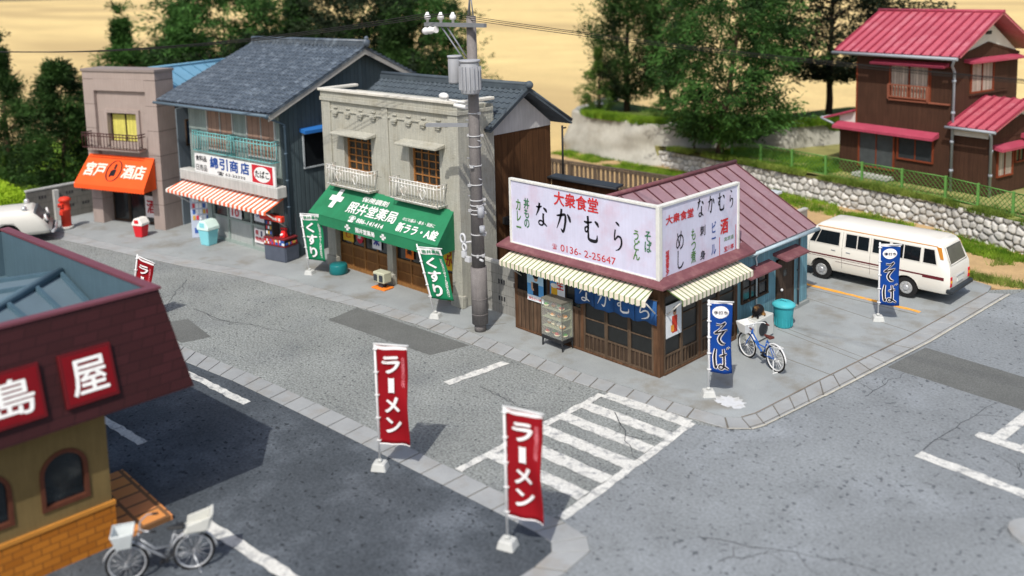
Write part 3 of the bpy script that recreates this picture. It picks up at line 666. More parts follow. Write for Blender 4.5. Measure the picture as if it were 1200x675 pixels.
# pent roof round the two street sides
mb = MB()
xo, yo = .40, -.38
mb.hexa([(-5.55, yo, 2.47), (xo, yo, 2.47), (0, 0, 2.60), (-5.4, 0, 2.60), (-5.55, yo, 2.54), (xo, yo, 2.54), (0, 0, 2.73), (-5.4, 0, 2.73)])
mb.hexa([(xo, yo, 2.471), (xo, 3.86, 2.471), (0, 3.86, 2.601), (0, 0, 2.601), (xo, yo, 2.541), (xo, 3.86, 2.541), (0, 3.86, 2.731), (0, 0, 2.731)])
mb.build('pent_roof', maroon, RS, .008)
# sign boards
signw = mat('sign board pinkish white', '#cdcde2', .55, .05, 1.6, .05, 12, streak=.04, stain=('#c6a4b4', .45, 1.0))
sgf = MB(F); su0, su1, sz0, sz1, sd_ = -5.15, .08, 2.60, 4.52, .16
sgf.box(su0 + .07, su1 - .03, sd_ - .09, sd_, sz0 + .05, sz1 - .05); so = sgf.build('roof_sign', signw, RS)
fr = MB(F)
fr.box(su0, su1 + .04, sd_ - .1, sd_ + .035, sz1 - .06, sz1); fr.box(su0, su1 + .04, sd_ - .1, sd_ + .035, sz0, sz0 + .06); fr.box(su0, su0 + .07, sd_ - .1, sd_ + .034, sz0 + .06, sz1 - .06); fr.box(su1 - .03, su1 + .075, sd_ - .1, sd_ + .036, sz0 + .06, sz1 - .06)
fr.build('sign_frame', white_trim, so, .006)
W_ = lambda a: su0 + (su1 - su0) * a; Z_ = lambda a: sz0 + (sz1 - sz0) * a
fn = wall_fn(F, sd_ + .008); tb = MB()
fit_rows(tb, [('大衆食堂', W_(.335), W_(.635), Z_(.735), Z_(.935), 0, dict(bold=.025))], fn)
for ch, (a, b, c, d) in zip('なかむら', ((.19, .295, .38, .72), (.345, .455, .36, .70), (.535, .645, .32, .68), (.72, .80, .28, .68))): brush(tb, ch, W_(a), W_(b), Z_(c), Z_(d), fn, 1, 1.75)
fit_rows(tb, [('☎', W_(.315), W_(.35), Z_(.08), Z_(.16), 0, {}), ('0136- 2-2564?'.replace('?', '7'), W_(.375), W_(.745), Z_(.075), Z_(.175), 0, {})], fn)
write(tb, 'カレー', W_(.05), W_(.085), Z_(.27), Z_(.70), fn, 2, .02, True); write(tb, '丼もの', W_(.11), W_(.15), Z_(.30), Z_(.74), fn, 3, .02, True)
write(tb, 'うどん', W_(.855), W_(.895), Z_(.22), Z_(.62), fn, 2, .02, True); write(tb, 'そば', W_(.925), W_(.965), Z_(.36), Z_(.64), fn, 3, .02, True)
tb.build('lettering', [red_ink, ink, green_ink, mat('dark green lettering', '#3c7150', .7, .1, 8, 0)], so)
# side board
tu0, tu1 = -.13, 3.42; xs = .12
S2 = plane((0, 0), math.pi / 2); ss = MB(S2); ss.box(tu0 + .03, tu1 - .07, xs - .09, xs, sz0 + .05, sz1 - .05); so2 = ss.build('roof_sign', signw, RS)
fr = MB(S2); fr.box(tu0 + .02, tu1, xs - .1, xs + .035, sz1 - .059, sz1 + .002); fr.box(tu0 + .02, tu1, xs - .1, xs + .035, sz0 + .001, sz0 + .06); fr.box(tu1 - .07, tu1, xs - .1, xs + .034, sz0 + .06, sz1 - .06); fr.box(tu0 - .072, tu0 + .03, xs - .07, xs + .039, sz0 - .002, sz1 + .003)
fr.build('sign_frame', white_trim, so2, .006)
W_ = lambda a: tu0 + (tu1 - tu0) * a; fn = wall_fn(S2, xs + .008); tb = MB()
write(tb, '大衆食堂', W_(.07), W_(.40), Z_(.72), Z_(.84), fn, 0, .03)
for ch, (a, b, c, d) in zip('なかむら', ((.44, .54, .68, .94), (.58, .67, .69, .93), (.71, .81, .67, .93), (.86, .93, .67, .92))): brush(tb, ch, W_(a), W_(b), Z_(c), Z_(d), fn, 1, 1.75)
write(tb, 'めし', W_(.19), W_(.28), Z_(.07), Z_(.58), fn, 1, .0, True); write(tb, 'もつ煮', W_(.37), W_(.43), Z_(.08), Z_(.55), fn, 2, .01, True)
write(tb, '刺', W_(.485), W_(.55), Z_(.41), Z_(.55), fn, 1, .01); write(tb, '身', W_(.485), W_(.55), Z_(.08), Z_(.20), fn, 1, .01)
write(tb, 'ビール', W_(.63), W_(.69), Z_(.09), Z_(.55), fn, 3, .01, True); write(tb, '酒', W_(.75), W_(.85), Z_(.33), Z_(.54), fn, 0, .03)
write(tb, '宝川亭', W_(.80), W_(.93), Z_(.06), Z_(.14), fn, 0, .02); write(tb, '高原盛', W_(.80), W_(.93), Z_(.21), Z_(.27), fn, 2, .0)
write(tb, '福嘉多', W_(.065), W_(.105), Z_(.05), Z_(.38), fn, 0, .02, True)
for (a, b, c, d) in ((.735, .742, .03, .30), (.955, .962, .03, .40), (.735, .962, .025, .035)): tb.add([fn(W_(a), Z_(c)), fn(W_(b), Z_(c)), fn(W_(b), Z_(d)), fn(W_(a), Z_(d))], [(0, 1, 2, 3)], 0)
tb.build('lettering', [red_ink, ink, green_ink, blue_ink], so2)
# awnings
cream_green = stripes('cream and green awning cloth', '#e2d8c5', '#66804c', 0, .17, .26); cream_green2 = stripes('cream and green awning cloth side', '#e2d8c5', '#66804c', 1, .17, .26)
aw = awning(RS, F, 'awning', cream_green, (.04, 2.47), (.72, 2.24), .13, -5.08, -.06, -5.06, .12, .17)
mb = MB(); [mb.tube([(x, -.70, 2.22), (x - sg * .12, -.03, 1.66)], .018, 6) for x, sg in ((-5.0, -1), (.07, 1))]; mb.build('stay', white_trim, aw)
aw = awning(RS, S, 'awning', cream_green2, (.04, 2.47), (.72, 2.22), .13, -.02, 3.2, -.02, 3.2, .17)
mb = MB(); [mb.tube([(.70, y, 2.2), (.03, y2, 1.6)], .018, 6) for y, y2 in ((.05, .25), (3.15, 3.35))]; mb.build('stay', white_trim, aw)
# side window, door
Wd = mat('dark brown door timber', '#4b3d33', .8, .15, 2, .3, streak=.3, ribs=('v', .09), ribdepth=.5)
window(RS, S, 3.78, 5.08, 1.0, 1.72, oldwood_d, glass_dark, 3, 2, .05)
mb = MB(S); mb.hexa([(3.6, 0, 1.84), (5.24, 0, 1.84), (5.24, .42, 1.76), (3.6, .42, 1.76), (3.6, 0, 1.92), (5.24, 0, 1.92), (5.24, .42, 1.80), (3.6, .42, 1.80)]); mb.build('window_hood', maroon, RS)
dr = MB(S).box(5.68, 6.52, .0, .05, .06, 1.72).build('door', Wd, RS); MB(S).box(5.62, 5.68, 0, .07, .05, 1.78).box(6.52, 6.58, 0, .07, .05, 1.78).box(5.62, 6.58, 0, .075, 1.72, 1.78).build('door_frame', oldwood_d, dr)
k = MB(S); k.box(5.98, 6.14, .05, .056, 1.22, 1.42); k.build('door_window', glass_dark, dr)
k = MB(); k.ball((.09, 5.82, .86), .045); k.build('handle', mat('white knob', '#dddddd', .4, 0, 1, 0), dr)
mb = MB(S); mb.hexa([(5.45, 0, 1.96), (6.78, 0, 1.96), (6.78, .46, 1.86), (5.45, .46, 1.86), (5.45, 0, 2.04), (6.78, 0, 2.04), (6.78, .46, 1.91), (5.45, .46, 1.91)]); mb.build('door_hood', maroon, RS)
# split curtain hung over the doors
NF = plane((0, 0), 0)
def noren():
    cl = mat('indigo curtain cloth', '#2f5b93', .9, .2, 2, .2, 40, stain=('#23406e', .8, 1.5)); nb = MB(); x0, x1, z0, z1 = -2.72, .0, 1.42, 2.06; n = 56
    wave = lambda u: .12 + .022 * math.sin(u * 9) + .012 * math.sin(u * 23)
    segs = [(x0 + (x1 - x0) * a, x0 + (x1 - x0) * b) for a, b in ((0, .247), (.253, .497), (.503, .747), (.753, 1))]
    for k, (a, b) in enumerate(segs):
        vs = []; m = 14
        for i in range(m + 1):
            u = a + (b - a) * i / m
            for z in (z1, z0 + .3, z0 + .02 * math.sin(u * 13) + .03 * math.sin(u * 5 + k)): vs.append((u, -(wave(u) + (.0 if z == z1 else .01)), z))
        nb.add(vs, [(i * 3 + j, i * 3 + j + 1, (i + 1) * 3 + j + 1, (i + 1) * 3 + j) for i in range(m) for j in range(2)], 0, True)
    o = nb.build('shop_curtain', cl); md = o.modifiers.new('solid', 'SOLIDIFY'); md.thickness = .012
    tag(o, 'indigo split curtain with white characters hanging over the restaurant front doors', 'shop curtain')
    tb = MB(); fn = lambda u, v: Vector((u, -(wave(u) + .028), v))
    for ch, c in zip('なかむら', (.13, .38, .62, .87)): brush(tb, ch, x0 + (x1 - x0) * c - .22, x0 + (x1 - x0) * c + .22, z0 + .10, z0 + .54, fn, 0, 1.35)
    tb.build('lettering', white_ink, o)
    MB().tube([(x0 - .08, -.10, z1 + .01), (x1 + .03, -.10, z1 + .01)], .018, 6).build('rod', oldwood, o)
noren()
poster_thing('wall_poster', 'blue poster of a dark haired figure, left of the two on the restaurant front', 'poster', M=F, u0=-4.62, u1=-3.98, z0=1.02, z1=1.86, bgc='#5aa0d8', rows=[('冷たい一杯', '#d8343a', .08, .92, .04, .14, dict(bold=.02))], blobs=[('r', '#b9dcf2', 0, 1, .6, 1), ('r', '#e8eef2', 0, 1, 0, .2), ('e', '#caa183', .42, .66, .70, .90), ('e', '#1d1a1c', .36, .70, .80, .96), ('r', '#1d1a24', .36, .70, .22, .66), ('r', '#caa183', .25, .36, .4, .66), ('r', '#caa183', .30, .42, .36, .44)], d=.05)
poster_thing('wall_poster', 'blue and yellow poster of a beer glass behind the food display case', 'poster', M=F, u0=-3.72, u1=-3.16, z0=1.22, z1=1.9, bgc='#4a93d2', rows=[('生', '#d8343a', .5, .92, .55, .92, dict(bold=.03))], blobs=[('r', '#eef2f4', .45, 1, .2, 1), ('r', '#e9b634', .08, .5, .18, .62), ('e', '#f4f2ea', .05, .53, .55, .75)], d=.05)
poster_thing('wall_poster', 'white poster with a red robed figure on the restaurant side by the corner post', 'poster', M=S, u0=.2, u1=.86, z0=1.0, z1=1.86, bgc='#dfe3e6', rows=[], blobs=[('r', '#c8402e', .38, .72, .1, .62), ('e', '#b98a6c', .45, .66, .62, .82), ('e', '#2a211e', .44, .67, .72, .88), ('r', '#e39a3c', .3, .5, .15, .35)], d=.05)

# ================================================================== PHARMACY
PO = (-7.5, .02, 0); PA = .033
PH = thing('pharmacy', 'grey stucco two storey pharmacy with white balcony rails and a green cloth awning', 'shop', PO, PA)
stucco = mat('rough grey stucco', '#adaca1', .92, .10, 1.2, .9, 16, streak=.14, fine=.08, fscale=30, stain=('#87816f', .5, 1.2))
stucco_w = mat('pale coping', '#cfccc2', .85, .08, 2, .3, 20, streak=.1)
F2 = plane((0, 0), 0); W = 7.15
mb = MB(F2)
mb.box(-W + .3, -.3, -1.4, -.34, 2.2, 6.3); mb.box(-W, -.0, -1.5, -1.4, .03, 6.3)
# window bays cut: build the front from strips
wins = ((-6.05, -4.22), (-2.42, -.78))
def strips(z0, z1, gaps):
    x = -W + .02
    for a, b in gaps: mb.box(x, a, -.3, 0, z0, z1); x = b
    mb.box(x, -.02, -.3, 0, z0, z1)
strips(2.9, 3.65, ()); strips(3.65, 5.0, ((-5.98, -4.42), (-2.42, -.95))); strips(5.0, 6.35, ())
mb.box(-W, -W + .5, -1.4, .06, .03, 6.1); mb.box(-.45, 0, -1.4, .06, .03, 6.1); mb.box(-W / 2 - .14, -W / 2 + .16, 0, .05, 2.9, 6.1)
mb.box(-W / 2 - .20, -W / 2 + .10, -.3, .02, .03, 2.9)
mb.build('wall', stucco, PH, .012)
mb = MB(F2); mb.box(-.5, .05, -.06, .12, .03, .42); mb.box(-W - .04, -W + .56, -.06, .12, .03, .42); mb.box(-W / 2 - .24, -W / 2 + .14, -.1, .08, .03, .4); mb.build('plinth', stucco, PH, .015)
mb = MB(F2)
mb.box(-W - .04, .04, -.12, .10, 6.08, 6.22); mb.box(-W - .02, .02, -.12, .07, 6.22, 6.42)
mb.box(-W + .5, -W / 2 - .14, 0, .045, 5.72, 5.78); mb.box(-W / 2 + .16, -.45, 0, .045, 5.72, 5.78)
for base in (-W + .72, -W / 2 + .42):
    for i in range(4):
        u = base + i * .72; mb.box(u - .06, u + .22, 0, .10, 5.64, 5.73); mb.box(u, u + .16, 0, .07, 5.56, 5.64); mb.box(u - .02, u + .2, 0, .05, 5.84, 5.89)
mb.box(-.03, .03, -1.45, -.05, 6.08, 6.2)
mb.build('cornice', stucco, PH, .01)
mb = MB(F2); mb.box(-W - .08, .08, -.16, .15, 6.42, 6.52); mb.box(-.16, .08, -1.5, -.16, 6.42, 6.52); mb.box(-W - .08, -W + .16, -1.5, -.16, 6.42, 6.52); mb.build('coping', stucco_w, PH, .02)
ow = mat('orange brown window timber', '#9a6a3c', .75, .15, 3, .2, streak=.15)
for (a, b) in ((-5.98, -4.42), (-2.42, -.95)):
    w = window(PH, F2, a + .06, b - .06, 3.72, 4.95, ow, mat('dark glass with pale blind', '#3a3833', .3, .3, 6, 0, ribs=('v', .13), ribdepth=.9), 4, 5, .06, .05, d=-.24)
    mb = MB(F2); mb.hexa([(a - .22, 0, 5.0), (b + .30, 0, 5.0), (b + .30, .42, 4.97), (a - .22, .42, 4.97), (a - .22, 0, 5.14), (b + .30, 0, 5.14), (b + .30, .42, 5.05), (a - .22, .42, 5.05)]); mb.build('window_hood', stucco, PH, .02)
    MB(F2).box(a - .45, b + .25, .0, .34, 3.12, 3.2).build('balcony_ledge', stucco, PH, .01)
    railing(PH, F2, a - .52, b + .32, .42, 3.22, 3.88, mat('white painted iron', '#dcdcd8', .5, .05, 4, .1, stain=('#9c7a5c', .6, 6)), 15, orn=True, r=.019)
# shop doors under the awning
dw = mat('brown door timber', '#8a6238', .75, .15, 3, .2, streak=.2)
for (a, b) in ((-W + .5, -W / 2 - .2), (-W / 2 + .12, -.45)):
    fr = MB(F2); n = 4
    for i in range(n + 1): x = a + (b - a) * i / n; fr.box(max(a, x - .035), min(b, x + .035), -.2, -.13, .05, 2.3)
    fr.box(a, b, -.2, -.125, .03, .14); fr.box(a, b, -.2, -.128, .86, .95); fr.box(a, b, -.2, -.14, .48, .53)
    o = fr.build('sliding_doors', dw, PH)
    MB(F2).box(a, b, -.24, -.165, .05, .9).build('door_panel', mat('darker brown panel', '#77522f', .75, .15, 3, .2, streak=.2), o); MB(F2).box(a, b, -.24, -.17, .95, 2.5).build('glass', glass_dark, o)
MB(F2).box(-W + .5, -.45, -.3, -.1, 2.3, 2.9).build('lintel', stucco, PH)
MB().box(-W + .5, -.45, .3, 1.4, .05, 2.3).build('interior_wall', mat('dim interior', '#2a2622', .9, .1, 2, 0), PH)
# green awning
gcl = mat('green awning cloth', '#2b7c56', .8, .08, 1.2, .15, 14, stain=('#276b49', .6, 1.4))
gt, gb = (.03, 3.10), (.98, 2.22); ua, ub = -6.80, -.30; va, vb = -6.90, -.06
gm = MB(F2); t = .02
gm.hexa([(ua, gt[0], gt[1] - t), (ub, gt[0], gt[1] - t), (vb, gb[0], gb[1] - t), (va, gb[0], gb[1] - t), (ua, gt[0], gt[1]), (ub, gt[0], gt[1]), (vb, gb[0], gb[1]), (va, gb[0], gb[1])])
gm.box(va, vb, gb[0] - .02, gb[0], 1.86, gb[1] - .005)
for (ut, vt) in ((ub, vb), (ua, va)):
    gm.add([(ut, gt[0], gt[1] - .01), (vt, gb[0] - .01, gb[1] - .01), (vt, gb[0] - .01, 1.86), (ut, gt[0], 1.86)], [(0, 1, 2, 3)])
ga = gm.build('awning', gcl, PH)
def gfn(u, v):     # v 0..1 down->up the slope ; u metres measured at the middle
    a = Vector(((ua + (ub - ua) * u), gt[0], gt[1])); b = Vector((va + (vb - va) * u, gb[0], gb[1])); p = b.lerp(a, v); return F2 @ (p + Vector((0, .012, .012)))
tb = MB()
for r_ in ((.085, .19, .50, .66), (.12, .155, .28, .88)): tb.add([gfn(r_[0], r_[2]), gfn(r_[1], r_[2]), gfn(r_[1], r_[3]), gfn(r_[0], r_[3])], [(0, 1, 2, 3)])
write(tb, '保険調剤', .335, .545, .66, .82, gfn, 0, .02); write(tb, '照井堂薬局', .27, .655, .26, .60, gfn, 0, .018); write(tb, '☎ 886-141414', .33, .60, .02, .20, gfn, 0, .02)
write(tb, '新ララ・A錠', .69, .975, .10, .36, gfn, 0, .03); write(tb, 'のどの痛み・鼻水・発熱に', .70, .93, .42, .52, gfn, 0, .01)
vf = lambda u, v: F2 @ Vector((va + (vb - va) * u, gb[0] + .008, 1.88 + .30 * v))
write(tb, '照井堂薬局', .40, .55, .22, .78, vf, 0, .04)
for c in (.335, .615): [tb.add([vf(a, b), vf(c_, b), vf(c_, d), vf(a, d)], [(0, 1, 2, 3)]) for a, c_, b, d in ((c - .022, c + .022, .40, .62), (c - .009, c + .009, .18, .86))]
tb.build('lettering', white_ink, ga)
for i, (u, s_, bgc, c, lab) in enumerate(((-6.45, '大売出し', '#e8b93a', '#c8322e', 'yellow sale poster on the pharmacy glass, leftmost of the row'), (-4.75, '薬', '#e9e9ee', '#4a4f9c', 'white poster with violet print on the pharmacy glass'), (-2.95, 'のど薬', '#e8782a', '#2a2220', 'narrow orange poster on the pharmacy glass right of the central pillar'), (-1.05, 'ちか', '#f0c832', '#c02828', 'yellow poster with red characters on the pharmacy glass, rightmost of the row'))):
    wd = (.62, .5, .42, .52)[i]
    poster_thing('wall_poster', lab, 'poster', 'posters on the pharmacy glass', M=Matrix.Translation(PO) @ Matrix.Rotation(PA, 4, 'Z') @ F2, u0=u, u1=u + wd, z0=1.05, z1=1.95, bgc=bgc, rows=[(s_, c, .2, .8, .15, .85, dict(bold=.03, vertical=True))], d=-.13)
rp = MB(Matrix.Translation(PO) @ Matrix.Rotation(PA, 4, 'Z') @ F2); rp.add([(-5.45 + .24 * math.cos(a), -.12, 1.5 + .42 * math.sin(a)) for a in [k * math.pi / 12 for k in range(24)]] + [(-5.45 + .24 * math.cos(a), -.11, 1.5 + .42 * math.sin(a)) for a in [k * math.pi / 12 for k in range(24)]], [tuple(range(24)), tuple(range(24, 48))] + [(k, (k + 1) % 24, 24 + (k + 1) % 24, 24 + k) for k in range(24)])
write(rp, '健康', -5.55, -5.35, 1.25, 1.75, wall_fn(rp.M, -.105) if False else (lambda u, v: Vector((u, -.104, v))), 1, .03, True)
tag(rp.build('wall_poster', [mat('red oval poster', '#c8324a', .6, .06, 5, 0), white_ink]), 'red oval poster on the pharmacy glass', 'poster', 'posters on the pharmacy glass')
# rear building of the pharmacy
kw = mat('dark roof tile', '#4b545b', .55, .14, 3, .2, 24, stain=('#5f6a70', .5, 2))
bw = mat('brown plank wall', '#533822', .85, .15, 1.2, .3, streak=.25, ribs=('v', .3), ribdepth=.35)
pl = mat('pale plaster', '#b5b5b4', .9, .1, 1.5, .3, 20, streak=.1)
mb = MB(); mb.box(-W + .1, -.12, 1.5, 4.3, .03, 5.35); mb.build('rear_wall', bw, PH)
mb = MB(plane((-.12, 0), math.pi / 2)); mb.extr([(1.5, 5.25), (4.28, 5.25), (4.28, 5.38), (2.85, 6.42), (1.5, 5.45)], -.3, .03); mb.build('gable_wall', pl, PH)
tile_roof(PH, 'roof_slope', kw, (-W - .1, 2.85, 6.62), (.28, 2.85, 6.62), (.28, 1.05, 5.5), (-W - .1, 1.05, 5.5), .25, .25)
tile_roof(PH, 'roof_slope', kw, (-W - .1, 2.85, 6.62), (.28, 2.85, 6.62), (.28, 5.0, 5.3), (-W - .1, 5.0, 5.3), .25, .25)
mb = MB(); mb.box(-W - .15, .3, 2.74, 2.96, 6.6, 6.74); mb.tube([(-W - .15, 2.85, 6.78), (.3, 2.85, 6.78)], .075, 8); mb.ball((.3, 2.85, 6.76), .14); mb.tube([(.26, 2.85, 6.66), (.26, 1.1, 5.57)], .05, 6); mb.tube([(.26, 2.85, 6.66), (.26, 4.98, 5.37)], .05, 6); mb.build('ridge', kw, PH)
mb = MB(); mb.tube([(.14, 4.62, 5.2), (.14, 4.62, 3.3)], .035, 6); mb.tube([(.14, 4.62, 5.1), (.3, 4.62, 5.15)], .03, 6); mb.build('drain_pipe', iron, PH)
mb = MB(); mb.box(-.11, 2.6, 4.31, 4.5, .03, 3.45); mb.build('rear_annex', bw, PH)
mb = MB(); mb.slab([(-.12, 4.55, 3.54), (2.75, 4.55, 3.54), (2.75, 4.15, 3.5), (-.12, 4.15, 3.5)], .07); mb.tube([(-.12, 4.12, 3.46), (2.8, 4.12, 3.46)], .04, 8); mb.build('annex_roof', mat('black sheet roof', '#32373c', .5, .1, 2, .1), PH)
mb = MB(); mb.box(-.2, .32, 1.9, 2.6, 2.3, 2.52); mb.build('electric_meter', iron, PH)
# ================================================================== GREY SHOP WITH THE ORANGE AND WHITE AWNING
SO = (-16.35, -.99, 0); SA = .097
SH = thing('general_store', 'grey green two storey general store with slate tiled roof and orange striped awning', 'shop', SO, SA)
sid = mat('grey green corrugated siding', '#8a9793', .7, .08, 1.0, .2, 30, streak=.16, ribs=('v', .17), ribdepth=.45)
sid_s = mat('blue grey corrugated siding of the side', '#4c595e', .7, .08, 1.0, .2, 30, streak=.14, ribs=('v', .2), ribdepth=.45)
conc = mat('pale concrete ledge', '#b9b9b5', .85, .08, 2, .3, 22, streak=.15)
G0 = plane((0, 0), 0); GS = plane((0, 0), math.pi / 2)
Wd2 = 6.25
mb = MB(G0); 
mb.box(-Wd2, 0, -.2, 0, 2.55, 5.7); mb.box(-Wd2, -4.95, -.2, 0, .03, 2.3); mb.box(-.9, 0, -.2, -.02, .03, 2.3); mb.box(-Wd2, 0, -.2, 0, 2.3, 2.55); mb.box(-Wd2, -Wd2 + .08, -8, -.2, .03, 5.6)
mb.build('wall', sid, SH)
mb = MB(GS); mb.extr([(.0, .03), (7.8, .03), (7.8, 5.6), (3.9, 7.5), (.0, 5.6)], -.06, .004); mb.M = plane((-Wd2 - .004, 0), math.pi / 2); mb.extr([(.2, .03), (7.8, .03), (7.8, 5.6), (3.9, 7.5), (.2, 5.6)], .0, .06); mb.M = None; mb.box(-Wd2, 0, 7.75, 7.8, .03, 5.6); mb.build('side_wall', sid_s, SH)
mb = MB(GS); mb.extr([(2.55, 6.35), (5.2, 6.35), (3.9, 7.12)], .0, .012) if False else None
slate = mat('slate grey pan tile', '#4a545f', .4, .30, 5.5, .25, 24, stain=('#78838e', .7, 3.0), spec=.5)
rz, rd, ez = 7.72, 3.9, 5.62
tile_roof(SH, 'roof_slope', slate, (-7.15, rd, rz), (.40, rd, rz), (.40, -.72, ez), (-7.45, -.72, ez), .25, .26, .05)
tile_roof(SH, 'roof_slope', slate, (-7.15, rd, rz), (.40, rd, rz), (.40, 8.3, ez), (-7.3, 8.3, ez), .25, .26, .05)
mb = MB(); mb.box(-7.15, .42, rd - .11, rd + .11, rz - .02, rz + .16); mb.tube([(-7.2, rd, rz + .2), (.44, rd, rz + .2)], .08, 8); mb.ball((.46, rd, rz + .14), .17, sc=(.6, 1, 1.1)); mb.ball((.46, rd, rz + .32), .09)
for k in range(28): mb.box(-7.1 + k * .265, -6.95 + k * .265, rd - .17, rd - .11, rz - .03, rz + .05)
mb.build('ridge', slate, SH)
mb = MB(GS)
for (a, b) in (((-.72, ez - .12), (rd, rz - .13)), ((rd, rz - .13), (8.3, ez - .12))): mb.extr([(a[0], a[1] - .17), (b[0], b[1] - .17), (b[0], b[1] + .03), (a[0], a[1] + .03)], .33, .37)
mb.build('barge_board', mat('pale grey board', '#a9a6a0', .7, .08, 2, .1, streak=.1), SH)
mb = MB(); mb.tube([(-7.45, -.82, 5.55), (.45, -.82, 5.55)], .06, 8); mb.tube([(.3, -.82, 5.5), (.12, -.3, 5.3), (.10, .12, 5.1), (.10, .12, .1)], .045, 8); [mb.cyl(.10, .12, z, z + .05, .06, n=8) for z in (1, 2, 3, 4, 5)]; mb.build('gutter', mat('slate blue gutter', '#5f7280', .5, .08, 3, .1), SH)
mb = MB(G0); mb.box(-6.45, .22, 0, .45, 2.42, 2.85); mb.build('ledge', conc, SH, .03)
cur = mat('brown curtain', '#94796a', .9, .1, 3, .2, ribs=('v', .35), ribdepth=.5)
for a, b in ((-4.8, -3.05), (-2.05, -.32)): window(SH, G0, a, b, 3.8, 5.36, alu, mat('grey screen', '#6c675f', .8, .1, 4, 0), 2, 1, .05, .04, curt=cur)
cyan = mat('turquoise railing paint', '#6fb3b4', .55, .1, 4, .1)
for a, b in ((-5.45, -3.05), (-2.95, -.15)): railing(SH, G0, a, b, .34, 3.70, 4.48, cyan, 13, r=.02)
# fascia sign
fs = MB(G0).box(-5.28, .12, .36, .42, 2.86, 3.60).build('fascia_sign', mat('white fascia board', '#e6e7e6', .5, .05, 3, 0, streak=.08), SH)
fn = wall_fn(G0, .426); X_ = lambda a: -5.28 + 5.4 * a; Zz = lambda a: 2.86 + .74 * a; tb = MB()
write(tb, '食料品', X_(.02), X_(.165), Zz(.62), Zz(.92), fn, 0, .03); write(tb, '日用品', X_(.02), X_(.165), Zz(.10), Zz(.42), fn, 0, .01)
for ch, a in zip('綿引商店', (.21, .335, .465, .60)): write(tb, ch, X_(a), X_(a + .10), Zz(.36), Zz(.95), fn, 1, .04)
write(tb, '☎ 63-22335', X_(.30), X_(.65), Zz(.05), Zz(.24), fn, 0, .015)
rd_ = [(X_(.735), Zz(.06)), (X_(.975), Zz(.06)), (X_(.975), Zz(.97)), (X_(.735), Zz(.97))]; tb.add([fn(*p) for p in rd_], [(0, 1, 2, 3)], 2)
fn2 = wall_fn(G0, .431); tb.add([fn2(X_(.855) + .52 * math.cos(a), Zz(.51) + .29 * math.sin(a)) for a in [k * math.pi / 16 for k in range(32)]], [tuple(range(32))], 3)
write(tb, 'たばこ', X_(.775), X_(.935), Zz(.34), Zz(.70), wall_fn(G0, .436), 0, .03)
tb.build('lettering', [ink, mat('deep blue lettering', '#1f4a94', .7, .1, 5, 0), mat('tobacco red', '#c52a35', .6, .06, 5, 0), white_ink], fs)
ows = stripes('orange and white awning cloth', '#efeae2', '#e8673a', 0, .29, .52)
oa = awning(SH, G0, 'awning', ows, (.1, 2.38), (.95, 2.04), .10, -6.45, .12, -6.75, .18, .145)
mb = MB(); mb.tube([(.12, -.93, 2.0), (.1, -.05, 1.3)], .025, 6); mb.tube([(-6.6, -.93, 2.0), (-6.3, -.05, 1.3)], .025, 6); mb.build('stay', white_trim, oa)
# shopfront
mb = MB(G0); xs_ = [-4.95, -3.9, -2.3, -.9]
for x in xs_: mb.box(x - .05, x + .05, -.16, -.06, .03, 2.3)
mb.box(-4.95, -.9, -.16, -.07, .03, .16); mb.box(-4.95, -.9, -.16, -.075, .98, 1.06)
o = mb.build('sliding_doors', mat('grey green door paint', '#93a09b', .6, .06, 3, .1, streak=.1), SH)
MB(G0).box(-4.95, -.9, -.19, -.12, .05, 1.0).build('door_panel', mat('grey door panel', '#a3a8a6', .6, .06, 3, .1, streak=.1), o); MB(G0).box(-4.95, -.9, -.19, -.125, 1.05, 2.3).build('glass', glass_dark, o)
window(SH, GS, 1.0, 2.2, 3.35, 4.6, mat('pale window frame', '#a8b0b4', .5, .05, 3, 0), glass_dark, 1, 1, .05, .04)
MB(GS).hexa([(.85, 0, 4.72), (2.35, 0, 4.72), (2.35, .35, 4.66), (.85, .35, 4.66), (.85, 0, 4.86), (2.35, 0, 4.86), (2.35, .35, 4.78), (.85, .35, 4.78)]).build('window_hood', mat('bright blue hood', '#2f6fb8', .5, .05, 3, 0), SH)
SM = Matrix.Translation(SO) @ Matrix.Rotation(SA, 4, 'Z') @ G0
poster_thing('wall_poster', 'blue and white poster with a red block on the general store door glass', 'poster', M=SM, u0=-3.75, u1=-2.95, z0=1.1, z1=2.1, bgc='#e6e6ea', rows=[('10', '#c8283a', .2, .8, .08, .38, dict(bold=.04))], blobs=[('r', '#2f63b5', 0, 1, .55, .85), ('r', '#e8c23a', .1, .9, .86, 1)], d=-.07)
poster_thing('wall_poster', 'white poster with blue print beside the tobacco stall', 'poster', M=SM, u0=-2.05, u1=-1.4, z0=1.2, z1=2.05, bgc='#dfe3ec', rows=[('新発売', '#3b55a0', .2, .8, .2, .8, dict(vertical=True, bold=.02))], d=-.05)
poster_thing('wall_poster', 'white notice with red writing low on the general store door', 'poster', M=SM, u0=-2.1, u1=-1.35, z0=.35, z1=.9, bgc='#eeeaea', rows=[('特売品', '#c8283a', .1, .9, .15, .45, dict(bold=.03)), ('祭', '#c8283a', .12, .38, .58, .9, dict(bold=.03))], blobs=[('r', '#55506a', .55, .7, .5, .9)], d=-.05)

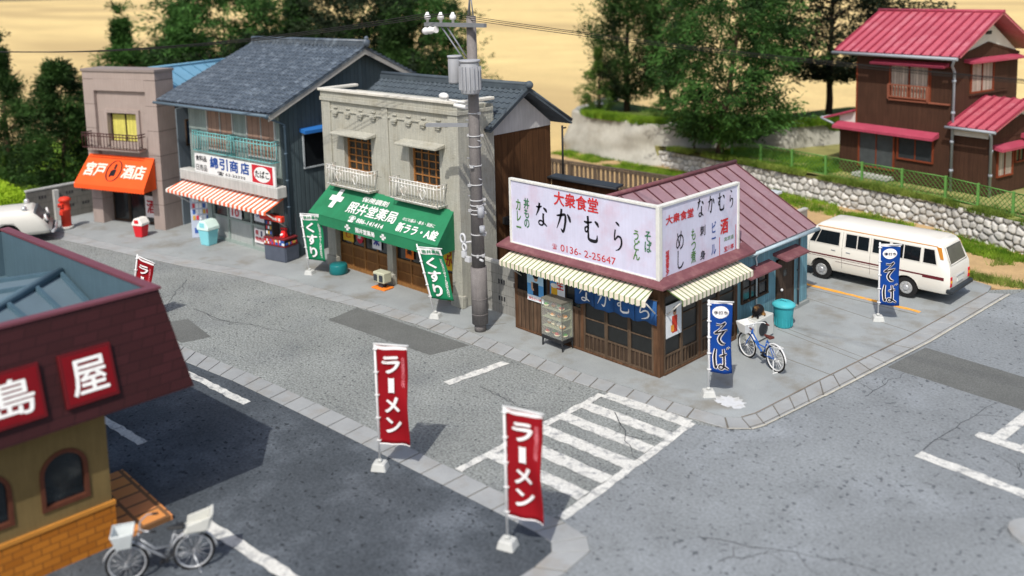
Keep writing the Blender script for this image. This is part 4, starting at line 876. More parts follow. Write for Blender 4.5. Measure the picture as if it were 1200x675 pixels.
# ================================================================== LIQUOR SHOP WITH THE ORANGE AWNING
LO = (-24.04, -2.27, 0); LA = .36
LS = thing('liquor_shop', 'narrow tan panelled two storey liquor shop with an orange awning, farthest shop of the row', 'shop', LO, LA)
tan = mat('tan facade panel', '#a1938c', .85, .06, 1.5, .2, 24, streak=.08)
L0 = plane((0, 0), 0); LSd = plane((0, 0), math.pi / 2); LW = 4.25
mb = MB(L0)
mb.box(-LW, -LW + .62, -1.0, 0, .03, 6.4); mb.box(-.62, 0, -1.0, 0, .03, 6.4)
mb.box(-LW + .62, -.62, -1.0, -.14, 4.95, 5.9); mb.box(-LW + .62, -.62, -1.0, 0, 5.9, 6.4); mb.box(-LW + .62, -2.98, -1.0, -.14, 2.6, 4.95); mb.box(-1.28, -.62, -1.0, -.14, 2.6, 4.95); mb.box(-2.98, -1.28, -1.0, -.14, 2.6, 3.7)
mb.box(-LW, 0, -1.0, 0, 6.4, 6.74)
mb.build('wall', tan, LS, .01)
mb = MB(L0); dk = mat('panel joint', '#6d625d', .9, .05, 3, 0)
for z in (1.1, 2.15, 3.2, 4.25, 5.3, 6.38): mb.box(-.62, .003, -1.0, .003, z, z + .022); mb.box(-LW - .003, -LW + .62, -1.0, .003, z, z + .022)
mb.build('panel_joints', dk, LS)
MB(L0).box(-LW - .04, .04, -1.05, .05, 6.74, 6.84).build('coping', mat('dark coping', '#8c817c', .8, .05, 3, .1), LS)
mb = MB(L0); mb.box(-3.15, -2.98, -.14, -.04, 3.55, 5.1); mb.box(-1.28, -1.11, -.14, -.04, 3.55, 5.1); mb.box(-2.98, -1.28, -.14, -.04, 4.95, 5.1); mb.build('window_surround', tan, LS)
yc = mat('yellow curtain', '#d6cd6a', .9, .1, 3, .2, ribs=('v', .10), ribdepth=.5)
window(LS, L0, -2.92, -1.34, 3.72, 4.88, oldwood_d, glass_dark, 2, 1, .06, .05, curt=yc, d=-.3)
MB(L0).box(-3.9, -.85, -.14, .3, 3.36, 3.46).build('balcony_ledge', tan, LS)
railing(LS, L0, -3.95, -.78, .5, 3.50, 4.12, mat('dark red brown iron', '#4c2f2e', .6, .1, 3, 0), 17, r=.024)
orc = mat('orange awning cloth', '#ee5a26', .75, .06, 1.5, .15, 14)
oo = awning(LS, L0, 'awning', orc, (.04, 3.12), (.86, 1.95), .16, -4.1, -.30, -4.25, -.14, .16, t=.03)
MB(L0).add([(-.30, .04, 3.1), (-.14, .85, 1.93), (-.14, .85, 1.8), (-.30, .04, 1.8)], [(0, 1, 2, 3)]).add([(-4.1, .04, 3.1), (-4.25, .85, 1.93), (-4.25, .85, 1.8), (-4.1, .04, 1.8)], [(0, 1, 2, 3)]).build('side_cloth', orc, oo)
def ofn(u, v): a = Vector((-4.1 + 3.8 * u, .04, 3.12)); b = Vector((-4.25 + 4.11 * u, .86, 1.95)); return L0 @ (b.lerp(a, v) + Vector((0, .014, .01)))
tb = MB(); write(tb, '宮戸', .06, .36, .30, .72, ofn, 0, .03); write(tb, '酒店', .62, .94, .30, .72, ofn, 0, .03)
ring = [(.49 + .10 * math.cos(a), .5 + .33 * math.sin(a)) for a in [k * math.pi / 16 for k in range(33)]]; stroke(tb, [(a, b, .012) for a, b in ring], ofn, 1, 1.4)
for a, b, c, d in ((.475, .505, .56, .72), (.46, .52, .34, .54), (.445, .47, .30, .50)): tb.add([ofn(a, c), ofn(b, c), ofn(b, d), ofn(a, d)], [(0, 1, 2, 3)], 1)
tb.build('lettering', [mat('pale orange white lettering', '#f1ddcf', .7, 0, 1, 0), ink], oo)
mb = MB(L0)
for x in (-3.6, -2.7, -2.62, -1.75, -1.0, -.66): mb.box(x, x + .06, -.62, -.56, .03, 2.4)
mb.box(-3.6, -.62, -.62, -.565, .03, .12); mb.box(-3.6, -.62, -.62, -.567, 1.35, 1.42)
o = mb.build('sliding_doors', oldwood_d, LS); MB(L0).box(-3.63, -.62, -.66, -.6, .05, 2.6).build('glass', glass_dark, o)
LM = Matrix.Translation(LO) @ Matrix.Rotation(LA, 4, 'Z') @ L0
poster_thing('wall_poster', 'poster of a bottle behind the liquor shop glass, left of the two at head height', 'poster', M=LM, u0=-3.3, u1=-2.75, z0=1.45, z1=2.2, bgc='#9c3a30', rows=[], blobs=[('r', '#d9c9b4', .1, .9, .1, .9), ('r', '#c23a2e', .4, .6, .15, .75)], d=-.56)
poster_thing('wall_poster', 'blue and orange poster behind the liquor shop glass, above the middle door', 'poster', M=LM, u0=-2.5, u1=-1.85, z0=1.45, z1=2.2, bgc='#3f5f8c', rows=[], blobs=[('e', '#d08a62', .3, .8, .2, .8)], d=-.56)
poster_thing('wall_poster', 'red and white poster at the foot of the liquor shop door', 'poster', M=LM, u0=-1.65, u1=-.95, z0=.35, z1=1.3, bgc='#e2dede', rows=[('酒', '#b02a33', .15, .85, .2, .8, dict(bold=.03))], d=-.54)
# its rear wing with the blue metal roof
grb = mat('blue grey render', '#7b8790', .85, .06, 1.2, .2, 20, streak=.1)
MB().box(-LW + .1, .05, 1.0, 8.5, .03, 5.1).build('rear_wall', grb, LS)
blu = mat('blue sheet metal roof', '#6f9cb6', .45, .06, 1.5, .1, 20, streak=.06)
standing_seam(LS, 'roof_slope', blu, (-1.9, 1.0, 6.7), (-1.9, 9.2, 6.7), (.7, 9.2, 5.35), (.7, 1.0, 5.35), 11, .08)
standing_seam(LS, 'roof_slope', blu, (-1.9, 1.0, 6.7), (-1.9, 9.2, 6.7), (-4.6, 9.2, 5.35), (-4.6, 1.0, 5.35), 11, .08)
MB(L0).extr([(-LW + .1, 5.08), (.05, 5.08), (-1.9, 6.55)], -8.4, -8.1).build('gable_wall', grb, LS)
MB().tube([(-1.9, 1.0, 6.74), (-1.9, 9.25, 6.74)], .07, 6).build('ridge_cap', blu, LS)
window(LS, plane((.05, 0), math.pi / 2), 1.5, 3.1, 3.5, 4.5, oldwood_d, glass_dark, 2, 1, .07, .05, curt=mat('blue curtain', '#4f7296', .9, .1, 3, .2, ribs=('v', .12), ribdepth=.4))

# block walls
blk = mat('concrete block wall', '#83827c', .9, .12, 2, .3, 22, streak=.15, ribs=('h', .4), ribdepth=.35)
def block_wall(name, label, a, b, h, t=.14, cap=True, m=None):
    a = Vector(a); b = Vector(b); L_ = (b - a).length; ang = math.atan2(b.y - a.y, b.x - a.x); w = thing(name, label, 'wall', (a.x, a.y, 0), ang)
    mb = MB(); nx = max(1, round(L_ / .62)); nz = round(h / .3)
    for j in range(nz):
        off = 0 if j % 2 else .31
        x = -off
        while x < L_:
            x0, x1 = max(0, x) + .006, min(L_, x + .62) - .006
            if x1 - x0 > .05: mb.box(x0, x1, -t / 2, t / 2, j * h / nz + .006, (j + 1) * h / nz - .006)
            x += .62
    mb.build('blocks', m or mat('grey concrete block', '#8f8e89', .9, .1, 1.6, .35, 22, streak=.15, fine=.06), w)
    MB().box(.01, L_ - .01, -t / 2 + .012, t / 2 - .012, 0, h - .01).build('mortar', mat('mortar', '#5e5c58', .95, .1, 3, 0), w)
    if cap: MB().box(-.02, L_ + .02, -t / 2 - .02, t / 2 + .02, h, h + .07).build('coping', conc, w)
    return w
bwl = block_wall('block_wall', 'grey concrete block wall behind the red post box, with open vent blocks', (-29.7, -5.95), (-30.05, -3.0), 1.5, m=mat('dark grey concrete block', '#6c6a65', .9, .1, 1.6, .35, 22, streak=.15))
mb = MB()
for (x, z) in ((.5, 1.1), (.5, .5), (1.7, 1.1), (1.7, .5), (2.4, 1.1), (2.4, .5)):
    for k in range(3): mb.box(x + k * .12, x + .07 + k * .12, -.078, -.06, z, z + .13)
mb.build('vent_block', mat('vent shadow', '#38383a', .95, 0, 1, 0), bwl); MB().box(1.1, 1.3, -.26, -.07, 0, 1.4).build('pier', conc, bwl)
b2 = block_wall('block_wall', 'dark concrete block wall joining the pharmacy and the corner restaurant', (-7.35, .55), (-5.2, .62), 1.55)
mb = MB()
for (x, z) in ((.9, .95), (.9, .42), (1.55, .95)):
    for k in range(3): mb.box(x + k * .11, x + .06 + k * .11, -.078, -.06, z, z + .14)
mb.build('vent_block', MATS['vent shadow'], b2)
block_wall('block_wall', 'low grey block wall behind the restaurant reaching to the front of the white van', (-4.6, 12.9), (-4.55, 15.9), .62)
mb = MB(Matrix.Translation((0, 0, 0))); mb.box(-4.5, 2.2, 13.6, 13.78, 0, .34); mb.box(-4.5, 2.2, 13.56, 13.82, .34, .40)
tag(mb.build('low_wall', conc, bevel=.01), 'long low concrete wall running behind the white van', 'wall')
# store box
sb = thing('storage_shed', 'small pale grey storage shed behind the restaurant roof', 'shed', (-5.95, 14.1, 0), 0)
MB().box(-.75, .75, -.8, .8, 0, 1.35).build('body', grey_trim, sb, .02); MB().box(-.85, .85, -.9, .9, 1.35, 1.46).build('roof', mat('light grey lid', '#c2c9cd', .5, .06, 2, .1), sb, .02)
# slatted timber fence
def timber_fence(name, label, a, b, h):
    a = Vector(a); b = Vector(b); L_ = (b - a).length; w = thing(name, label, 'fence', (a.x, a.y, 0), math.atan2(b.y - a.y, b.x - a.x)); mb = MB()
    x = .03
    while x < L_ - .1: mb.box(x, x + rnd.uniform(.15, .19), .03, .06, .04, h - rnd.uniform(.02, .06)); x += .27
    mb.build('pickets', mat('grey brown fence board', '#62564a', .9, .15, 3, .3, streak=.25), w)
    mb = MB(); mb.box(0, L_, -.03, .029, h - .14, h - .05); mb.box(0, L_, -.03, .029, .3, .4); mb.box(-.02, L_ + .02, -.05, .09, h - .02, h + .05)
    for k in range(int(L_ / 1.6) + 1): mb.box(k * 1.6, k * 1.6 + .1, -.09, -.031, 0, h - .03)
    mb.build('rails', MATS['grey brown fence board'], w); return w
timber_fence('timber_fence', 'grey brown slatted timber fence behind the restaurant roof', (-18.3, 15.0), (-8.6, 15.4), 1.2)

# ================================================================== HOUSE ON THE TERRACE
HO = (-.81, 20.94, 1.06); HA = -.19
HS = thing('brown_house', 'brown boarded two storey house with red standing seam roofs on the terrace', 'house', HO, HA)
brn = mat('dark brown boarding', '#46301f' if False else '#4a3226', .8, .10, 1.2, .2, 26, streak=.18, ribs=('v', .2), ribdepth=.22)
redm = mat('red painted metal roof', '#a8455a', .5, .07, 1.2, .12, 20, streak=.06, stain=('#b25a69', .5, 2))
trim = mat('rust brown window trim', '#7d3d26', .7, .1, 3, .1)
red_glint = mat('glint lightened red metal roof', '#b85a68', .4, .10, .8, .12, 20, streak=.12, stain=('#c9808a', .6, 1.4), spec=.5); H0 = plane((0, 0), 0); H1 = plane((0, 0), math.pi / 2)  # roof red raised towards pink to carry the glint of the sun
mb = MB(); mb.box(-4.6, 0, 0, 4.85, 0, 5.5); mb.box(-5.45, -4.6, .02, 4.8, 0, 2.3); mb.build('wall', brn, HS)
mb = MB(plane((.004, 0), math.pi / 2)); mb.extr([(-.0, 5.45), (4.85, 5.45), (2.42, 6.95)], -.2, .012); mb.M = plane((-4.6, 0), math.pi / 2); mb.extr([(0, 5.45), (4.85, 5.45), (2.42, 6.95)], -.01, .2); mb.build('gable_wall', mat('off white gable', '#cfccc4', .8, .06, 2, .1), HS)
mb = MB(H1); mb.add([], []); 
mb.hexa([(-.02, .0, 5.40), (2.42, .0, 5.95), (2.42, .05, 5.95), (-.02, .05, 5.40), (-.02, .0, 5.50), (2.42, .0, 6.05), (2.42, .05, 6.05), (-.02, .05, 5.50)]); mb.hexa([(2.42, .0, 5.95), (4.87, .0, 5.40), (4.87, .05, 5.40), (2.42, .05, 5.95), (2.42, .0, 6.05), (4.87, .0, 5.50), (4.87, .05, 5.50), (2.42, .05, 6.05)])
mb.extr([(0, 5.4), (4.85, 5.4), (2.42, 5.95)], .0, .028); mb.build('gable_trim', brn, HS)
MB(H1).box(2.2, 2.65, .012, .03, 6.35, 6.5).build('gable_vent', iron, HS)
standing_seam(HS, 'roof_slope', red_glint, (-5.2, 2.42, 7.28), (.62, 2.42, 7.28), (.62, -.62, 5.62), (-5.35, -.62, 5.62), 14, .07, .055, .075)
standing_seam(HS, 'roof_slope', red_glint, (-5.2, 2.42, 7.28), (.62, 2.42, 7.28), (.62, 5.45, 5.62), (-5.2, 5.45, 5.62), 14, .07, .055, .075)
MB().tube([(-5.25, 2.42, 7.32), (.66, 2.42, 7.32)], .08, 6).build('ridge_cap', redm, HS)
mb = MB(); gm_ = mat('grey gutter and pipe', '#9aa0a8', .45, .06, 3, .1)
mb.tube([(-5.4, -.70, 5.52), (.55, -.70, 5.52)], .07, 8); mb.tube([(.42, -.7, 5.48), (.1, -.3, 5.2), (.08, -.09, 4.95), (.08, -.09, 0)], .055, 8); [mb.cyl(.08, -.09, z, z + .12, .08, n=8) for z in (.8, 2.0, 3.2, 4.5)]; mb.build('gutter', gm_, HS)
mb = MB(H0); mb.hexa([(-3.65, 0, 5.13), (-.2, 0, 5.13), (-.2, .42, 5.08), (-3.65, .42, 5.08), (-3.65, 0, 5.28), (-.2, 0, 5.28), (-.2, .42, 5.17), (-3.65, .42, 5.17)])
mb.hexa([(-5.5, 0, 2.13), (-.55, 0, 2.13), (-.55, .5, 2.04), (-5.5, .5, 2.04), (-5.5, 0, 2.34), (-.55, 0, 2.34), (-.55, .5, 2.15), (-5.5, .5, 2.15)])
mb.M = H1; mb.hexa([(.7, 0, 5.26), (4.75, 0, 5.26), (4.75, .4, 5.22), (.7, .4, 5.22), (.7, 0, 5.42), (4.75, 0, 5.42), (4.75, .4, 5.30), (.7, .4, 5.30)])
mb.build('window_hood', redm, HS)
window(HS, H0, -2.85, -1.1, 3.66, 5.05, trim, glass_dark, 2, 1, .07, .05, curt=curtain)
mb = MB(H0)
for i in range(13): x = -2.85 + 1.75 * i / 12; mb.box(x - .02, x + .02, .12, .16, 3.72, 4.2)
mb.box(-2.9, -1.05, .11, .17, 4.2, 4.25); mb.box(-2.9, -.1, .0, .12, 3.54, 3.60); mb.box(-2.9, -1.05, .11, .17, 3.68, 3.73); mb.box(-2.93, -2.88, 0, .17, 3.6, 4.25); mb.box(-1.07, -1.02, 0, .17, 3.6, 4.25); mb.build('window_rail', mat('brown red rail', '#8c5542', .7, .1, 3, .1), HS)
mb = MB(H0); mb.box(-1.02, -.98, 0, .02, 3.6, 5.1); mb.box(-4.6, -4.54, 0, .03, 2.3, 5.1); mb.box(-2.9, -.05, 0, .02, 5.08, 5.12); mb.build('trim_board', trim, HS)
window(HS, H0, -4.35, -2.65, .45, 2.0, trim, mat('grey net glass', '#4b4f50', .4, .15, 4, 0), 2, 1, .06, .05)
window(HS, H0, -2.4, -.82, 1.05, 2.0, trim, mat('grey net glass dim', '#34383a', .4, .15, 4, 0), 2, 1, .06, .05)
window(HS, H1, 1.25, 2.85, 4.0, 5.15, trim, glass_dark, 2, 1, .06, .05, curt=curtain)
MB(H1).box(2.95, 3.95, 0, .06, 3.95, 5.15).box(1.1, 4.0, .0, .08, 3.85, 3.94).build('shutter_box', brn, HS)
mb = MB(); mb.slab([(-4.6, -.25, 2.95), (-4.6, 4.9, 2.95), (-6.2, 4.9, 2.45), (-6.2, -.25, 2.45)], .09); mb.build('side_roof', redm, HS)
mb = MB(H0); mb.extr([(-5.45, 2.28), (-4.6, 2.28), (-4.6, 2.84), (-5.45, 2.58)], -.05, .012); mb.build('side_gable', MATS['off white gable'], HS)
mb = MB(H0); mb.box(-5.47, -4.6, 0, .04, 2.22, 2.30); mb.build('trim_board', trim, HS)
mb = MB(); mb.tube([(-6.25, -.3, 2.42), (-6.25, 4.9, 2.42)], .06, 6); mb.tube([(-6.25, -.28, 2.4), (-5.6, -.25, 2.2)], .05, 6); mb.build('gutter', gm_, HS)
# porch wing on the gable side
PX = 1.55
MB().box(.0, PX, .12, 4.6, 0, 2.75).build('porch_wall', brn, HS)
standing_seam(HS, 'porch_roof', red_glint, (.0, 2.36, 3.75), (PX + .5, 2.36, 3.75), (PX + .5, -.35, 2.78), (.0, -.35, 2.78), 5, .07, .055, .075)
standing_seam(HS, 'porch_roof', red_glint, (.0, 2.36, 3.75), (PX + .5, 2.36, 3.75), (PX + .5, 5.0, 2.78), (.0, 5.0, 2.78), 5, .07, .055, .075)
HP = plane((PX, 0), math.pi / 2)
MB(HP).extr([(.12, 2.72), (4.6, 2.72), (2.36, 3.6)], -.2, .012).build('porch_gable', MATS['off white gable'], HS)
mb = MB(HP); mb.hexa([(.1, .0, 2.4), (2.36, .0, 3.05), (2.36, .04, 3.05), (.1, .04, 2.4), (.1, .0, 2.5), (2.36, .0, 3.15), (2.36, .04, 3.15), (.1, .04, 2.5)]); mb.hexa([(2.36, .0, 3.05), (4.62, .0, 2.4), (4.62, .04, 2.4), (2.36, .04, 3.05), (2.36, .0, 3.15), (4.62, .0, 2.5), (4.62, .04, 2.5), (2.36, .04, 3.15)]); mb.extr([(.12, 2.3), (4.6, 2.3), (4.6, 2.45), (2.36, 3.08), (.12, 2.45)], .0, .022); mb.build('gable_trim', brn, HS)
MB(H0).box(.02, PX, -.12 + .12, -.09 + .12, 2.35, 2.74).build('eave_board', MATS['off white gable'], HS)
mb = MB(); mb.tube([(-.05, -.42, 2.7), (PX + .5, -.42, 2.7)], .06, 8); mb.tube([(PX + .3, -.42, 2.65), (PX + .08, .05, 2.35), (PX + .07, .1, 0)], .055, 8); [mb.cyl(PX + .07, .1, z, z + .12, .075, n=8) for z in (.8, 1.8)]; mb.build('gutter', gm_, HS)
window(HS, HP, .7, 1.75, .75, 1.75, trim, glass_dark, 2, 1, .06, .05, curt=curtain); window(HS, HP, 2.0, 2.65, 1.2, 1.8, trim, glass_dark, 2, 1, .05, .05)
mb = MB(HP); mb.hexa([(.3, 0, 1.9), (2.9, 0, 1.9), (2.9, .42, 1.82), (.3, .42, 1.82), (.3, 0, 2.06), (2.9, 0, 2.06), (2.9, .42, 1.92), (.3, .42, 1.92)]); mb.hexa([(2.4, 0, 2.14), (4.7, 0, 2.14), (4.7, .9, 2.04), (2.4, .9, 2.04), (2.4, 0, 2.34), (4.7, 0, 2.34), (4.7, .9, 2.18), (2.4, .9, 2.18)]); mb.build('porch_hood', redm, HS)
pd = MB(HP).box(2.98, 3.75, 0, .05, .05, 2.0).build('door', mat('tan door timber', '#8a633f', .7, .1, 3, .1, streak=.15), HS); MB(HP).ball((3.12, .09, 1.0), .05).build('handle', white_trim, pd)
MB(HP).box(3.85, 4.5, 0, .05, .05, 2.0).build('door', trim, HS)
MB().box(-4.4, -2.6, -.5, -.02, 0, .14).build('doorstep', conc, HS)

# green mesh fence along the terrace edge
def mesh_fence(path, z, h=.86):
    f = thing('green_mesh_fence', 'green mesh fence of diamond lattice panels on top of the stone retaining wall', 'fence', (*path[0], 0), 0)
    ox, oy = path[0]; g = mat('green fence paint', '#5f9048', .55, .08, 3, .1); posts = MB(); rails = MB(); mesh = MB()
    r = .014
    for i in range(len(path) - 1):
        a = Vector((path[i][0] - ox, path[i][1] - oy, z)); b = Vector((path[i + 1][0] - ox, path[i + 1][1] - oy, z)); L_ = (b - a).length; n = max(1, round(L_ / 1.9))
        for k in range(n):
            p = a.lerp(b, k / n); q = a.lerp(b, (k + 1) / n)
            MB().box(p.x - .045, p.x + .045, p.y - .045, p.y + .045, z - .05, z + h + .05).build('post', g, f)
            for zz in (.03, h): rails.tube([p + Vector((0, 0, zz)), q + Vector((0, 0, zz))], .026, 5)
            W_2 = (q - p).length; st = .21; hh = h - .04; m = int((W_2 + hh) / st) + 1
            for sgn in (0, 1):
                for j in range(m):
                    u0_ = j * st - hh; s0 = max(0, u0_); s1 = min(W_2, u0_ + hh)
                    if s1 <= s0: continue
                    za, zb_ = s0 - u0_, s1 - u0_
                    if sgn: P0, P1 = W_2 - s0, W_2 - s1
                    else: P0, P1 = s0, s1
                    d = (q - p).normalized(); A = p + d * P0 + Vector((0, 0, .03 + za)); B = p + d * P1 + Vector((0, 0, .03 + zb_))
                    mesh.tube([A, B], r, 3, cap=False, smooth=False)
    e = Vector((path[-1][0] - ox, path[-1][1] - oy, z)); MB().box(e.x - .045, e.x + .045, e.y - .045, e.y + .045, z - .05, z + h + .05).build('post', g, f)
    rails.build('rail', g, f); mesh.build('lattice', g, f)
mesh_fence([(-11.9, 22.0), (-4.3, 20.35), (-.5, 19.65), (2.4, 18.4), (9.5, 15.9)], 1.02)
# corner of the far block, only its rounded edge shows
struct('pavement', MB().prism([(8.95 - .55 * math.cos(t) , -.75 + .5 * math.sin(t)) for t in [-math.pi / 2 + k * math.pi / 8 for k in range(9)]] + [(20, .6), (20, -2.6)], -.1, .06), kerb_m)

# ================================================================== FOREGROUND SHOP WITH THE MANSARD ROOF
FO = thing('noodle_shop', 'foreground noodle shop with brown mansard roof, red square signs and orange brick base', 'restaurant', (-3.0, -12.42, 0), 0)
dM = lambda x, y, z=0: (x + 3.0, y + 12.42, z)
och = mat('ochre render', '#75633f', .9, .1, 1.5, .3, 20, streak=.1)
brk = mat('orange brown brick', '#b87530', .8, .12, 2, .3, 22)
def brickify(m, c1, c2, mortar, bw_, bh):
    nt = m.node_tree; N = nt.nodes; L = nt.links; b = N['Principled BSDF']; tc = N.new('ShaderNodeTexCoord'); s = N.new('ShaderNodeSeparateXYZ'); L.new(tc.outputs['Object'], s.inputs[0])
    a = N.new('ShaderNodeMath'); a.operation = 'ADD'; L.new(s.outputs['X'], a.inputs[0]); L.new(s.outputs['Y'], a.inputs[1]); cmb = N.new('ShaderNodeCombineXYZ'); L.new(a.outputs[0], cmb.inputs['X']); L.new(s.outputs['Z'], cmb.inputs['Y'])
    br = N.new('ShaderNodeTexBrick'); br.inputs['Scale'].default_value = 1; br.inputs['Brick Width'].default_value = bw_; br.inputs['Row Height'].default_value = bh; br.inputs['Mortar Size'].default_value = bh * .07
    br.inputs['Color1'].default_value = (*srgb(c1), 1); br.inputs['Color2'].default_value = (*srgb(c2), 1); br.inputs['Mortar'].default_value = (*srgb(mortar), 1); L.new(cmb.outputs[0], br.inputs['Vector']); L.new(br.outputs['Color'], b.inputs['Base Color'])
brickify(brk, '#bb7528', '#a5631f', '#7d4d22', .30, .13)
Fx = plane((0, 0), math.pi / 2)        # u = along +y from the wall corner, d = +x
mb = MB(Fx)
# wall with two arched openings: strips around them
def arch(u0, u1, z0, zs, n=12): # outline points
    c = (u0 + u1) / 2; r = (u1 - u0) / 2
    return [(u0, z0), (u1, z0)] + [(c + r * math.cos(t), zs + r * math.sin(t)) for t in [math.pi * k / n for k in range(n + 1)]]
mb.box(-7, 0, -5, -.12, .02, 3.2)
wz = [(-1.16, -.36), (-2.40, -1.60), (-3.64, -2.84), (-4.88, -4.08)]
x = 0
for (a, b) in wz:
    mb.box(b, x, -.12, 0, .82, 2.75); mb.box(a, b, -.12, 0, .82, 1.12); x = a
    c = (a + b) / 2; r = (b - a) / 2; zs = 1.74
    for k in range(8):
        t0 = math.pi * k / 8; t1 = math.pi * (k + 1) / 8
        mb.hexa([(c + r * math.cos(t1), -.12, zs + r * math.sin(t1)), (c + r * math.cos(t0), -.12, zs + r * math.sin(t0)), (c + r * math.cos(t0), 0, zs + r * math.sin(t0)), (c + r * math.cos(t1), 0, zs + r * math.sin(t1)), (c + r * math.cos(t1), -.12, 2.75), (c + r * math.cos(t0), -.12, 2.75), (c + r * math.cos(t0), 0, 2.75), (c + r * math.cos(t1), 0, 2.75)])
mb.box(-7, x, -.12, 0, .82, 2.75)
mb.build('wall', och, FO)
MB(Fx).box(-7, .04, -4, .04, 0, .84).build('brick_base', brk, FO)
mb = MB(Fx)
mb.box(-7, .05, -.02, .06, .80, .87); mb.build('base_cap', mat('brick cap', '#c08238', .8, .1, 3, .2), FO)
ftr = mat('brown arch frame', '#5a3426', .7, .15, 3, .2)
for (a, b) in wz:
    o = arch(a, b, 1.12, 1.74); i_ = arch(a + .07, b - .07, 1.19, 1.74); n = len(o); f = MB(Fx)
    f.add([(p[0], .03, p[1]) for p in o] + [(p[0], .03, p[1]) for p in i_] + [(p[0], -.1, p[1]) for p in o] + [(p[0], -.1, p[1]) for p in i_], [(k, (k + 1) % n, n + (k + 1) % n, n + k) for k in range(n)] + [(n + k, n + (k + 1) % n, 3 * n + (k + 1) % n, 3 * n + k) for k in range(n)] + [(k, 2 * n + k, 2 * n + (k + 1) % n, (k + 1) % n) for k in range(n)])
    w = f.build('window', ftr, FO); MB(Fx).add([(p[0], -.06, p[1]) for p in i_], [tuple(range(n))]).build('glass', mat('smoked glass', '#1b2226', .15, .3, 3, 0, spec=.6), w)
# mansard band
man = mat('dark red brown shingle', '#3a1a1c', .55, .12, 2, .2, 20, streak=.12); brickify(man, '#3b1c1e', '#331819', '#2b1415', .42, .17)
man.node_tree.nodes['Principled BSDF'].inputs['Roughness'].default_value = .45
E0 = [(-2.54, -20), (-2.54, -10.93), (-11, -10.93 + .0)]; T0 = [(-3.17, -20), (-3.17, -11.22), (-10.6, -11.86)]
e0 = Vector(dM(-2.54, -20, 2.7)); e1 = Vector(dM(-2.54, -10.94, 2.7)); e2 = Vector(dM(-10.4, -11.35, 2.7)); t0 = Vector(dM(-3.17, -20, 4.5)); t1 = Vector(dM(-3.17, -11.22, 4.5)); t2 = Vector(dM(-10.3, -11.82, 4.5))
inn = Vector((-.14, -.16, 0)); mb = MB()
mb.add([e0, e1, t1, t0, e1, e2, t2, t1], [(0, 1, 2, 3), (4, 5, 6, 7)])
e3 = Vector(dM(-10.5, -20, 2.7)); t3 = Vector(dM(-10.2, -20, 4.5)); mb.add([e2, e3, t3, t2], [(0, 1, 2, 3)])
mb.add([e0, e1, e1 + Vector((-.35, -.35, -.04)), e0 + Vector((-.35, 0, -.04)), e2 + Vector((0, -.35, -.04))], [(0, 1, 2, 3), (1, 4, 2)])
mb.build('mansard_roof', man, FO)
inw = mat('blue grey parapet lining', '#4f6570', .6, .08, 1.4, .15, 20, streak=.08); mb = MB()
ti0, ti1, ti2 = t0 + Vector((-.13, 0, 0)), t1 + Vector((-.13, -.14, 0)), t2 + Vector((0, -.13, 0)); dz = Vector((0, 0, -1.1))
mb.add([ti0, ti1, ti1 + dz, ti0 + dz, ti1, ti2, ti2 + dz, ti1 + dz, ti2, t3, t3 + dz, ti2 + dz], [(0, 1, 2, 3), (4, 5, 6, 7), (8, 9, 10, 11)])
mb.add([ti0 + dz, ti1 + dz, ti2 + dz, t3 + dz], [(0, 1, 2, 3)]); mb.build('parapet_lining', inw, FO)
mb = MB(); up = Vector((0, 0, .05))
ou0, ou1, ou2 = t0 + Vector((.04, 0, 0)), t1 + Vector((.04, .04, 0)), t2 + Vector((-.04, .04, 0))
mb.hexa([ou0, ou1, ti1 + Vector((-.02, -.02, 0)), ti0 + Vector((-.02, 0, 0)), ou0 + up, ou1 + up, ti1 + Vector((-.02, -.02, 0)) + up, ti0 + Vector((-.02, 0, 0)) + up]); mb.hexa([ou1, ou2, ti2 + Vector((0, -.02, 0)), ti1 + Vector((-.02, -.02, 0)), ou1 + up, ou2 + up, ti2 + Vector((0, -.02, 0)) + up, ti1 + Vector((-.02, -.02, 0)) + up]); mb.build('coping', mat('maroon coping', '#70404a', .5, .08, 3, .1), FO)
slab_i = mat('blue grey sheet roof', '#647680', .5, .08, 1.5, .1, 20)
standing_seam(FO, 'inner_roof', slab_i, dM(-6.95, -11.75, 4.12), dM(-4.4, -14.6, 4.12), dM(-3.5, -14.0, 3.62), dM(-5.5, -11.6, 3.62), 4, .1, .08, .10)
standing_seam(FO, 'inner_roof', slab_i, dM(-6.95, -11.75, 4.12), dM(-4.4, -14.6, 4.12), dM(-6.3, -16.8, 3.6), dM(-9.5, -13.5, 3.6), 4, .1, .08, .10)
MB().tube([dM(-6.97, -11.73, 4.16), dM(-4.4, -14.6, 4.16)], .09, 6).build('ridge_cap', mat('grey blue ridge cap', '#5d7480', .5, .08, 2, .1), FO)
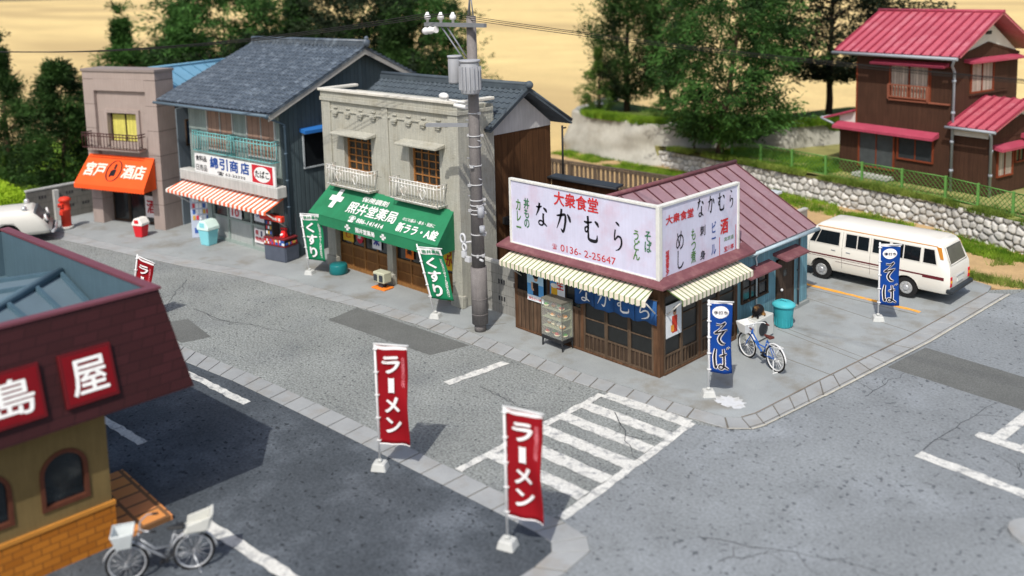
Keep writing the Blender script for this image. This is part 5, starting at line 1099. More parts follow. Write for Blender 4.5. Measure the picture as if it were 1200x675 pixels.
# square signs on the slope
sl = (t1 - e1); 
def sfn(o_): return lambda u, v: e1 + Vector((-.63 * v, 0, 1.8 * v)) + Vector((1.8, 0, .63)).normalized() * o_ + Vector((0, u, 0))
rs = mat('red sign face', '#6e0a12', .35, .06, 3, 0); sf = mat('dark red sign frame', '#5a1016', .5, .06, 3, 0)
for ch, u0, u1 in (('屋', -2.22, -1.34), ('島', -3.42, -2.53), ('中', -4.62, -3.73)):
    f = sfn(.0); g_ = sfn(.10); v0, v1 = .15, .635; mb = MB(); mb.hexa([f(u0, v0), f(u1, v0), f(u1, v1), f(u0, v1), g_(u0, v0), g_(u1, v0), g_(u1, v1), g_(u0, v1)]); so_ = mb.build('square_sign', sf, FO, .01)
    f = sfn(.098); g_ = sfn(.106); e = .05; MB().hexa([f(u0 + e, v0 + .03), f(u1 - e, v0 + .03), f(u1 - e, v1 - .03), f(u0 + e, v1 - .03), g_(u0 + e, v0 + .03), g_(u1 - e, v0 + .03), g_(u1 - e, v1 - .03), g_(u0 + e, v1 - .03)]).build('sign_face', rs, so_)
    tb = MB(); write(tb, ch, u0 + .15, u1 - .15, v0 + .085, v1 - .085, sfn(.112), 0, .018); tb.build('lettering', white_ink, so_)
MB().box(-2.4, .02, .06, 1.08, 0, .12).build('tiled_step', mat('terracotta step tile', '#cf8a4c', .7, .08, 2, .1), FO, .01)
brickify(MATS['terracotta step tile'], '#dc9350', '#c98455', '#7d5a3c', .42, .5)
def _tilefix():
    m = MATS['terracotta step tile']; nt = m.node_tree
    for n in nt.nodes:
        if n.type == 'TEX_BRICK':
            for l in list(n.inputs['Vector'].links): nt.links.remove(l)
            tc = nt.nodes.new('ShaderNodeTexCoord'); nt.links.new(tc.outputs['Object'], n.inputs['Vector'])
_tilefix()

# ================================================================== BANNERS ON POLES
def nobori(name, label, base, rz, hp, w, h, zb, cloth, rows, lean=0, grp=None, trim_top=None, slant=0.0, pole_side=0):
    """pole in a weighted base, top arm, cloth with characters; u=0 at the pole"""
    t = thing(name, label, 'banner', (*base, 0 if len(base) == 2 else base[2]) if len(base) == 2 else base, rz, grp)
    Lm = lambda u, d, z: Vector((u + lean * z, d, z))
    mb = MB(); b_ = .17; mb.hexa([(-b_, -b_ * .9, 0), (b_, -b_ * .9, 0), (b_, b_ * .9, 0), (-b_, b_ * .9, 0), (-b_ * .75, -b_ * .7, .17), (b_ * .75, -b_ * .7, .17), (b_ * .75, b_ * .7, .17), (-b_ * .75, b_ * .7, .17)]); mb.cyl(0, 0, .17, .24, .05, n=8)
    mb.build('weighted_base', mat('off white base block', '#bfc1be', .7, .08, 4, .2), t, .02)
    wp = mat('white banner pole', '#dfe0e0', .4, .03, 3, 0); mb = MB(); mb.tube([Lm(0, 0, .1), Lm(0, 0, hp)], .022, 8); mb.tube([Lm(-.03, 0, zb + h + .02), Lm(w + .04, 0, zb + h + .02 - slant * w)], .018, 6); mb.build('pole', wp, t)
    wave = lambda u, v: .065 * math.sin(u * 6 + v * 2.1 + hp * 9) * (u / w) + .02 * math.sin(v * 5 + hp * 7) * (.3 + u / w) + .018 * math.sin(u * 14 + v)
    fn0 = lambda o_: (lambda u, v: Lm(u * w, wave(u * w, v * h) - o_, zb + v * h - slant * u * w))
    n, m = 10, 20; cb = MB(); f = fn0(0)
    cb.add([f(.04 + .96 * i / n, j / m) for i in range(n + 1) for j in range(m + 1)], [(i * (m + 1) + j, (i + 1) * (m + 1) + j, (i + 1) * (m + 1) + j + 1, i * (m + 1) + j + 1) for i in range(n) for j in range(m)], 0, True)
    c = cb.build('cloth', cloth, t); sm = c.modifiers.new('solid', 'SOLIDIFY'); sm.thickness = .008; sm.offset = 0
    tb = MB(); mats = []; wl = [wp]
    lp = MB()
    for k in range(5): z = zb + h * (.04 + .23 * k); lp.tube([Lm(-.03, -.03, z), Lm(.05, -.03, z), Lm(.05, .03, z), Lm(-.03, .03, z)], .016, 4, closed=True)
    lp.build('loop', wp, t)
    for (kind, mm, *a) in rows:
        if mm not in mats: mats.append(mm)
        i = mats.index(mm); off = .010 + .0035 * len([r for r in rows[:rows.index((kind, mm, *a))] if r[0] in ('r', 'e')])
        if kind == 'r': u0, u1, v0, v1 = a; k = 8; tb.add([fn0(off)(u0 + (u1 - u0) * q / k, v) for q in range(k + 1) for v in (v0, v1)], [(2 * q, 2 * q + 2, 2 * q + 3, 2 * q + 1) for q in range(k)], i)
        elif kind == 'e': cu, cv, ru, rv = a; tb.add([fn0(off)(cu, cv)] + [fn0(off)(cu + ru * math.cos(x), cv + rv * math.sin(x)) for x in [q * math.pi / 12 for q in range(24)]], [(0, 1 + q, 1 + (q + 1) % 24) for q in range(24)], i)
        elif kind == 't': s_, u0, u1, v0, v1, bd, vert = a; write(tb, s_, u0, u1, v0, v1, fn0(.038), i, bd, vert)
        elif kind == 'b': s_, u0, u1, v0, v1, ww, o_ = a; g_ = fn0(o_); brush(tb, s_, u0 * w, u1 * w, v0 * h, v1 * h, (lambda x, y, g_=g_: g_(x / w, y / h)), i, ww)
    tb.build('lettering', mats, c); return t
redc = mat('red banner cloth', '#8e0d19', .75, .08, 2, .1); whb = mat('white banner print', '#f0ecec', .8, 0, 1, 0)
bluec = mat('blue banner cloth', '#0e3f8c', .75, .10, 2, .1); greenc = mat('green banner cloth', '#187a52', .75, .08, 2, .1)
pinkp = mat('pale pink print', '#e0808a', .8, 0, 1, 0)
# faces towards the camera: rz is the direction of the cloth
ramen = [('r', whb, 0, 1, .965, 1.0), ('r', whb, .0, 1, 0, .012), ('t', whb, 'ラ', .26, .76, .74, .90, .05, False), ('t', whb, 'ー', .42, .58, .54, .69, .02, True), ('t', whb, 'メ', .28, .72, .34, .50, .05, False), ('t', whb, 'ン', .28, .74, .13, .28, .05, False), ('t', pinkp, '自慢の味', .82, .93, .60, .90, 0, True)]
nobori('banner', 'red vertical banner with white characters at the kerb, the left one of the foreground pair', (-1.6, -7.50), .62, 2.72, .68, 2.15, .57, redc, ramen, 0, 'red noodle banners along the kerb', slant=.02)
nobori('banner', 'red vertical banner with white characters beside the lower end of the crosswalk', (2.27, -7.52), .36, 2.66, .72, 2.02, .62, redc, ramen, 0, 'red noodle banners along the kerb', slant=.02)
nobori('banner', 'red banner whose top alone shows behind the parapet of the mansard roof', (-14.75, -7.45), .45, 2.05, .66, 1.65, .34, redc, ramen, .22, 'red noodle banners along the kerb', slant=.30)
def soba(w_): return [('e', whb, .5, .86, .38, .095), ('t', ink, '手打ち', .20, .80, .835, .885, .03, False), ('b', 'そ', .12, .94, .40, .68, 1.75, .0275), ('b', 'そ', .12, .94, .40, .68, 1.2, .033), ('b', 'ば', .12, .94, .06, .34, 1.7, .0275), ('b', 'ば', .12, .94, .06, .34, 1.15, .033)]
sb_rows = [('r', whb, 0, 1, .978, 1.0), ('r', whb, 0, .05, 0, 1), ('e', whb, .5, .86, .36, .085), ('t', ink, '手打ち', .20, .80, .838, .882, .03, False), ('b', whb, 'そ', .14, .90, .40, .72, 1.75, .0245), ('b', ink, 'そ', .14, .90, .40, .72, 1.05, .029), ('b', whb, 'ば', .12, .92, .05, .36, 1.75, .0245), ('b', ink, 'ば', .12, .92, .05, .36, 1.05, .029)]
nobori('banner', 'blue vertical banner with dark brush characters in front of the corner post', (1.46, 0.0), .80, 2.42, .56, 1.75, .62, bluec, sb_rows, 0, 'blue buckwheat noodle banners', slant=.08)
nobori('banner', 'blue vertical banner with dark brush characters in front of the white van', (2.27, 7.45), .62, 2.36, .56, 1.78, .50, bluec, sb_rows, 0, 'blue buckwheat noodle banners')
kus = [('r', whb, .06, 1, .88, 1.0), ('t', MATS['green banner cloth'], '照井薬局', .18, .92, .905, .975, .03, False), ('t', whb, 'く', .28, .60, .62, .82, .05, False), ('t', whb, 'す', .22, .70, .36, .56, .05, False), ('t', whb, 'り', .28, .64, .08, .30, .05, False), ('t', whb, '処方せん受付', .82, .93, .08, .82, .0, True), ('r', whb, 0, .05, 0, 1)]
nobori('banner', 'green vertical banner with white characters in front of the pharmacy doors, leaning to the left', (-7.55, -1.10), .45, 2.28, .78, 1.55, .62, greenc, kus, -.24, 'green medicine banners', slant=.0)
nobori('banner', 'green vertical banner with white characters between the tobacco stall and the teal pedestal', (-14.2, -1.36), .42, 2.2, .78, 1.62, .55, greenc, kus, -.12, 'green medicine banners', slant=-.02)

# ================================================================== POLE WITH TRANSFORMERS
UP = thing('utility_pole', 'tall grey concrete utility pole with transformers, standing before the pharmacy corner', 'utility pole', (-5.75, -.90, 0), 0)
pcm = mat('pole concrete', '#777372', .85, .14, 3, .3, 30, streak=.12, fine=.12, fscale=40)
mb = MB(); mb.tube([(0, 0, .03), (0, 0, .28)], .17, 16); mb.tube([(0, 0, .26), (0, 0, 1.95)], .235, 18); mb.tube([(0, 0, 1.9), (0, 0, 9.15)], [.19, .135], 16)
mb.tube([(0, 0, 1.0), (0, 0, 1.03)], .242, 18); mb.tube([(0, 0, .55), (0, 0, .57)], .242, 18); mb.build('pole', pcm, UP)
gp = mat('grey transformer paint', '#a3a6ac', .5, .06, 3, .1, streak=.08); cer = mat('white ceramic', '#e4e4e4', .25, .02, 3, 0)
for (x, y, z0, z1, r, ribs_) in ((.27, -.34, 7.02, 7.92, .265, True), (-.34, -.36, 7.28, 8.02, .19, False)):
    tr = MB(); tr.tube([(x, y, z0), (x, y, z0 + .04), (x, y, z1 - .06), (x, y, z1)], [r * .9, r, r, r * .92], 20); tr.tube([(x, y, z1 - .02), (x, y, z1 + .04)], r * 1.1, 20)
    if ribs_:
        for k in range(16): a = k * math.pi / 8; tr.box(-.014, .014, r - .01, r + .05, z0 + .12, z1 - .14, M=Matrix.Translation((x, y, 0)) @ Matrix.Rotation(a, 4, 'Z'))
    tr.tube([(x * .4, y * .4, z0 + .15), (x, y, z0 + .15)], .05, 6); tr.build('transformer', gp, UP)
mb = MB(); mb.box(-1.75, .82, -.28, -.17, 8.85, 8.96); mb.tube([(-.8, -.22, 8.86), (-.1, -.12, 8.0)], .025, 5); mb.tube([(-1.05, -.22, 8.86), (-.12, -.1, 7.8)], .025, 5); mb.box(-.16, .16, -.2, -.1, 8.84, 8.96)
mb.tube([(-.05, 0, 9.1), (-.02, 0, 10.4)], .022, 6); mb.tube([(.1, 0, 9.1), (.0, 0, 9.75)], .02, 6); mb.tube([(-.14, 0, 9.1), (-.02, 0, 9.75)], .02, 6); mb.build('cross_arm', mat('weathered galvanised steel', '#7f8388', .55, .1, 4, .1, metal=.3), UP)
for (x, z) in ((-1.65, 8.96), (-1.05, 8.96), (-.52, 8.96)):
    MB().tube([(x, -.22, z), (x, -.22, z + .08), (x, -.22, z + .1), (x, -.22, z + .2), (x, -.22, z + .22), (x, -.22, z + .3)], [.04, .04, .095, .095, .07, .035], 10).build('insulator', cer, UP)
MB().tube([(-1.75, -.28, 8.7), (-1.65, -.28, 8.72), (-1.55, -.28, 8.72), (-1.45, -.28, 8.74), (-1.35, -.28, 8.74), (-1.2, -.28, 8.76)], [.09, .12, .08, .12, .08, .10], 10).build('insulator', cer, UP)
mb = MB()
r_ = random.Random(5)
for z in (2.3, 2.9, 3.5, 3.62, 3.75, 3.9, 4.35, 4.9, 5.45, 5.75, 6.4):
    rr = .19 - (z - 1.9) * .0076; mb.tube([(0, 0, z), (0, 0, z + .035)], rr + .018, 14)
    for _ in range(2): a = r_.uniform(0, 6.28); mb.box(-.03, .03, rr, rr + .09, z - .02, z + .05, M=Matrix.Rotation(a, 4, 'Z'))
mb.build('pole_clamp', mat('pale clamps', '#b5b6b8', .5, .08, 4, 0), UP)
mb = MB()
for k in range(5): z = 4.0 + k * .55; s_ = 1 if k % 2 else -1; mb.tube([(0, 0, z), (.30 * s_, -.05, z)], .014, 5)
mb.build('step_bolt', gp, UP)
MB().hexa([(-1.75, -.36, 5.90), (-.15, -.12, 6.02), (-.15, -.02, 6.02), (-1.75, -.22, 5.90), (-1.75, -.36, 6.0), (-.15, -.12, 6.12), (-.15, -.02, 6.12), (-1.75, -.22, 6.0)]).build('lamp_arm', mat('striped lamp arm', '#8a8d92', .5, .1, 3, 0), UP)
mb = MB(); mb.tube([(.22, -.05, 3.45), (.22, -.05, 3.75)], .1, 8); mb.tube([(.26, -.05, 3.0), (.26, -.05, 3.2)], .08, 8); mb.build('junction_box', gp, UP)
mb = MB()
mb.tube([(-.42 + .1 * math.cos(a), -.2, 2.75 + .13 * math.sin(a)) for a in [k * math.pi / 6 for k in range(12)]], .035, 6, closed=True); mb.tube([(-.34 + .08 * math.cos(a), -.22, 2.5 + .10 * math.sin(a)) for a in [k * math.pi / 6 for k in range(12)]], .035, 6, closed=True); mb.tube([(-.4, -.2, 2.62), (0, -.05, 2.72)], .03, 6); mb.box(-.44, -.26, -.26, -.2, 2.2, 2.38); mb.tube([(0, -.05, 2.2), (.3, -.1, 2.2)], .035, 6); mb.box(-.3, -.1, -.26, -.16, 2.1, 2.25); mb.build('cable_coil', mat('pale cable', '#c4c6c9', .5, .05, 4, 0), UP)
mb = MB(); mb.ball((-.7, -.5, 6.9), .13, sc=(1.5, .8, .8)); mb.tube([(-.6, -.45, 6.8), (-.1, -.1, 6.7)], .03, 6); mb.tube([(-.5, -.3, 6.65), (-.1, -.05, 6.55)], .07, 6); mb.build('surge_box', cer, UP)
# wires
def wire(pts, sag, r=.014, n=24):
    a, b = Vector(pts[0]), Vector(pts[1]); mb = MB(); mb.tube([a.lerp(b, k / n) + Vector((0, 0, -sag * 4 * (k / n) * (1 - k / n))) for k in range(n + 1)], r, 5)
    return mb
wm = mat('black cable', '#22211f', .6, 0, 1, 0)
for i, (x, dz) in enumerate(((-1.65, 0), (-1.05, .02), (-.52, -.03))):
    p = (-5.75 + x, -1.12, 9.22)
    tag(wire([p, (-46, -12.8 + i * .55, 8.9 + dz)], 1.25).build('overhead_wire', wm), 'black overhead wire from the %s insulator of the utility pole past the tiled roofs' % ('outermost', 'middle', 'innermost')[i], 'wire', 'overhead wires past the tiled roofs')
    tag(wire([p, (40, 2.5 + i * .5, 8.6 + dz)], 1.15, .008).build('overhead_wire', wm), 'thin dark wire from the %s insulator of the utility pole towards the brown house' % ('outermost', 'middle', 'innermost')[i], 'wire', 'overhead wires towards the brown house')

# ================================================================== SMALL THINGS ALONG THE SHOPS
# post box
pb = thing('post_box', 'red round pillar post box on a grey base by the block wall', 'post box', (-27.75, -5.0, .03), .45); pr_ = mat('post box red', '#d5402e', .5, .06, 3, .05)
MB().cyl(0, 0, 0, .12, .30, .28, 20).build('base', conc, pb)
MB().lathe(0, 0, [(.20, .12), (.20, .80), (.22, .82), (.22, .88), (.20, .9), (.20, 1.20), (.25, 1.22), (.25, 1.30), (.16, 1.38), (.02, 1.41)]).build('body', pr_, pb); MB().box(-.12, .12, -.30, -.12, .98, 1.14).build('mail_slot', pr_, pb, .02); MB().box(-.10, .10, -.26, -.12, .62, .82).build('collection_door', pr_, pb, .02)
MB().box(-.09, .09, -.305, -.3, 1.03, 1.07).build('slot', iron, pb)
def litter_bin(label, loc, rz, body, lid, flap, s=1):
    t = thing('litter_bin', label, 'bin', loc, rz); w = .24 * s; h = .50 * s
    MB().hexa([(-w * .75, -w * .7, 0), (w * .75, -w * .7, 0), (w * .75, w * .7, 0), (-w * .75, w * .7, 0), (-w, -w * .9, h), (w, -w * .9, h), (w, w * .9, h), (-w, w * .9, h)]).build('body', body, t, .02)
    v = w * 1.1; MB().extr([(-v, h), (v, h), (v, h + .10 * s), (v * .45, h + .30 * s), (-v * .45, h + .30 * s), (-v, h + .10 * s)], -w, w).build('lid', lid, t, .02)
    MB().box(-v * .4, v * .4, -w - .012, -w + .005, h + .10 * s, h + .24 * s).build('flap', flap, t); return t
litter_bin('red litter bin with a white hooded lid in front of the liquor shop', (-23.9, -3.35, .03), .45, mat('red plastic', '#d22a33', .35, .04, 3, 0), mat('white plastic', '#ece9e2', .4, .04, 3, 0), MATS['red plastic'])
litter_bin('pale blue litter bin with a white hooded lid beside the vending machine', (-20.6, -2.0, .03), .25, mat('pale blue plastic', '#86cfd8', .35, .04, 3, 0), mat('pale mint plastic', '#d3ebe4', .4, .04, 3, 0), MATS['pale blue plastic'], 1.25)
# vending machine
vm = thing('vending_machine', 'pale blue white vending machine at the left end of the general store', 'vending machine', (-22.05, -1.50, .03), .97); vmm = mat('vending machine pale blue', '#b9c3d6', .4, .05, 2, .05)
MB().box(-.42, .42, -.35, .35, 0, 1.9).build('cabinet', vmm, vm, .02)
mb = MB(plane((0, -.35), 0)); pal = [mat('print ' + c, c, .6, .06, 6, 0) for c in ('#e8ecf2', '#c8404a', '#3d5fa8', '#c9a24a')]
for j in range(4):
    for i in range(5): mb.box(-.34 + i * .135, -.24 + i * .135, .0, .02, 1.5 - j * .25, 1.68 - j * .25, (0, 0, 1, 0, 2, 0, 3)[(i * 3 + j * 2) % 7])
mb.box(-.3, .3, 0, .015, .2, .42, 2); mb.build('drink_samples', pal, vm)
MB(plane((0, -.35), 0)).box(.05, .25, 0, .03, .5, .62).build('coin_panel', iron, vm)
# tobacco stall
ts = thing('tobacco_stall', 'dark tobacco counter stall with glass case, red header and ribbed base', 'stall', (-16.6, -1.02, .03), .25); ts.scale = (.72, .72, .86)
dk = mat('dark stall paint', '#3b4046', .5, .1, 3, .1); 
mb = MB(); n = 22
for k in range(n): x = -.72 + 1.44 * k / n; mb.box(x + .004, x + .055, -.56, -.50, .04, .66)
for k in range(12): y = -.5 + k * .075; mb.box(.70, .76, y + .004, y + .055, .04, .66)
mb.box(-.72, .72, -.52, .35, 0, .68); mb.build('ribbed_base', mat('blue grey tile', '#59606e', .5, .1, 3, .1), ts)
mb = MB(); mb.box(-.74, .77, -.58, .36, .68, .74); mb.box(-.74, .77, -.58, .36, .98, 1.04); mb.build('shelf_frame', mat('dark red frame', '#7c2c30', .5, .1, 3, 0), ts)
mb = MB()
for k in range(16): 
    for j in range(2): mb.box(-.7 + k * .09, -.63 + k * .09, -.585, -.53, .75 + j * .11, .85 + j * .11, r_.randrange(4))
for k in range(8): mb.box(.72, .78, -.5 + k * .1, -.43 + k * .1, .76, .86, r_.randrange(4))
mb.build('cigarette_packets', pal, ts)
MB().box(-.72, .75, -.56, .34, .742, .978).build('glass_case', glass_dusty, ts) 
mb = MB(); 
for (x, y) in ((-.70, -.5), (-.70, .3), (-.18, -.5), (.70, .3)): mb.box(x, x + .05, y, y + .05, 1.04, 2.0)
mb.box(-.7, .75, -.52, -.48, 1.92, 2.0); mb.build('frame', dk, ts)
MB().box(-.66, -.2, -.46, .3, 1.04, 1.95).build('display_case', mat('dark case glass', '#4a4442', .2, .3, 5, 0), ts)
mb = MB(); [mb.box(-.62 + .14 * (k % 3), -.52 + .14 * (k % 3), -.48, -.462, 1.15 + .22 * (k // 3), 1.28 + .22 * (k // 3), (k * 7) % 4) for k in range(9)]; mb.build('display_goods', pal, ts)
hd = MB().box(-.78, .0, -.72, -.5, 1.84, 2.06).box(.02, .78, -.72, -.5, 1.80, 2.04).build('header', mat('stall header red', '#d8402c', .5, .05, 3, 0), ts, .01)
tb = MB(); write(tb, 'たばこ', -.68, -.1, 1.88, 2.02, lambda u, v: Vector((u, -.726, v)), 0, .03); write(tb, '切手 塩', .1, .7, 1.86, 1.99, lambda u, v: Vector((u, -.726, v)), 1, .03); tb.build('lettering', [MATS['print #c8404a'], white_ink], hd)
tp = thing('telephone', 'red public telephone standing on the tobacco stall counter', 'telephone', (-16.28, -1.13, .925), .25); tp.scale = (.8, .8, .8)
MB().hexa([(-.15, -.15, 0), (.15, -.15, 0), (.15, .15, 0), (-.15, .15, 0), (-.11, -.02, .34), (.11, -.02, .34), (.11, .12, .34), (-.11, .12, .34)]).build('body', mat('telephone red', '#e02a2a', .3, .03, 3, 0), tp, .03)
mb = MB(); mb.tube([(-.17, .04, .38), (-.1, .04, .41), (.1, .04, .41), (.17, .04, .38)], [.05, .03, .03, .05], 8); mb.build('handset', MATS['telephone red'], tp); MB().tube([(0, -.12, .14), (0, -.135, .17)], .07, 12).build('dial', cer, tp)
# pedestals (the figures on them are left out)
p1 = thing('pedestal', 'round teal pedestal standing before the left pharmacy pillar', 'pedestal', (-13.5, -.62, .03), 0); MB().lathe(0, 0, [(.30, 0), (.33, .04), (.31, .30), (.29, .34), (.02, .345)]).build('drum', mat('teal paint', '#1f6f72', .35, .06, 3, 0), p1)
p2 = thing('pedestal', 'grey pedestal block with square windows on an orange board before the pharmacy', 'pedestal', (-11.0, -.55, .03), .1); MB().box(-.32, .32, -.22, .22, 0, .05).build('board', mat('orange board', '#e8832f', .6, .05, 3, 0), p2, .01)
MB().box(-.10, .10, -.09, .09, .05, .22).build('stem', dk, p2); MB().box(-.27, .27, -.18, .18, .22, .58).build('block', mat('grey green block', '#b9bba4', .6, .08, 3, 0), p2, .03)
mb = MB(plane((0, -.18), 0)); [mb.box(x, x + .17, 0, .012, .28, .50) for x in (-.22, .05)]; mb.build('panel', dk, p2)
# food display case
fc = thing('food_display_case', 'glass display case of food samples on black legs before the restaurant', 'display case', (-3.28, -.26, .03), -.03)
cg = bpy.data.materials.new('clear glass'); cg.use_nodes = True; b_ = cg.node_tree.nodes['Principled BSDF']; b_.inputs['Base Color'].default_value = (.75, .80, .74, 1); b_.inputs['Roughness'].default_value = .06; b_.inputs['Alpha'].default_value = .14
w, dd = .40, .22
mb = MB()
for (x, y) in ((-w + .03, -dd + .03), (w - .03, -dd + .03), (-w + .03, dd - .03), (w - .03, dd - .03)): mb.tube([(x * 1.04, y * 1.04, 0), (x, y, .24)], [.02, .035], 6)
mb.box(-w, w, -dd, dd, .22, .32); mb.build('stand', iron, fc, .008)
mb = MB(); mg = .018
for (x, y) in ((-w, -dd), (w - mg, -dd), (-w, dd - mg), (w - mg, dd - mg)): mb.box(x, x + mg, y, y + mg, .32, 1.36)
mb.box(-w, w, -dd, dd, 1.34, 1.38); mb.build('frame', mat('grey brass frame', '#77746a', .5, .1, 3, 0), fc)
mb = MB(); [mb.box(-w + .02, w - .02, -dd + .02, dd - .02, z, z + .012) for z in (.58, .84, 1.10)]; mb.box(-w + .02, w - .02, dd - .04, dd - .03, .33, 1.33); mb.build('shelf', mat('pale green glass shelf', '#8d9075', .4, .08, 3, 0), fc)
MB().box(-w + .004, w - .004, -dd + .004, -dd + .008, .33, 1.33).box(w - .008, w - .004, -dd + .004, dd - .004, .33, 1.33).build('glass', cg, fc)
fcol = ['#e6d8b4', '#a3261c', '#d98a2a', '#f0ead8', '#3c9a2e', '#6d2a1c']
for j, z in enumerate((.332, .592, .852, 1.112)):
    for i in range(4):
        x = -.29 + i * .19; y = rnd.uniform(-.12, .02); t = thing('food_bowl', 'sample dish %s from the left on the %s shelf of the display case' % (('first', 'second', 'third', 'fourth')[i], ('bottom', 'second lowest', 'second highest', 'top')[j]), 'dish', (-3.28 + x, -.26 + y, .03 + z), 0, 'food samples in the display case')
        MB().lathe(0, 0, [(.04, 0), (.085, .05), (.09, .07), (.02, .068)], 12).build('bowl', mat('dish ' + fcol[(i + j) % 3], fcol[(i * 2 + j) % 4], .4, .05, 5, 0), t)
        MB().ball((0, 0, .075), .075, 8, sc=(1, 1, .8)).build('food', mat('food ' + fcol[(i * 3 + j) % 6], fcol[(i * 3 + j * 2 + 1) % 6], .5, .2, 30, .2), t)
# air conditioner, cat, teal bin
ac = thing('air_conditioner_unit', 'pale grey air conditioner outdoor unit by the blue siding', 'air conditioner', (.42, 3.95, .03), math.pi / 2); ac.scale = (.88, .88, .84)
MB().box(-.52, .52, -.26, .14, .06, .78).build('casing', mat('unit grey white', '#c2c4bf', .5, .06, 3, .05), ac, .02); mb = MB(); mb.box(-.45, -.3, -.2, .1, 0, .06); mb.box(.3, .45, -.2, .1, 0, .06); mb.build('foot', conc, ac)
mb = MB(); mb.tube([(-.12 + .24 * math.cos(a), -.275, .43 + .24 * math.sin(a)) for a in [k * math.pi / 12 for k in range(24)]], .015, 5, closed=True); [mb.tube([(-.12 + .06 * k * math.cos(a), -.272, .43 + .06 * k * math.sin(a)) for a in [q * math.pi / 8 for q in range(16)]], .006, 4, closed=True) for k in (1, 2, 3)]; mb.build('fan_grille', dk, ac); MB().add([(-.12, -.262, .43)] + [(-.12 + .23 * math.cos(a), -.263, .43 + .23 * math.sin(a)) for a in [k * math.pi / 12 for k in range(24)]], [(0, 1 + k, 1 + (k + 1) % 24) for k in range(24)]).build('fan_opening', mat('shadowed fan', '#3d4042', .7, .1, 3, 0), ac)
tbn = thing('round_bin', 'teal round bin with lid beside the restaurant side door', 'bin', (.50, 5.22, .03), 0); tm = mat('teal plastic', '#3aa0aa', .45, .06, 3, .05)
mb = MB(); mb.lathe(0, 0, [(.22, 0), (.23, .02), (.29, .60), (.29, .62), (.02, .62)]); [mb.box(-.012, .012, .235, .262 + 0, .05, .3, M=Matrix.Rotation(k * math.pi / 8, 4, 'Z')) for k in range(16)]; mb.build('body', tm, tbn); mb = MB(); mb.lathe(0, 0, [(.31, .61), (.33, .62), (.33, .67), (.24, .73), (.02, .74)]); mb.tube([(-.1, 0, .73), (-.08, 0, .79), (.08, 0, .79), (.1, 0, .73)], .018, 6); mb.build('lid', mat('teal lid', '#4fb6c0', .45, .06, 3, .05), tbn)

def skin_body(name, chains, m, parent, sub=1):
    """one continuous figure grown from a skeleton of (x,y,z,r) joints; chains share joints by index"""
    pts, edges = chains; me = bpy.data.meshes.new(name); me.from_pydata([p[:3] for p in pts], edges, []); me.materials.append(m)
    o = bpy.data.objects.new(name, me); COL.objects.link(o); o.parent = parent
    s = o.modifiers.new('skin', 'SKIN'); s.use_smooth_shade = True
    if not me.skin_vertices: me.skin_vertices.new() if hasattr(me.skin_vertices, 'new') else None
    return o
def blob_mesh(name, balls, m, parent, res=.02):
    """one continuous surface round a list of (x,y,z,r) by metaball meshing"""
    mbd = bpy.data.metaballs.new(name + '_m'); mbd.resolution = res; mbd.threshold = .35
    for x, y, z, r in balls: e = mbd.elements.new(); e.co = (x, y, z); e.radius = r; e.stiffness = 2
    o = bpy.data.objects.new(name + '_src', mbd); COL.objects.link(o); dg = bpy.context.evaluated_depsgraph_get(); dg.update()
    me = bpy.data.meshes.new_from_object(o.evaluated_get(dg)); bpy.data.objects.remove(o); bpy.data.metaballs.remove(mbd)
    me.name = name; me.materials.clear(); me.materials.append(m); me.polygons.foreach_set('use_smooth', [True] * len(me.polygons))
    r = bpy.data.objects.new(name, me); COL.objects.link(r)
    if parent is not None: r.parent = parent
    return r
ct = thing('cat', 'black and tan cat crouching on top of the air conditioner unit', 'cat', (.42, 3.95, .685), math.pi / 2 + .2); ct.scale = (.92, .92, .92)
catm = mat('calico fur', '#1d1b1e', .9, .1, 20, .3, 80, stain=('#a07848', 1, 3.2))
cb = [(-.20, 0, .14, .16), (-.10, 0, .17, .20), (.02, 0, .18, .22), (.13, 0, .16, .21), (.20, .0, .12, .17), (-.27, -.02, .24, .11), (-.31, -.05, .27, .12), (-.36, -.08, .25, .06), (-.24, -.09, .03, .05), (-.29, -.10, .02, .045), (-.24, .07, .03, .05), (-.3, .06, .02, .045), (.14, -.11, .05, .09), (.07, -.14, .02, .05), (.14, .10, .05, .09), (.22, -.10, .03, .05), (.15, -.17, .03, .04), (.08, -.2, .03, .035), (.0, -.21, .03, .03), (-.29, .005, .35, .04), (-.33, -.12, .35, .04)]
o = blob_mesh('body', cb, catm, ct, .018)
MB().add([(-.31, -.01, .33), (-.27, .03, .33), (-.28, .01, .41)], [(0, 1, 2)]).add([(-.35, -.13, .33), (-.31, -.11, .33), (-.33, -.13, .41)], [(0, 1, 2)]).build('ear', catm, ct)

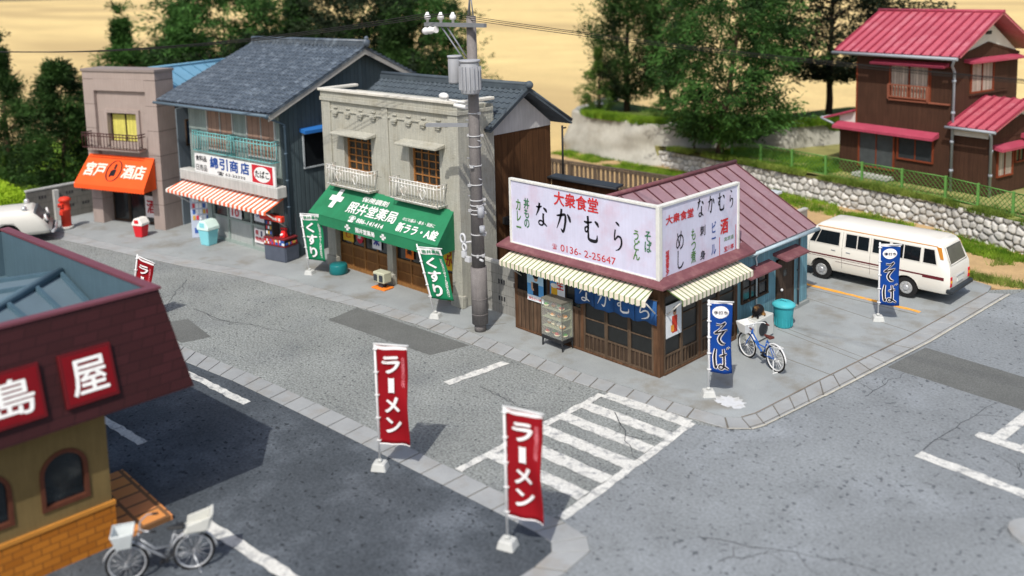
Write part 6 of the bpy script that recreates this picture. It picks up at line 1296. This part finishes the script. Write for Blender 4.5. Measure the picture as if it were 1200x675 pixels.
# ================================================================== BICYCLES
def bicycle(label, loc, rz, frame_m, tyre_m, rim_m, basket_m, saddle_m, child=None, basket_solid=True):
    """local x forward; front wheel at +x"""
    t = thing('bicycle', label, 'bicycle', loc, rz); R_ = .33; wb = 1.08
    for wx in (0, wb):
        c = (wx, 0, R_); w = MB(); 
        for k in range(14): a = 2 * math.pi * k / 14; w.tube([c, (wx + (R_ - .03) * math.cos(a), .0, R_ + (R_ - .03) * math.sin(a))], .005, 3)
        w.tube([(wx, -.05, R_), (wx, .05, R_)], .028, 8); W_o = w.build('wheel', rim_m, t)
        MB().tube([(wx + R_ * math.cos(a), 0, R_ + R_ * math.sin(a)) for a in [2 * math.pi * k / 32 for k in range(32)]], .024, 6, closed=True).build('tyre', tyre_m, W_o)
        MB().tube([(wx + (R_ - .032) * math.cos(a), 0, R_ + (R_ - .032) * math.sin(a)) for a in [2 * math.pi * k / 32 for k in range(32)]], .019, 5, closed=True).build('rim', rim_m, W_o)
    f = MB(); bb = (.44, 0, .28); st = (.30, 0, .72); ht = (.86, 0, .84); hb = (.92, 0, .66)
    f.tube([bb, st], .02, 8); f.tube([hb, (.72, 0, .5), (.56, 0, .38), bb], .026, 8); f.tube([(.885, 0, .76), (.62, 0, .50), (.38, 0, .50)], .018, 8); f.tube([ht, hb], .024, 8)
    for s_ in (-1, 1): f.tube([bb, (0, .05 * s_, R_)], .012, 6); f.tube([st, (0, .05 * s_, R_)], .011, 6); f.tube([hb, (wb - .04, .05 * s_, R_ + .1), (wb, .05 * s_, R_)], .013, 6)
    f.build('frame', frame_m, t)
    g = MB(); 
    for wx in (0, wb): g.tube([(wx + (R_ + .05) * math.cos(a), 0, R_ + (R_ + .05) * math.sin(a)) for a in [math.radians(20 + 160 * k / 12) + (0 if wx == 0 else -.1) for k in range(13)]], .022, 5)
    g.build('mudguard', rim_m, t)
    h = MB(); h.tube([ht, (.84, 0, .98)], .014, 6); h.tube([(.62, -.28, .98), (.74, -.26, 1.0), (.84, -.12, .98), (.84, .12, .98), (.74, .26, 1.0), (.62, .28, .98)], .012, 6); h.build('handlebar', rim_m, t)
    h = MB(); [h.tube([(.56, s_ * .285, .975), (.66, s_ * .275, .99)], .02, 6) for s_ in (-1, 1)]; h.build('grip', saddle_m, t)
    s_ = MB(); s_.tube([st, (.27, 0, .80)], .014, 6); s_.build('seat_post', rim_m, t)
    MB().hexa([(.12, -.09, .80), (.40, -.03, .80), (.40, .03, .80), (.12, .09, .80), (.13, -.10, .86), (.42, -.025, .85), (.42, .025, .85), (.13, .10, .86)]).build('saddle', saddle_m, t, .02)
    k = MB()
    a_, b_ = .94, 1.26; k.hexa([(a_ + .05, -.13, .68), (b_ - .04, -.13, .68), (b_ - .04, .13, .68), (a_ + .05, .13, .68), (a_ + .05, -.125, .685), (b_ - .04, -.125, .685), (b_ - .04, .125, .685), (a_ + .05, .125, .685)])
    o_ = [(a_ + .05, -.13), (b_ - .04, -.13), (b_ - .04, .13), (a_ + .05, .13)]; T_ = [(a_, -.19), (b_ + .03, -.19), (b_ + .03, .19), (a_, .19)]
    for i in range(4): j = (i + 1) % 4; k.add([(*o_[i], .68), (*o_[j], .68), (*T_[j], .94), (*T_[i], .94)], [(0, 1, 2, 3)])
    ob = k.build('basket', basket_m, t); sm = ob.modifiers.new('solid', 'SOLIDIFY'); sm.thickness = .014
    MB().tube([(*T_[0], .94), (*T_[1], .94), (*T_[2], .94), (*T_[3], .94)], .016, 5, closed=True).build('basket_rim', basket_m, ob)
    c = MB(); c.tube([(.28, -.06, .66), (-.22, -.06, .68)], .009, 5); c.tube([(.28, .06, .66), (-.22, .06, .68)], .009, 5); [c.tube([(x, -.07, .675), (x, .07, .675)], .007, 4) for x in (.15, .02, -.1, -.22)]; c.tube([(-.2, -.06, .68), (0, -.06, R_)], .007, 4); c.tube([(-.2, .06, .68), (0, .06, R_)], .007, 4); c.build('carrier', rim_m, t)
    c = MB(); c.tube([(.44, -.08, .28), (.44, .08, .28)], .03, 8); c.tube([(.44 + .09 * math.cos(a), -.06, .28 + .09 * math.sin(a)) for a in [k_ * math.pi / 8 for k_ in range(16)]], .008, 4, closed=True); c.tube([(.44, -.08, .28), (.54, -.08, .16)], .012, 5); c.tube([(.44, .08, .28), (.34, .08, .40)], .012, 5); c.box(.50, .58, -.17, -.08, .145, .17); c.box(.30, .38, .08, .17, .39, .415); c.tube([(.46, -.045, .37), (.0, -.045, .37)], .006, 4); c.tube([(.46, -.045, .2), (.0, -.045, .28)], .006, 4); c.build('crank', iron, t)
    MB().tube([(.0, -.07, .3), (-.1, -.16, .0)], .012, 5).tube([(.0, .07, .3), (-.1, .16, .0)], .012, 5).tube([(-.1, -.17, .012), (-.1, .17, .012)], .014, 5).build('stand', rim_m, t)
    if child:
        q = MB(); q.hexa([(-.22, -.15, .72), (.12, -.15, .72), (.12, .15, .72), (-.22, .15, .72), (-.28, -.17, .78), (.14, -.17, .78), (.14, .17, .78), (-.28, .17, .78)]); q.hexa([(-.28, -.17, .76), (-.22, -.17, .76), (-.22, .17, .76), (-.28, .17, .76), (-.37, -.15, 1.04), (-.32, -.15, 1.04), (-.32, .15, 1.04), (-.37, .15, 1.04)])
        for s_ in (-1, 1): q.hexa([(-.25, s_ * .16, .76), (.10, s_ * .16, .76), (.10, s_ * .18, .76), (-.25, s_ * .18, .76), (-.33, s_ * .16, 1.0), (.08, s_ * .16, .90), (.08, s_ * .18, .90), (-.33, s_ * .18, 1.0)])
        q.build('child_seat', child, t, .03)
    return t
chrome = mat('bright spokes', '#c9ccd0', .3, .05, 5, 0, metal=.5); rub = mat('black tyre rubber', '#232324', .8, .1, 5, 0); wht = mat('white basket plastic', '#dfe0de', .5, .04, 5, 0)
bicycle('blue bicycle with white basket and brown saddle parked beside the restaurant', (1.92, 2.30, .03), math.atan2(2.62 - 2.3, .93 - 1.92), mat('blue frame enamel', '#1f5cae', .3, .05, 3, 0), rub, mat('white rim', '#d9dbdc', .4, .05, 5, 0), wht, mat('brown saddle leather', '#5b2f28', .6, .1, 5, 0))
bicycle('grey bicycle with white basket and child seat parked against the foreground noodle shop', (-1.24, -11.72, .015), math.atan2(-12.64 + 11.75, -1.694 + 1.24), mat('silver frame enamel', '#8d9196', .35, .05, 3, 0, metal=.4), rub, chrome, mat('pale basket', '#cdd3d3', .5, .05, 5, 0), iron, mat('pale child seat', '#c4c5bf', .5, .06, 4, 0))
# ================================================================== VEHICLES
def cut(o, mb):
    c = mb.build('cutter', o.data.materials[0]); c.parent = o.parent
    m = o.modifiers.new('cut', 'BOOLEAN'); m.object = c; m.operation = 'DIFFERENCE'; m.solver = 'EXACT'
    dg = bpy.context.evaluated_depsgraph_get(); dg.update(); me = bpy.data.meshes.new_from_object(o.evaluated_get(dg)); o.modifiers.clear(); o.data = me; bpy.data.objects.remove(c)
def loft_body(levels, top_crown, name, m, par, N=24, endpinch=.10):
    """levels: (z, x_rear, x_front, halfwidth)"""
    mb = MB(); vs = []; n = N + 1
    def ring(z, xr, xf, w):
        out = []
        for s in (1, -1):
            for i in range(n):
                t = i / N; t = t if s == 1 else 1 - t
                x = xr + (xf - xr) * t; e = min((x - xr), (xf - x)); k = 1 - endpinch * max(0, 1 - e / .22) ** 2
                out.append((x, s * w * k, z))
        return out
    R0 = [ring(*l) for l in levels]
    vs = [p for r in R0 for p in r]; q = 2 * n; fs = []
    for j in range(len(R0) - 1):
        for i in range(q): fs.append((j * q + i, j * q + (i + 1) % q, (j + 1) * q + (i + 1) % q, (j + 1) * q + i))
    base = len(vs); z, xr, xf, w = levels[-1]
    for s_ in (.6, .2, -.2, -.6):
        for i in range(n):
            t = i / N; x = xr + (xf - xr) * t; e = min(t, 1 - t); vs.append((x + (.0), s_ * w * (1 - endpinch * max(0, 1 - min(x - xr, xf - x) / .22) ** 2), z + top_crown * (1 - s_ * s_) * min(1, e * 8)))
    j = (len(R0) - 1) * q
    L0_ = [j + i for i in range(n)]; rows = [L0_] + [[base + k * n + i for i in range(n)] for k in range(4)] + [[j + q - 1 - i for i in range(n)]]
    for a, b in zip(rows, rows[1:]):
        for i in range(n - 1): fs.append((a[i], a[i + 1], b[i + 1], b[i]))
    fs.append(tuple(range(q))[::-1])
    fs.append(tuple([rows[0][0]] + [r[0] for r in rows[1:]])); fs.append(tuple([r[-1] for r in rows][::-1]))
    mb.add(vs, fs, 0, True); o = mb.build(name, m, par); return o
VO = thing('station_van', 'white station van with maroon side stripes parked on the concrete lot', 'van', (3.36, 10.66, .03), math.pi)
vw = mat('van cream white paint', '#e3e0d6', .25, .02, 2, 0, spec=.5)
lv = [(.36, .06, 4.96, .78), (.46, .02, 5.04, .83), (.75, .0, 5.08, .85), (1.12, .02, 5.0, .845), (1.22, .06, 4.88, .82), (1.5, .18, 4.62, .765), (1.76, .30, 4.36, .71), (1.86, .38, 4.24, .66), (1.92, .48, 4.1, .56)]
body = loft_body(lv, .05, 'body', vw, VO, 40)
wx = (1.30, 4.10)
cb_ = MB()
for x in wx:
    for s in (-1, 1): cb_.tube([(x, s * .55, .36), (x, s * 1.0, .36)], .37, 24)
cut(body, cb_)
body.data.polygons.foreach_set('use_smooth', [False] * len(body.data.polygons))
body.data.set_sharp_from_angle(angle=math.radians(32)) if hasattr(body.data, 'set_sharp_from_angle') else None
body.data.polygons.foreach_set('use_smooth', [True] * len(body.data.polygons))
MB().box(.3, 4.8, -.56, .56, .25, .6).build('chassis', iron, VO)
def vw_(z):   # half width at height
    for a, b in zip(lv, lv[1:]):
        if a[0] <= z <= b[0]: t = (z - a[0]) / (b[0] - a[0]); return a[3] + (b[3] - a[3]) * t
    return .7
def side_panel(mb, x0, x1, z0, z1, off=.006, xt0=None, xt1=None, k=4, sides=(1, -1), m=0):
    xt0 = x0 if xt0 is None else xt0; xt1 = x1 if xt1 is None else xt1
    for s in sides:
        vs = []
        for i in range(k + 1):
            t = i / k; z = z0 + (z1 - z0) * t; y = s * (vw_(z) + off); vs += [(x0 + (xt0 - x0) * t, y, z), (x1 + (xt1 - x1) * t, y, z)]
        mb.add(vs, [(2 * i, 2 * i + 1, 2 * i + 3, 2 * i + 2) for i in range(k)], m)
vg = mat('van glass', '#14171a', .06, .1, 2, 0, spec=.8)
for (a, b, at, bt) in ((.40, .80, .50, .80), (.90, 2.38, .90, 2.38), (2.52, 3.28, 2.52, 3.28), (3.50, 4.52, 3.50, 4.30)):
    g = MB(); side_panel(g, a, b, 1.24, 1.66, .008, at, bt); w_ = g.build('window', vg, VO)
    f = MB(); e = .035
    side_panel(f, a - e, b + e, 1.21, 1.24, .010); side_panel(f, at - e, bt + e, 1.66, 1.69, .010); side_panel(f, a - e, a, 1.24, 1.66, .010, at - e, at); side_panel(f, b, b + e, 1.24, 1.66, .010, bt, bt + e)
    f.build('window_frame', mat('van window trim', '#cfccc4', .3, .02, 2, 0), w_)
f = MB(); side_panel(f, 1.39, 1.425, 1.24, 1.66, .012); side_panel(f, 1.76, 1.86, 1.24, 1.66, .012); side_panel(f, 2.88, 2.915, 1.24, 1.66, .012); side_panel(f, 4.3, 4.325, 1.24, 1.66, .012, 4.14, 4.16); f.build('window_divider', MATS['van window trim'], VO)
f = MB(); side_panel(f, .62, 5.0, .84, .885, .007); side_panel(f, 1.9, 5.0, .79, .80, .007); side_panel(f, .16, .62, .84, .885, .007); side_panel(f, .16, .80, .79, .86, .008); side_panel(f, 1.75, 3.6, .70, .712, .007); f.build('side_stripe', mat('maroon stripe', '#63252b', .4, .02, 2, 0), VO)
f = MB(); side_panel(f, .40, 4.28, 1.765, 1.785, .012); side_panel(f, .20, .30, 1.42, 1.76, .008, .30, .44); f.build('gutter_stripe', mat('orange stripe', '#c4812f', .4, .04, 2, 0), VO)
f = MB(); side_panel(f, 2.445, 2.455, .5, 1.7, .005); side_panel(f, 3.38, 3.39, .5, 1.7, .005); side_panel(f, 4.52, 4.53, .75, 1.2, .005); f.build('door_seam', mat('seam', '#6a6862', .6, 0, 1, 0), VO)
f = MB(); [f.box(x, x + .14, s * .852 - .01, s * .852 + .012, 1.06, 1.085) for x in (3.1, 3.6) for s in (-1, 1)]; f.build('door_handle', chrome, VO)
for x in wx:
    for s in (-1, 1):
        w_ = MB().tube([(x, s * .62, .33), (x, s * .80, .33)], .325, 28).build('wheel', rub, VO)
        h = MB(); h.tube([(x, s * .79, .33), (x, s * .815, .33)], [.20, .19], 20); h.build('rim', mat('pale wheel rim', '#b6b8b8', .35, .04, 3, 0, metal=.4), w_)
        h = MB(); h.tube([(x, s * .812, .33), (x, s * .85, .33)], [.10, .07], 12); [h.tube([(x + .14 * math.cos(a), s * .812, .33 + .14 * math.sin(a)), (x + .14 * math.cos(a), s * .822, .33 + .14 * math.sin(a))], .026, 6) for a in [k * math.pi / 4 for k in range(8)]]; h.build('hub_cap', chrome, w_)
g = MB(); g.add([(-.0 + .075, -.62, 1.25), (.075, .62, 1.25), (.285, .54, 1.72), (.285, -.54, 1.72)], [(0, 1, 2, 3)]); g2 = [tuple(v) for v in g.v]
g = MB(); g.hexa([(.065, -.60, 1.26), (.065, .60, 1.26), (.115, .60, 1.26), (.115, -.60, 1.26), (.255, -.53, 1.72), (.255, .53, 1.72), (.31, .53, 1.72), (.31, -.53, 1.72)]); g.build('rear_window', mat('rear glass', '#5a564f', .12, .15, 3, 0, spec=.8), VO)
f = MB(); f.tube([(.055, -.62, 1.24), (.055, .62, 1.24), (.25, .55, 1.74), (.25, -.55, 1.74)], .02, 5, closed=True); f.build('rear_window_trim', MATS['van window trim'], VO)
for s in (-1, 1):
    t_ = MB().box(-.018, .06, s * .70 - .06, s * .70 + .06, .60, .90).build('tail_lamp', mat('red lamp lens', '#c3202e', .2, 0, 1, 0), VO, .01); MB().box(-.022, -.015, s * .70 - .055, s * .70 + .055, .72, .80).build('indicator', mat('amber lens', '#e8b02a', .2, 0, 1, 0), t_)
MB().box(-.10, .10, -.84, .84, .40, .54).build('bumper', mat('dark bumper', '#30353a', .45, .06, 3, 0), VO, .03); MB().box(5.04, 5.2, -.84, .84, .40, .54).build('bumper', MATS['dark bumper'], VO, .03)
p_ = MB().box(-.018, .01, -.22, .22, .66, .82).build('number_plate', mat('plate', '#d9dbd2', .5, 0, 1, 0), VO)
MB().box(-.03, .0, -.30, .30, .84, .87).build('plate_light', chrome, VO)
g = MB(); g.hexa([(4.84, -.72, 1.24), (4.90, -.72, 1.24), (4.90, .72, 1.24), (4.84, .72, 1.24), (4.38, -.62, 1.72), (4.435, -.62, 1.72), (4.435, .62, 1.72), (4.38, .62, 1.72)]); g.build('windscreen', vg, VO)
for s in (-1, 1): MB().tube([(5.04, s * .62, .85), (5.10, s * .62, .85)], .10, 14).build('headlight', cer, VO); MB().tube([(4.8, s * .85, 1.15), (4.85, s * 1.0, 1.25)], .03, 6).build('mirror', iron, VO)
MB().box(5.06, 5.10, -.5, .5, .76, .94).build('grille', iron, VO)

# white car whose nose shows at the left edge
CA = math.radians(70)
CV = thing('white_car', 'white classic car with a chrome fender mirror, beside the red post box', 'car', (-26.91, -5.80, 0), CA); CV.scale = (1.22, 1.22, 1.25)
lv2 = [(.30, -4.3, -.08, .70), (.42, -4.35, .0, .78), (.80, -4.35, -.28, .80), (1.02, -4.3, -.48, .78), (1.10, -4.25, -.60, .70)]
cbm = mat('old white car paint', '#dddbd3', .3, .03, 2, 0, spec=.5)
cbo = loft_body(lv2, .05, 'body', cbm, CV, 30, .06)
cc = MB(); [cc.tube([(x, s * .5, .34), (x, s * 1.0, .34)], .40, 24) for x in (-1.30, -3.6) for s in (-1, 1)]; cut(cbo, cc)
MB().hexa([(-3.9, -.68, 1.1), (-1.9, -.68, 1.1), (-1.9, .68, 1.1), (-3.9, .68, 1.1), (-3.5, -.56, 1.52), (-2.4, -.56, 1.52), (-2.4, .56, 1.52), (-3.5, .56, 1.52)]).build('cabin', vg, CV, .03); MB().hexa([(-3.5, -.57, 1.5), (-2.4, -.57, 1.5), (-2.4, .57, 1.5), (-3.5, .57, 1.5), (-3.4, -.5, 1.56), (-2.5, -.5, 1.56), (-2.5, .5, 1.56), (-3.4, .5, 1.56)]).build('roof', cbm, CV, .02)
MB().hexa([(-.02, -.74, .30), (.05, -.74, .30), (.05, .74, .30), (-.02, .74, .30), (-.53, -.74, 1.04), (-.44, -.74, 1.05), (-.44, .74, 1.05), (-.53, .74, 1.04)]).build('grille', mat('grey grille', '#5c5f63', .4, .1, 20, .1, metal=.3), CV, .02)
for s in (-1, 1): MB().tube([(-.18, s * .55, .78), (-.12, s * .55, .80)], .12, 14).build('headlight', cer, CV); MB().tube([(-.8, s * .62, 1.08), (-.78, s * .62, 1.14)], .02, 6).ball((-.78, s * .62, 1.17), .09, 10).build('mirror', chrome, CV)
for x in (-1.30, -3.6):
    for s in (-1, 1): w_ = MB().tube([(x, s * .60, .33), (x, s * .76, .33)], .33, 24).build('wheel', rub, CV); MB().tube([(x, s * .75, .33), (x, s * .78, .33)], .18, 16).build('rim', chrome, w_)
MB().box(-4.2, -.1, -.58, .58, .26, .7).build('chassis', iron, CV)
MB().tube([(.02, -.76, .36), (.09, -.5, .36), (.09, .5, .36), (.02, .76, .36)], .05, 8).build('bumper', chrome, CV)

# ================================================================== TREES AND PLANTS
def crown_mesh(name, m, seed, clumps, leaves, shape, L=.055, Wd_=.010, up=.35, droop=0):
    """unit-height crown of small pointed leaves gathered on sprays; shape(h)->radius for h in 0..1"""
    r = random.Random(seed); vs = []; fs = []
    for _ in range(clumps):
        h = r.random(); R_ = shape(h)
        if R_ <= 0: continue
        a = r.uniform(0, 6.283); R_ *= 1 + .75 * noise.noise(Vector((math.cos(a) * 2.2, math.sin(a) * 2.2, h * 5 + seed * 3))); q = R_ * math.sqrt(r.uniform(.12, 1)) * r.uniform(.75, 1.12); c = Vector((q * math.cos(a), q * math.sin(a), h))
        if noise.noise(Vector((c.x * 8, c.y * 8, c.z * 8 + seed * 7))) < -.15: continue
        out = Vector((math.cos(a), math.sin(a), up + r.gauss(0, .35))).normalized(); ln = r.uniform(.05, .13)
        for _ in range(leaves):
            t = r.random(); p = c + out * ln * (t - .4) + Vector((r.gauss(0, .012), r.gauss(0, .012), r.gauss(0, .012)))
            d = (out * .8 + Vector((r.gauss(0, .55), r.gauss(0, .55), r.gauss(0, .5) - droop))).normalized(); s = d.cross(Vector((r.gauss(0, 1), r.gauss(0, 1), r.gauss(0, 1)))).normalized() * Wd_ * r.uniform(.6, 1.2)
            l = L * r.uniform(.5, 1.2); k = len(vs); vs += [p - s * .3, p + d * l * .45 - s, p + d * l, p + d * l * .45 + s]; fs.append((k, k + 1, k + 2, k + 3))
    me = bpy.data.meshes.new(name); me.from_pydata(vs, [], fs); me.materials.append(m); return me
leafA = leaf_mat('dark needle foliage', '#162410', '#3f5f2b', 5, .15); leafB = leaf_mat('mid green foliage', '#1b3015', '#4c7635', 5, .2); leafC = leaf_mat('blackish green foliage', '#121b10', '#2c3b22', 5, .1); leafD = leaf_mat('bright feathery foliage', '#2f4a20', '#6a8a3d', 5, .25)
bark = mat('bark', '#5a4a3c', .9, .2, 4, .5, 20)
bark_d = mat('dark bark', '#3b3028', .9, .2, 4, .5, 20)
sh_col = lambda h: (.30 * math.sin(min(1, h * 1.25 + .12) * math.pi) ** .7) if h < .97 else .02
sh_cone = lambda h: .34 * (1 - h) ** .75 * min(1, h * 6 + .3)
sh_round = lambda h: .42 * math.sqrt(max(0, 1 - (2 * h - 1) ** 2)) ** .8 + .02
sh_tall = lambda h: .22 * (math.sin(math.pi * min(1, h * .85 + .15))) ** .6
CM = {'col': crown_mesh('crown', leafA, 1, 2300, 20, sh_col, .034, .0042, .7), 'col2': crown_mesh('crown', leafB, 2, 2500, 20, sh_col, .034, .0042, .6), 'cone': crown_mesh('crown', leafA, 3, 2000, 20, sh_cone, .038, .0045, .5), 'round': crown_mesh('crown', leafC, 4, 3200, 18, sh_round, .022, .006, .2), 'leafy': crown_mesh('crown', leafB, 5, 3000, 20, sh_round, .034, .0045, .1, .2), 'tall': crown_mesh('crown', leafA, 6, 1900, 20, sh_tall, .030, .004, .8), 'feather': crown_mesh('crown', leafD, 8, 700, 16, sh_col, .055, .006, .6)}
def tree(label, loc, h, wid, kind, trunk_h=.18, rz=0, grp=None, trunk_m=None, lean=(0, 0), name='tree'):
    t = thing(name, label, 'tree', loc, rz, grp); c = bpy.data.objects.new('crown', CM[kind]); COL.objects.link(c); c.parent = t
    c.location = (lean[0] * .3, lean[1] * .3, h * trunk_h); s = h * (1 - trunk_h); c.scale = (wid, wid, s)
    mb = MB(); r = random.Random(int(h * 100 + loc[0])); top = h * .82; k = 7
    P = [Vector((lean[0] * i / k + r.uniform(-.05, .05) * (i > 0), lean[1] * i / k + r.uniform(-.05, .05) * (i > 0), top * i / k)) for i in range(k + 1)]
    mb.tube(P, [h * .022 * (1 - .8 * i / k) for i in range(k + 1)], 8)
    for i in range(14):
        q = r.uniform(trunk_h * .8, .68); b = P[0].lerp(P[-1], min(1, q / .82)); b.z = q * h; a = r.uniform(0, 6.28); ln = wid * r.uniform(.08, .22)
        e = b + Vector((math.cos(a) * ln, math.sin(a) * ln, ln * r.uniform(.2, .7))); mb.tube([b, b.lerp(e, .5) + Vector((0, 0, .04)), e], [h * .008, h * .006, h * .002], 5)
    mb.build('trunk', trunk_m or bark, t); return t
gl = 'trees behind the row of shops'
for (lab, loc, h, w, kind, th, rz, lean) in (
    ('dark feathery tree at the left edge of the picture, behind the grass', (-40.1, -3.7, -.1), 8.0, 6.6, 'col', .05, 0, (0, 0)),
    ('dark green spiky tree just left of the tan liquor shop', (-36.7, -2.1, -.1), 6.6, 7.8, 'cone', .04, 1, (.2, 0)),
    ('broad dark tree in the gap between the left edge and the liquor shop roof', (-44.0, 4.2, -.1), 9.2, 9.5, 'col2', .05, 2, (0, 0)),
    ('tall dark tree directly behind the liquor shop', (-42.5, 7.4, -.1), 10.0, 11.5, 'col2', .06, 3, (0, 0)),
    ('tree with brighter green sprays behind the blue roof of the liquor shop', (-40.0, 9.0, -.1), 10.4, 11.5, 'leafy', .06, 4, (0, 0)),
    ('dark tree rising behind the left end of the slate tiled roof', (-38.0, 13.0, -.1), 10.4, 13.5, 'col', .06, 5, (0, 0)),
    ('dense blackish tree behind the middle of the slate tiled roof', (-34.5, 15.5, -.1), 10.2, 11.5, 'round', .10, 1, (0, 0)),
    ('low dark tree filling the gap behind the blue roof', (-36.0, 9.0, -.1), 7.5, 9.0, 'round', .05, 2, (0, 0)),
    ('slim dark tree behind the slate ridge end', (-30.0, 14.5, -.1), 8.6, 10.0, 'col', .05, 4, (0, 0)),
    ('dense dark green tree between the tiled roofs and the utility pole', (-32.6, 17.9, -.1), 9.4, 10.5, 'leafy', .03, 3, (0, 0))):
    tree(lab, loc, h, w, kind, th, rz, gl, None, lean)
gr_ = 'trees on the rock face and terrace'
tree('tall thin dark tree with open foliage on top of the rock face', (-21.6, 25.6, 2.1), 9.4, 9.5, 'tall', .08, 2, gr_, bark_d, (.4, 0))
tree('dark many stemmed tree close behind the tall thin one on the rock face', (-19.4, 27.0, 2.1), 9.2, 6.5, 'tall', .16, 4, gr_, bark_d, (.9, 0))
tree('little feathery sapling on the left end of the rock face', (-22.6, 24.2, 2.1), 3.9, 4.2, 'feather', .05, 1, gr_, bark, (0, 0), 'sapling')
tree('small bright green shrub on the middle of the rock face top', (-18.0, 24.3, 2.1), 1.5, 2.6, 'feather', .0, 2, gr_, bark, (0, 0), 'shrub')
tree('big leaning dark green tree rooted on the terrace before the rock face', (-12.5, 21.7, 1.0), 9.8, 8.6, 'leafy', .10, 0, gr_, bark, (1.2, .3))
tree('low branching green bush at the foot of the big leaning tree', (-14.6, 22.6, 1.0), 2.4, 3.6, 'feather', .25, 3, gr_, bark, (-.3, 0), 'bush')
tree('blackish green rounded pine with a bare dark trunk behind the brown house', (-10.6, 29.6, 2.1), 9.6, 11.5, 'round', .24, 1, gr_, bark_d, (.2, 0))
# turf, tufts, hedge
struct('grass_ground', MB().prism([(-33.2, -6.5), (-30.3, -6.0), (-30.2, -3.0), (-28.5, 4), (-31, 9), (-50, 10), (-56, -2), (-50, -9), (-40, -8)], -.28, -.02), mat('mown turf', '#6f8f2c', .95, .2, 1.2, .6, 10, fine=.2, fscale=14))
strip('lawn', [(-46, 0, 5.5), (-31, -.5, 4.2)], -.02, 5200, .10, 4, grass_m, .12, w=.02)
strip('verge_grass', [(-23.5, 21.6, .7), (-18, 20.6, .8), (-14, 20.4, .8), (-9, 19.7, .8), (-3.8, 18.5, .8), (1, 17.1, .7), (4, 15.9, .6)], -.05, 4800, .19, 6, grass_m, .12, None, .019)
strip('roadside_grass', [(1.9, 13.6, .28), (3.0, 13.35, .3), (4.6, 13.45, .35), (7, 13.5, .4)], -.02, 420, .20, 7, grass2_m, .10)
strip('dry_tufts', [(2.6, 15.4, .5), (5.5, 14.2, .5)], -.02, 26, .2, 16, grass2_m, .14)
strip('wall_top_grass', [(-15.5, 21.75, .28), (-12, 21.2, .28), (-4.3, 19.75, .28), (-.66, 19.1, .28), (2.2, 17.9, .3), (9, 15.5, .3)], 1.02, 4200, .20, 7, grass2_m, .12, None, .018)
strip('terrace_grass', [(-13, 23.0, 1.2), (-9, 22.8, 1.6), (-6, 22.0, 1.4)], 1.02, 3600, .16, 5, grass_m, .12, None, .018)
strip('rock_top_grass', [(-23.6, 24.0, .5), (-21.6, 22.8, .5), (-18, 22.4, .5), (-16.4, 22.9, .5), (-14.3, 24.1, .5), (-11, 26.5, .6), (-9.2, 30, .6)], 2.15, 4200, .32, 8, grass_m, .16, None, .024)
strip('house_front_grass', [(-5, 20.2, .45), (-.4, 19.9, .3), (2.5, 18.9, .3)], 1.02, 260, .12, 5, grass2_m, .1)
def hedge(label, x0, x1, y0, y1, h, n, m):
    t = thing('hedge', label, 'hedge', ((x0 + x1) / 2, (y0 + y1) / 2, -.05)); r = random.Random(9); mb = MB(); hx, hy = (x1 - x0) / 2, (y1 - y0) / 2
    for _ in range(n):
        p = Vector((r.uniform(-hx, hx), r.uniform(-hy, hy), r.uniform(.05, h))); k = noise.noise(p * 1.6) * .12
        p.z += k; s = .07
        d = Vector((r.gauss(0, 1), r.gauss(0, 1), r.gauss(.4, 1))).normalized(); q = d.orthogonal().normalized() * s * .5
        mb.add([p - q, p + d * s, p + q, p - d * s * .4], [(0, 1, 2, 3)])
    mb.build('foliage', m, t); mb = MB(); [mb.tube([(x, 0, 0), (x + .05, .02, h * .7)], .03, 5) for x in [(-hx + .3 + k * .6) for k in range(int(2 * hx / .6))]]; mb.build('stem', bark, t)
hedge('lime green clipped hedge at the left edge behind the white car', -37.5, -32.6, -6.4, -4.9, .95, 9000, hedge_m)
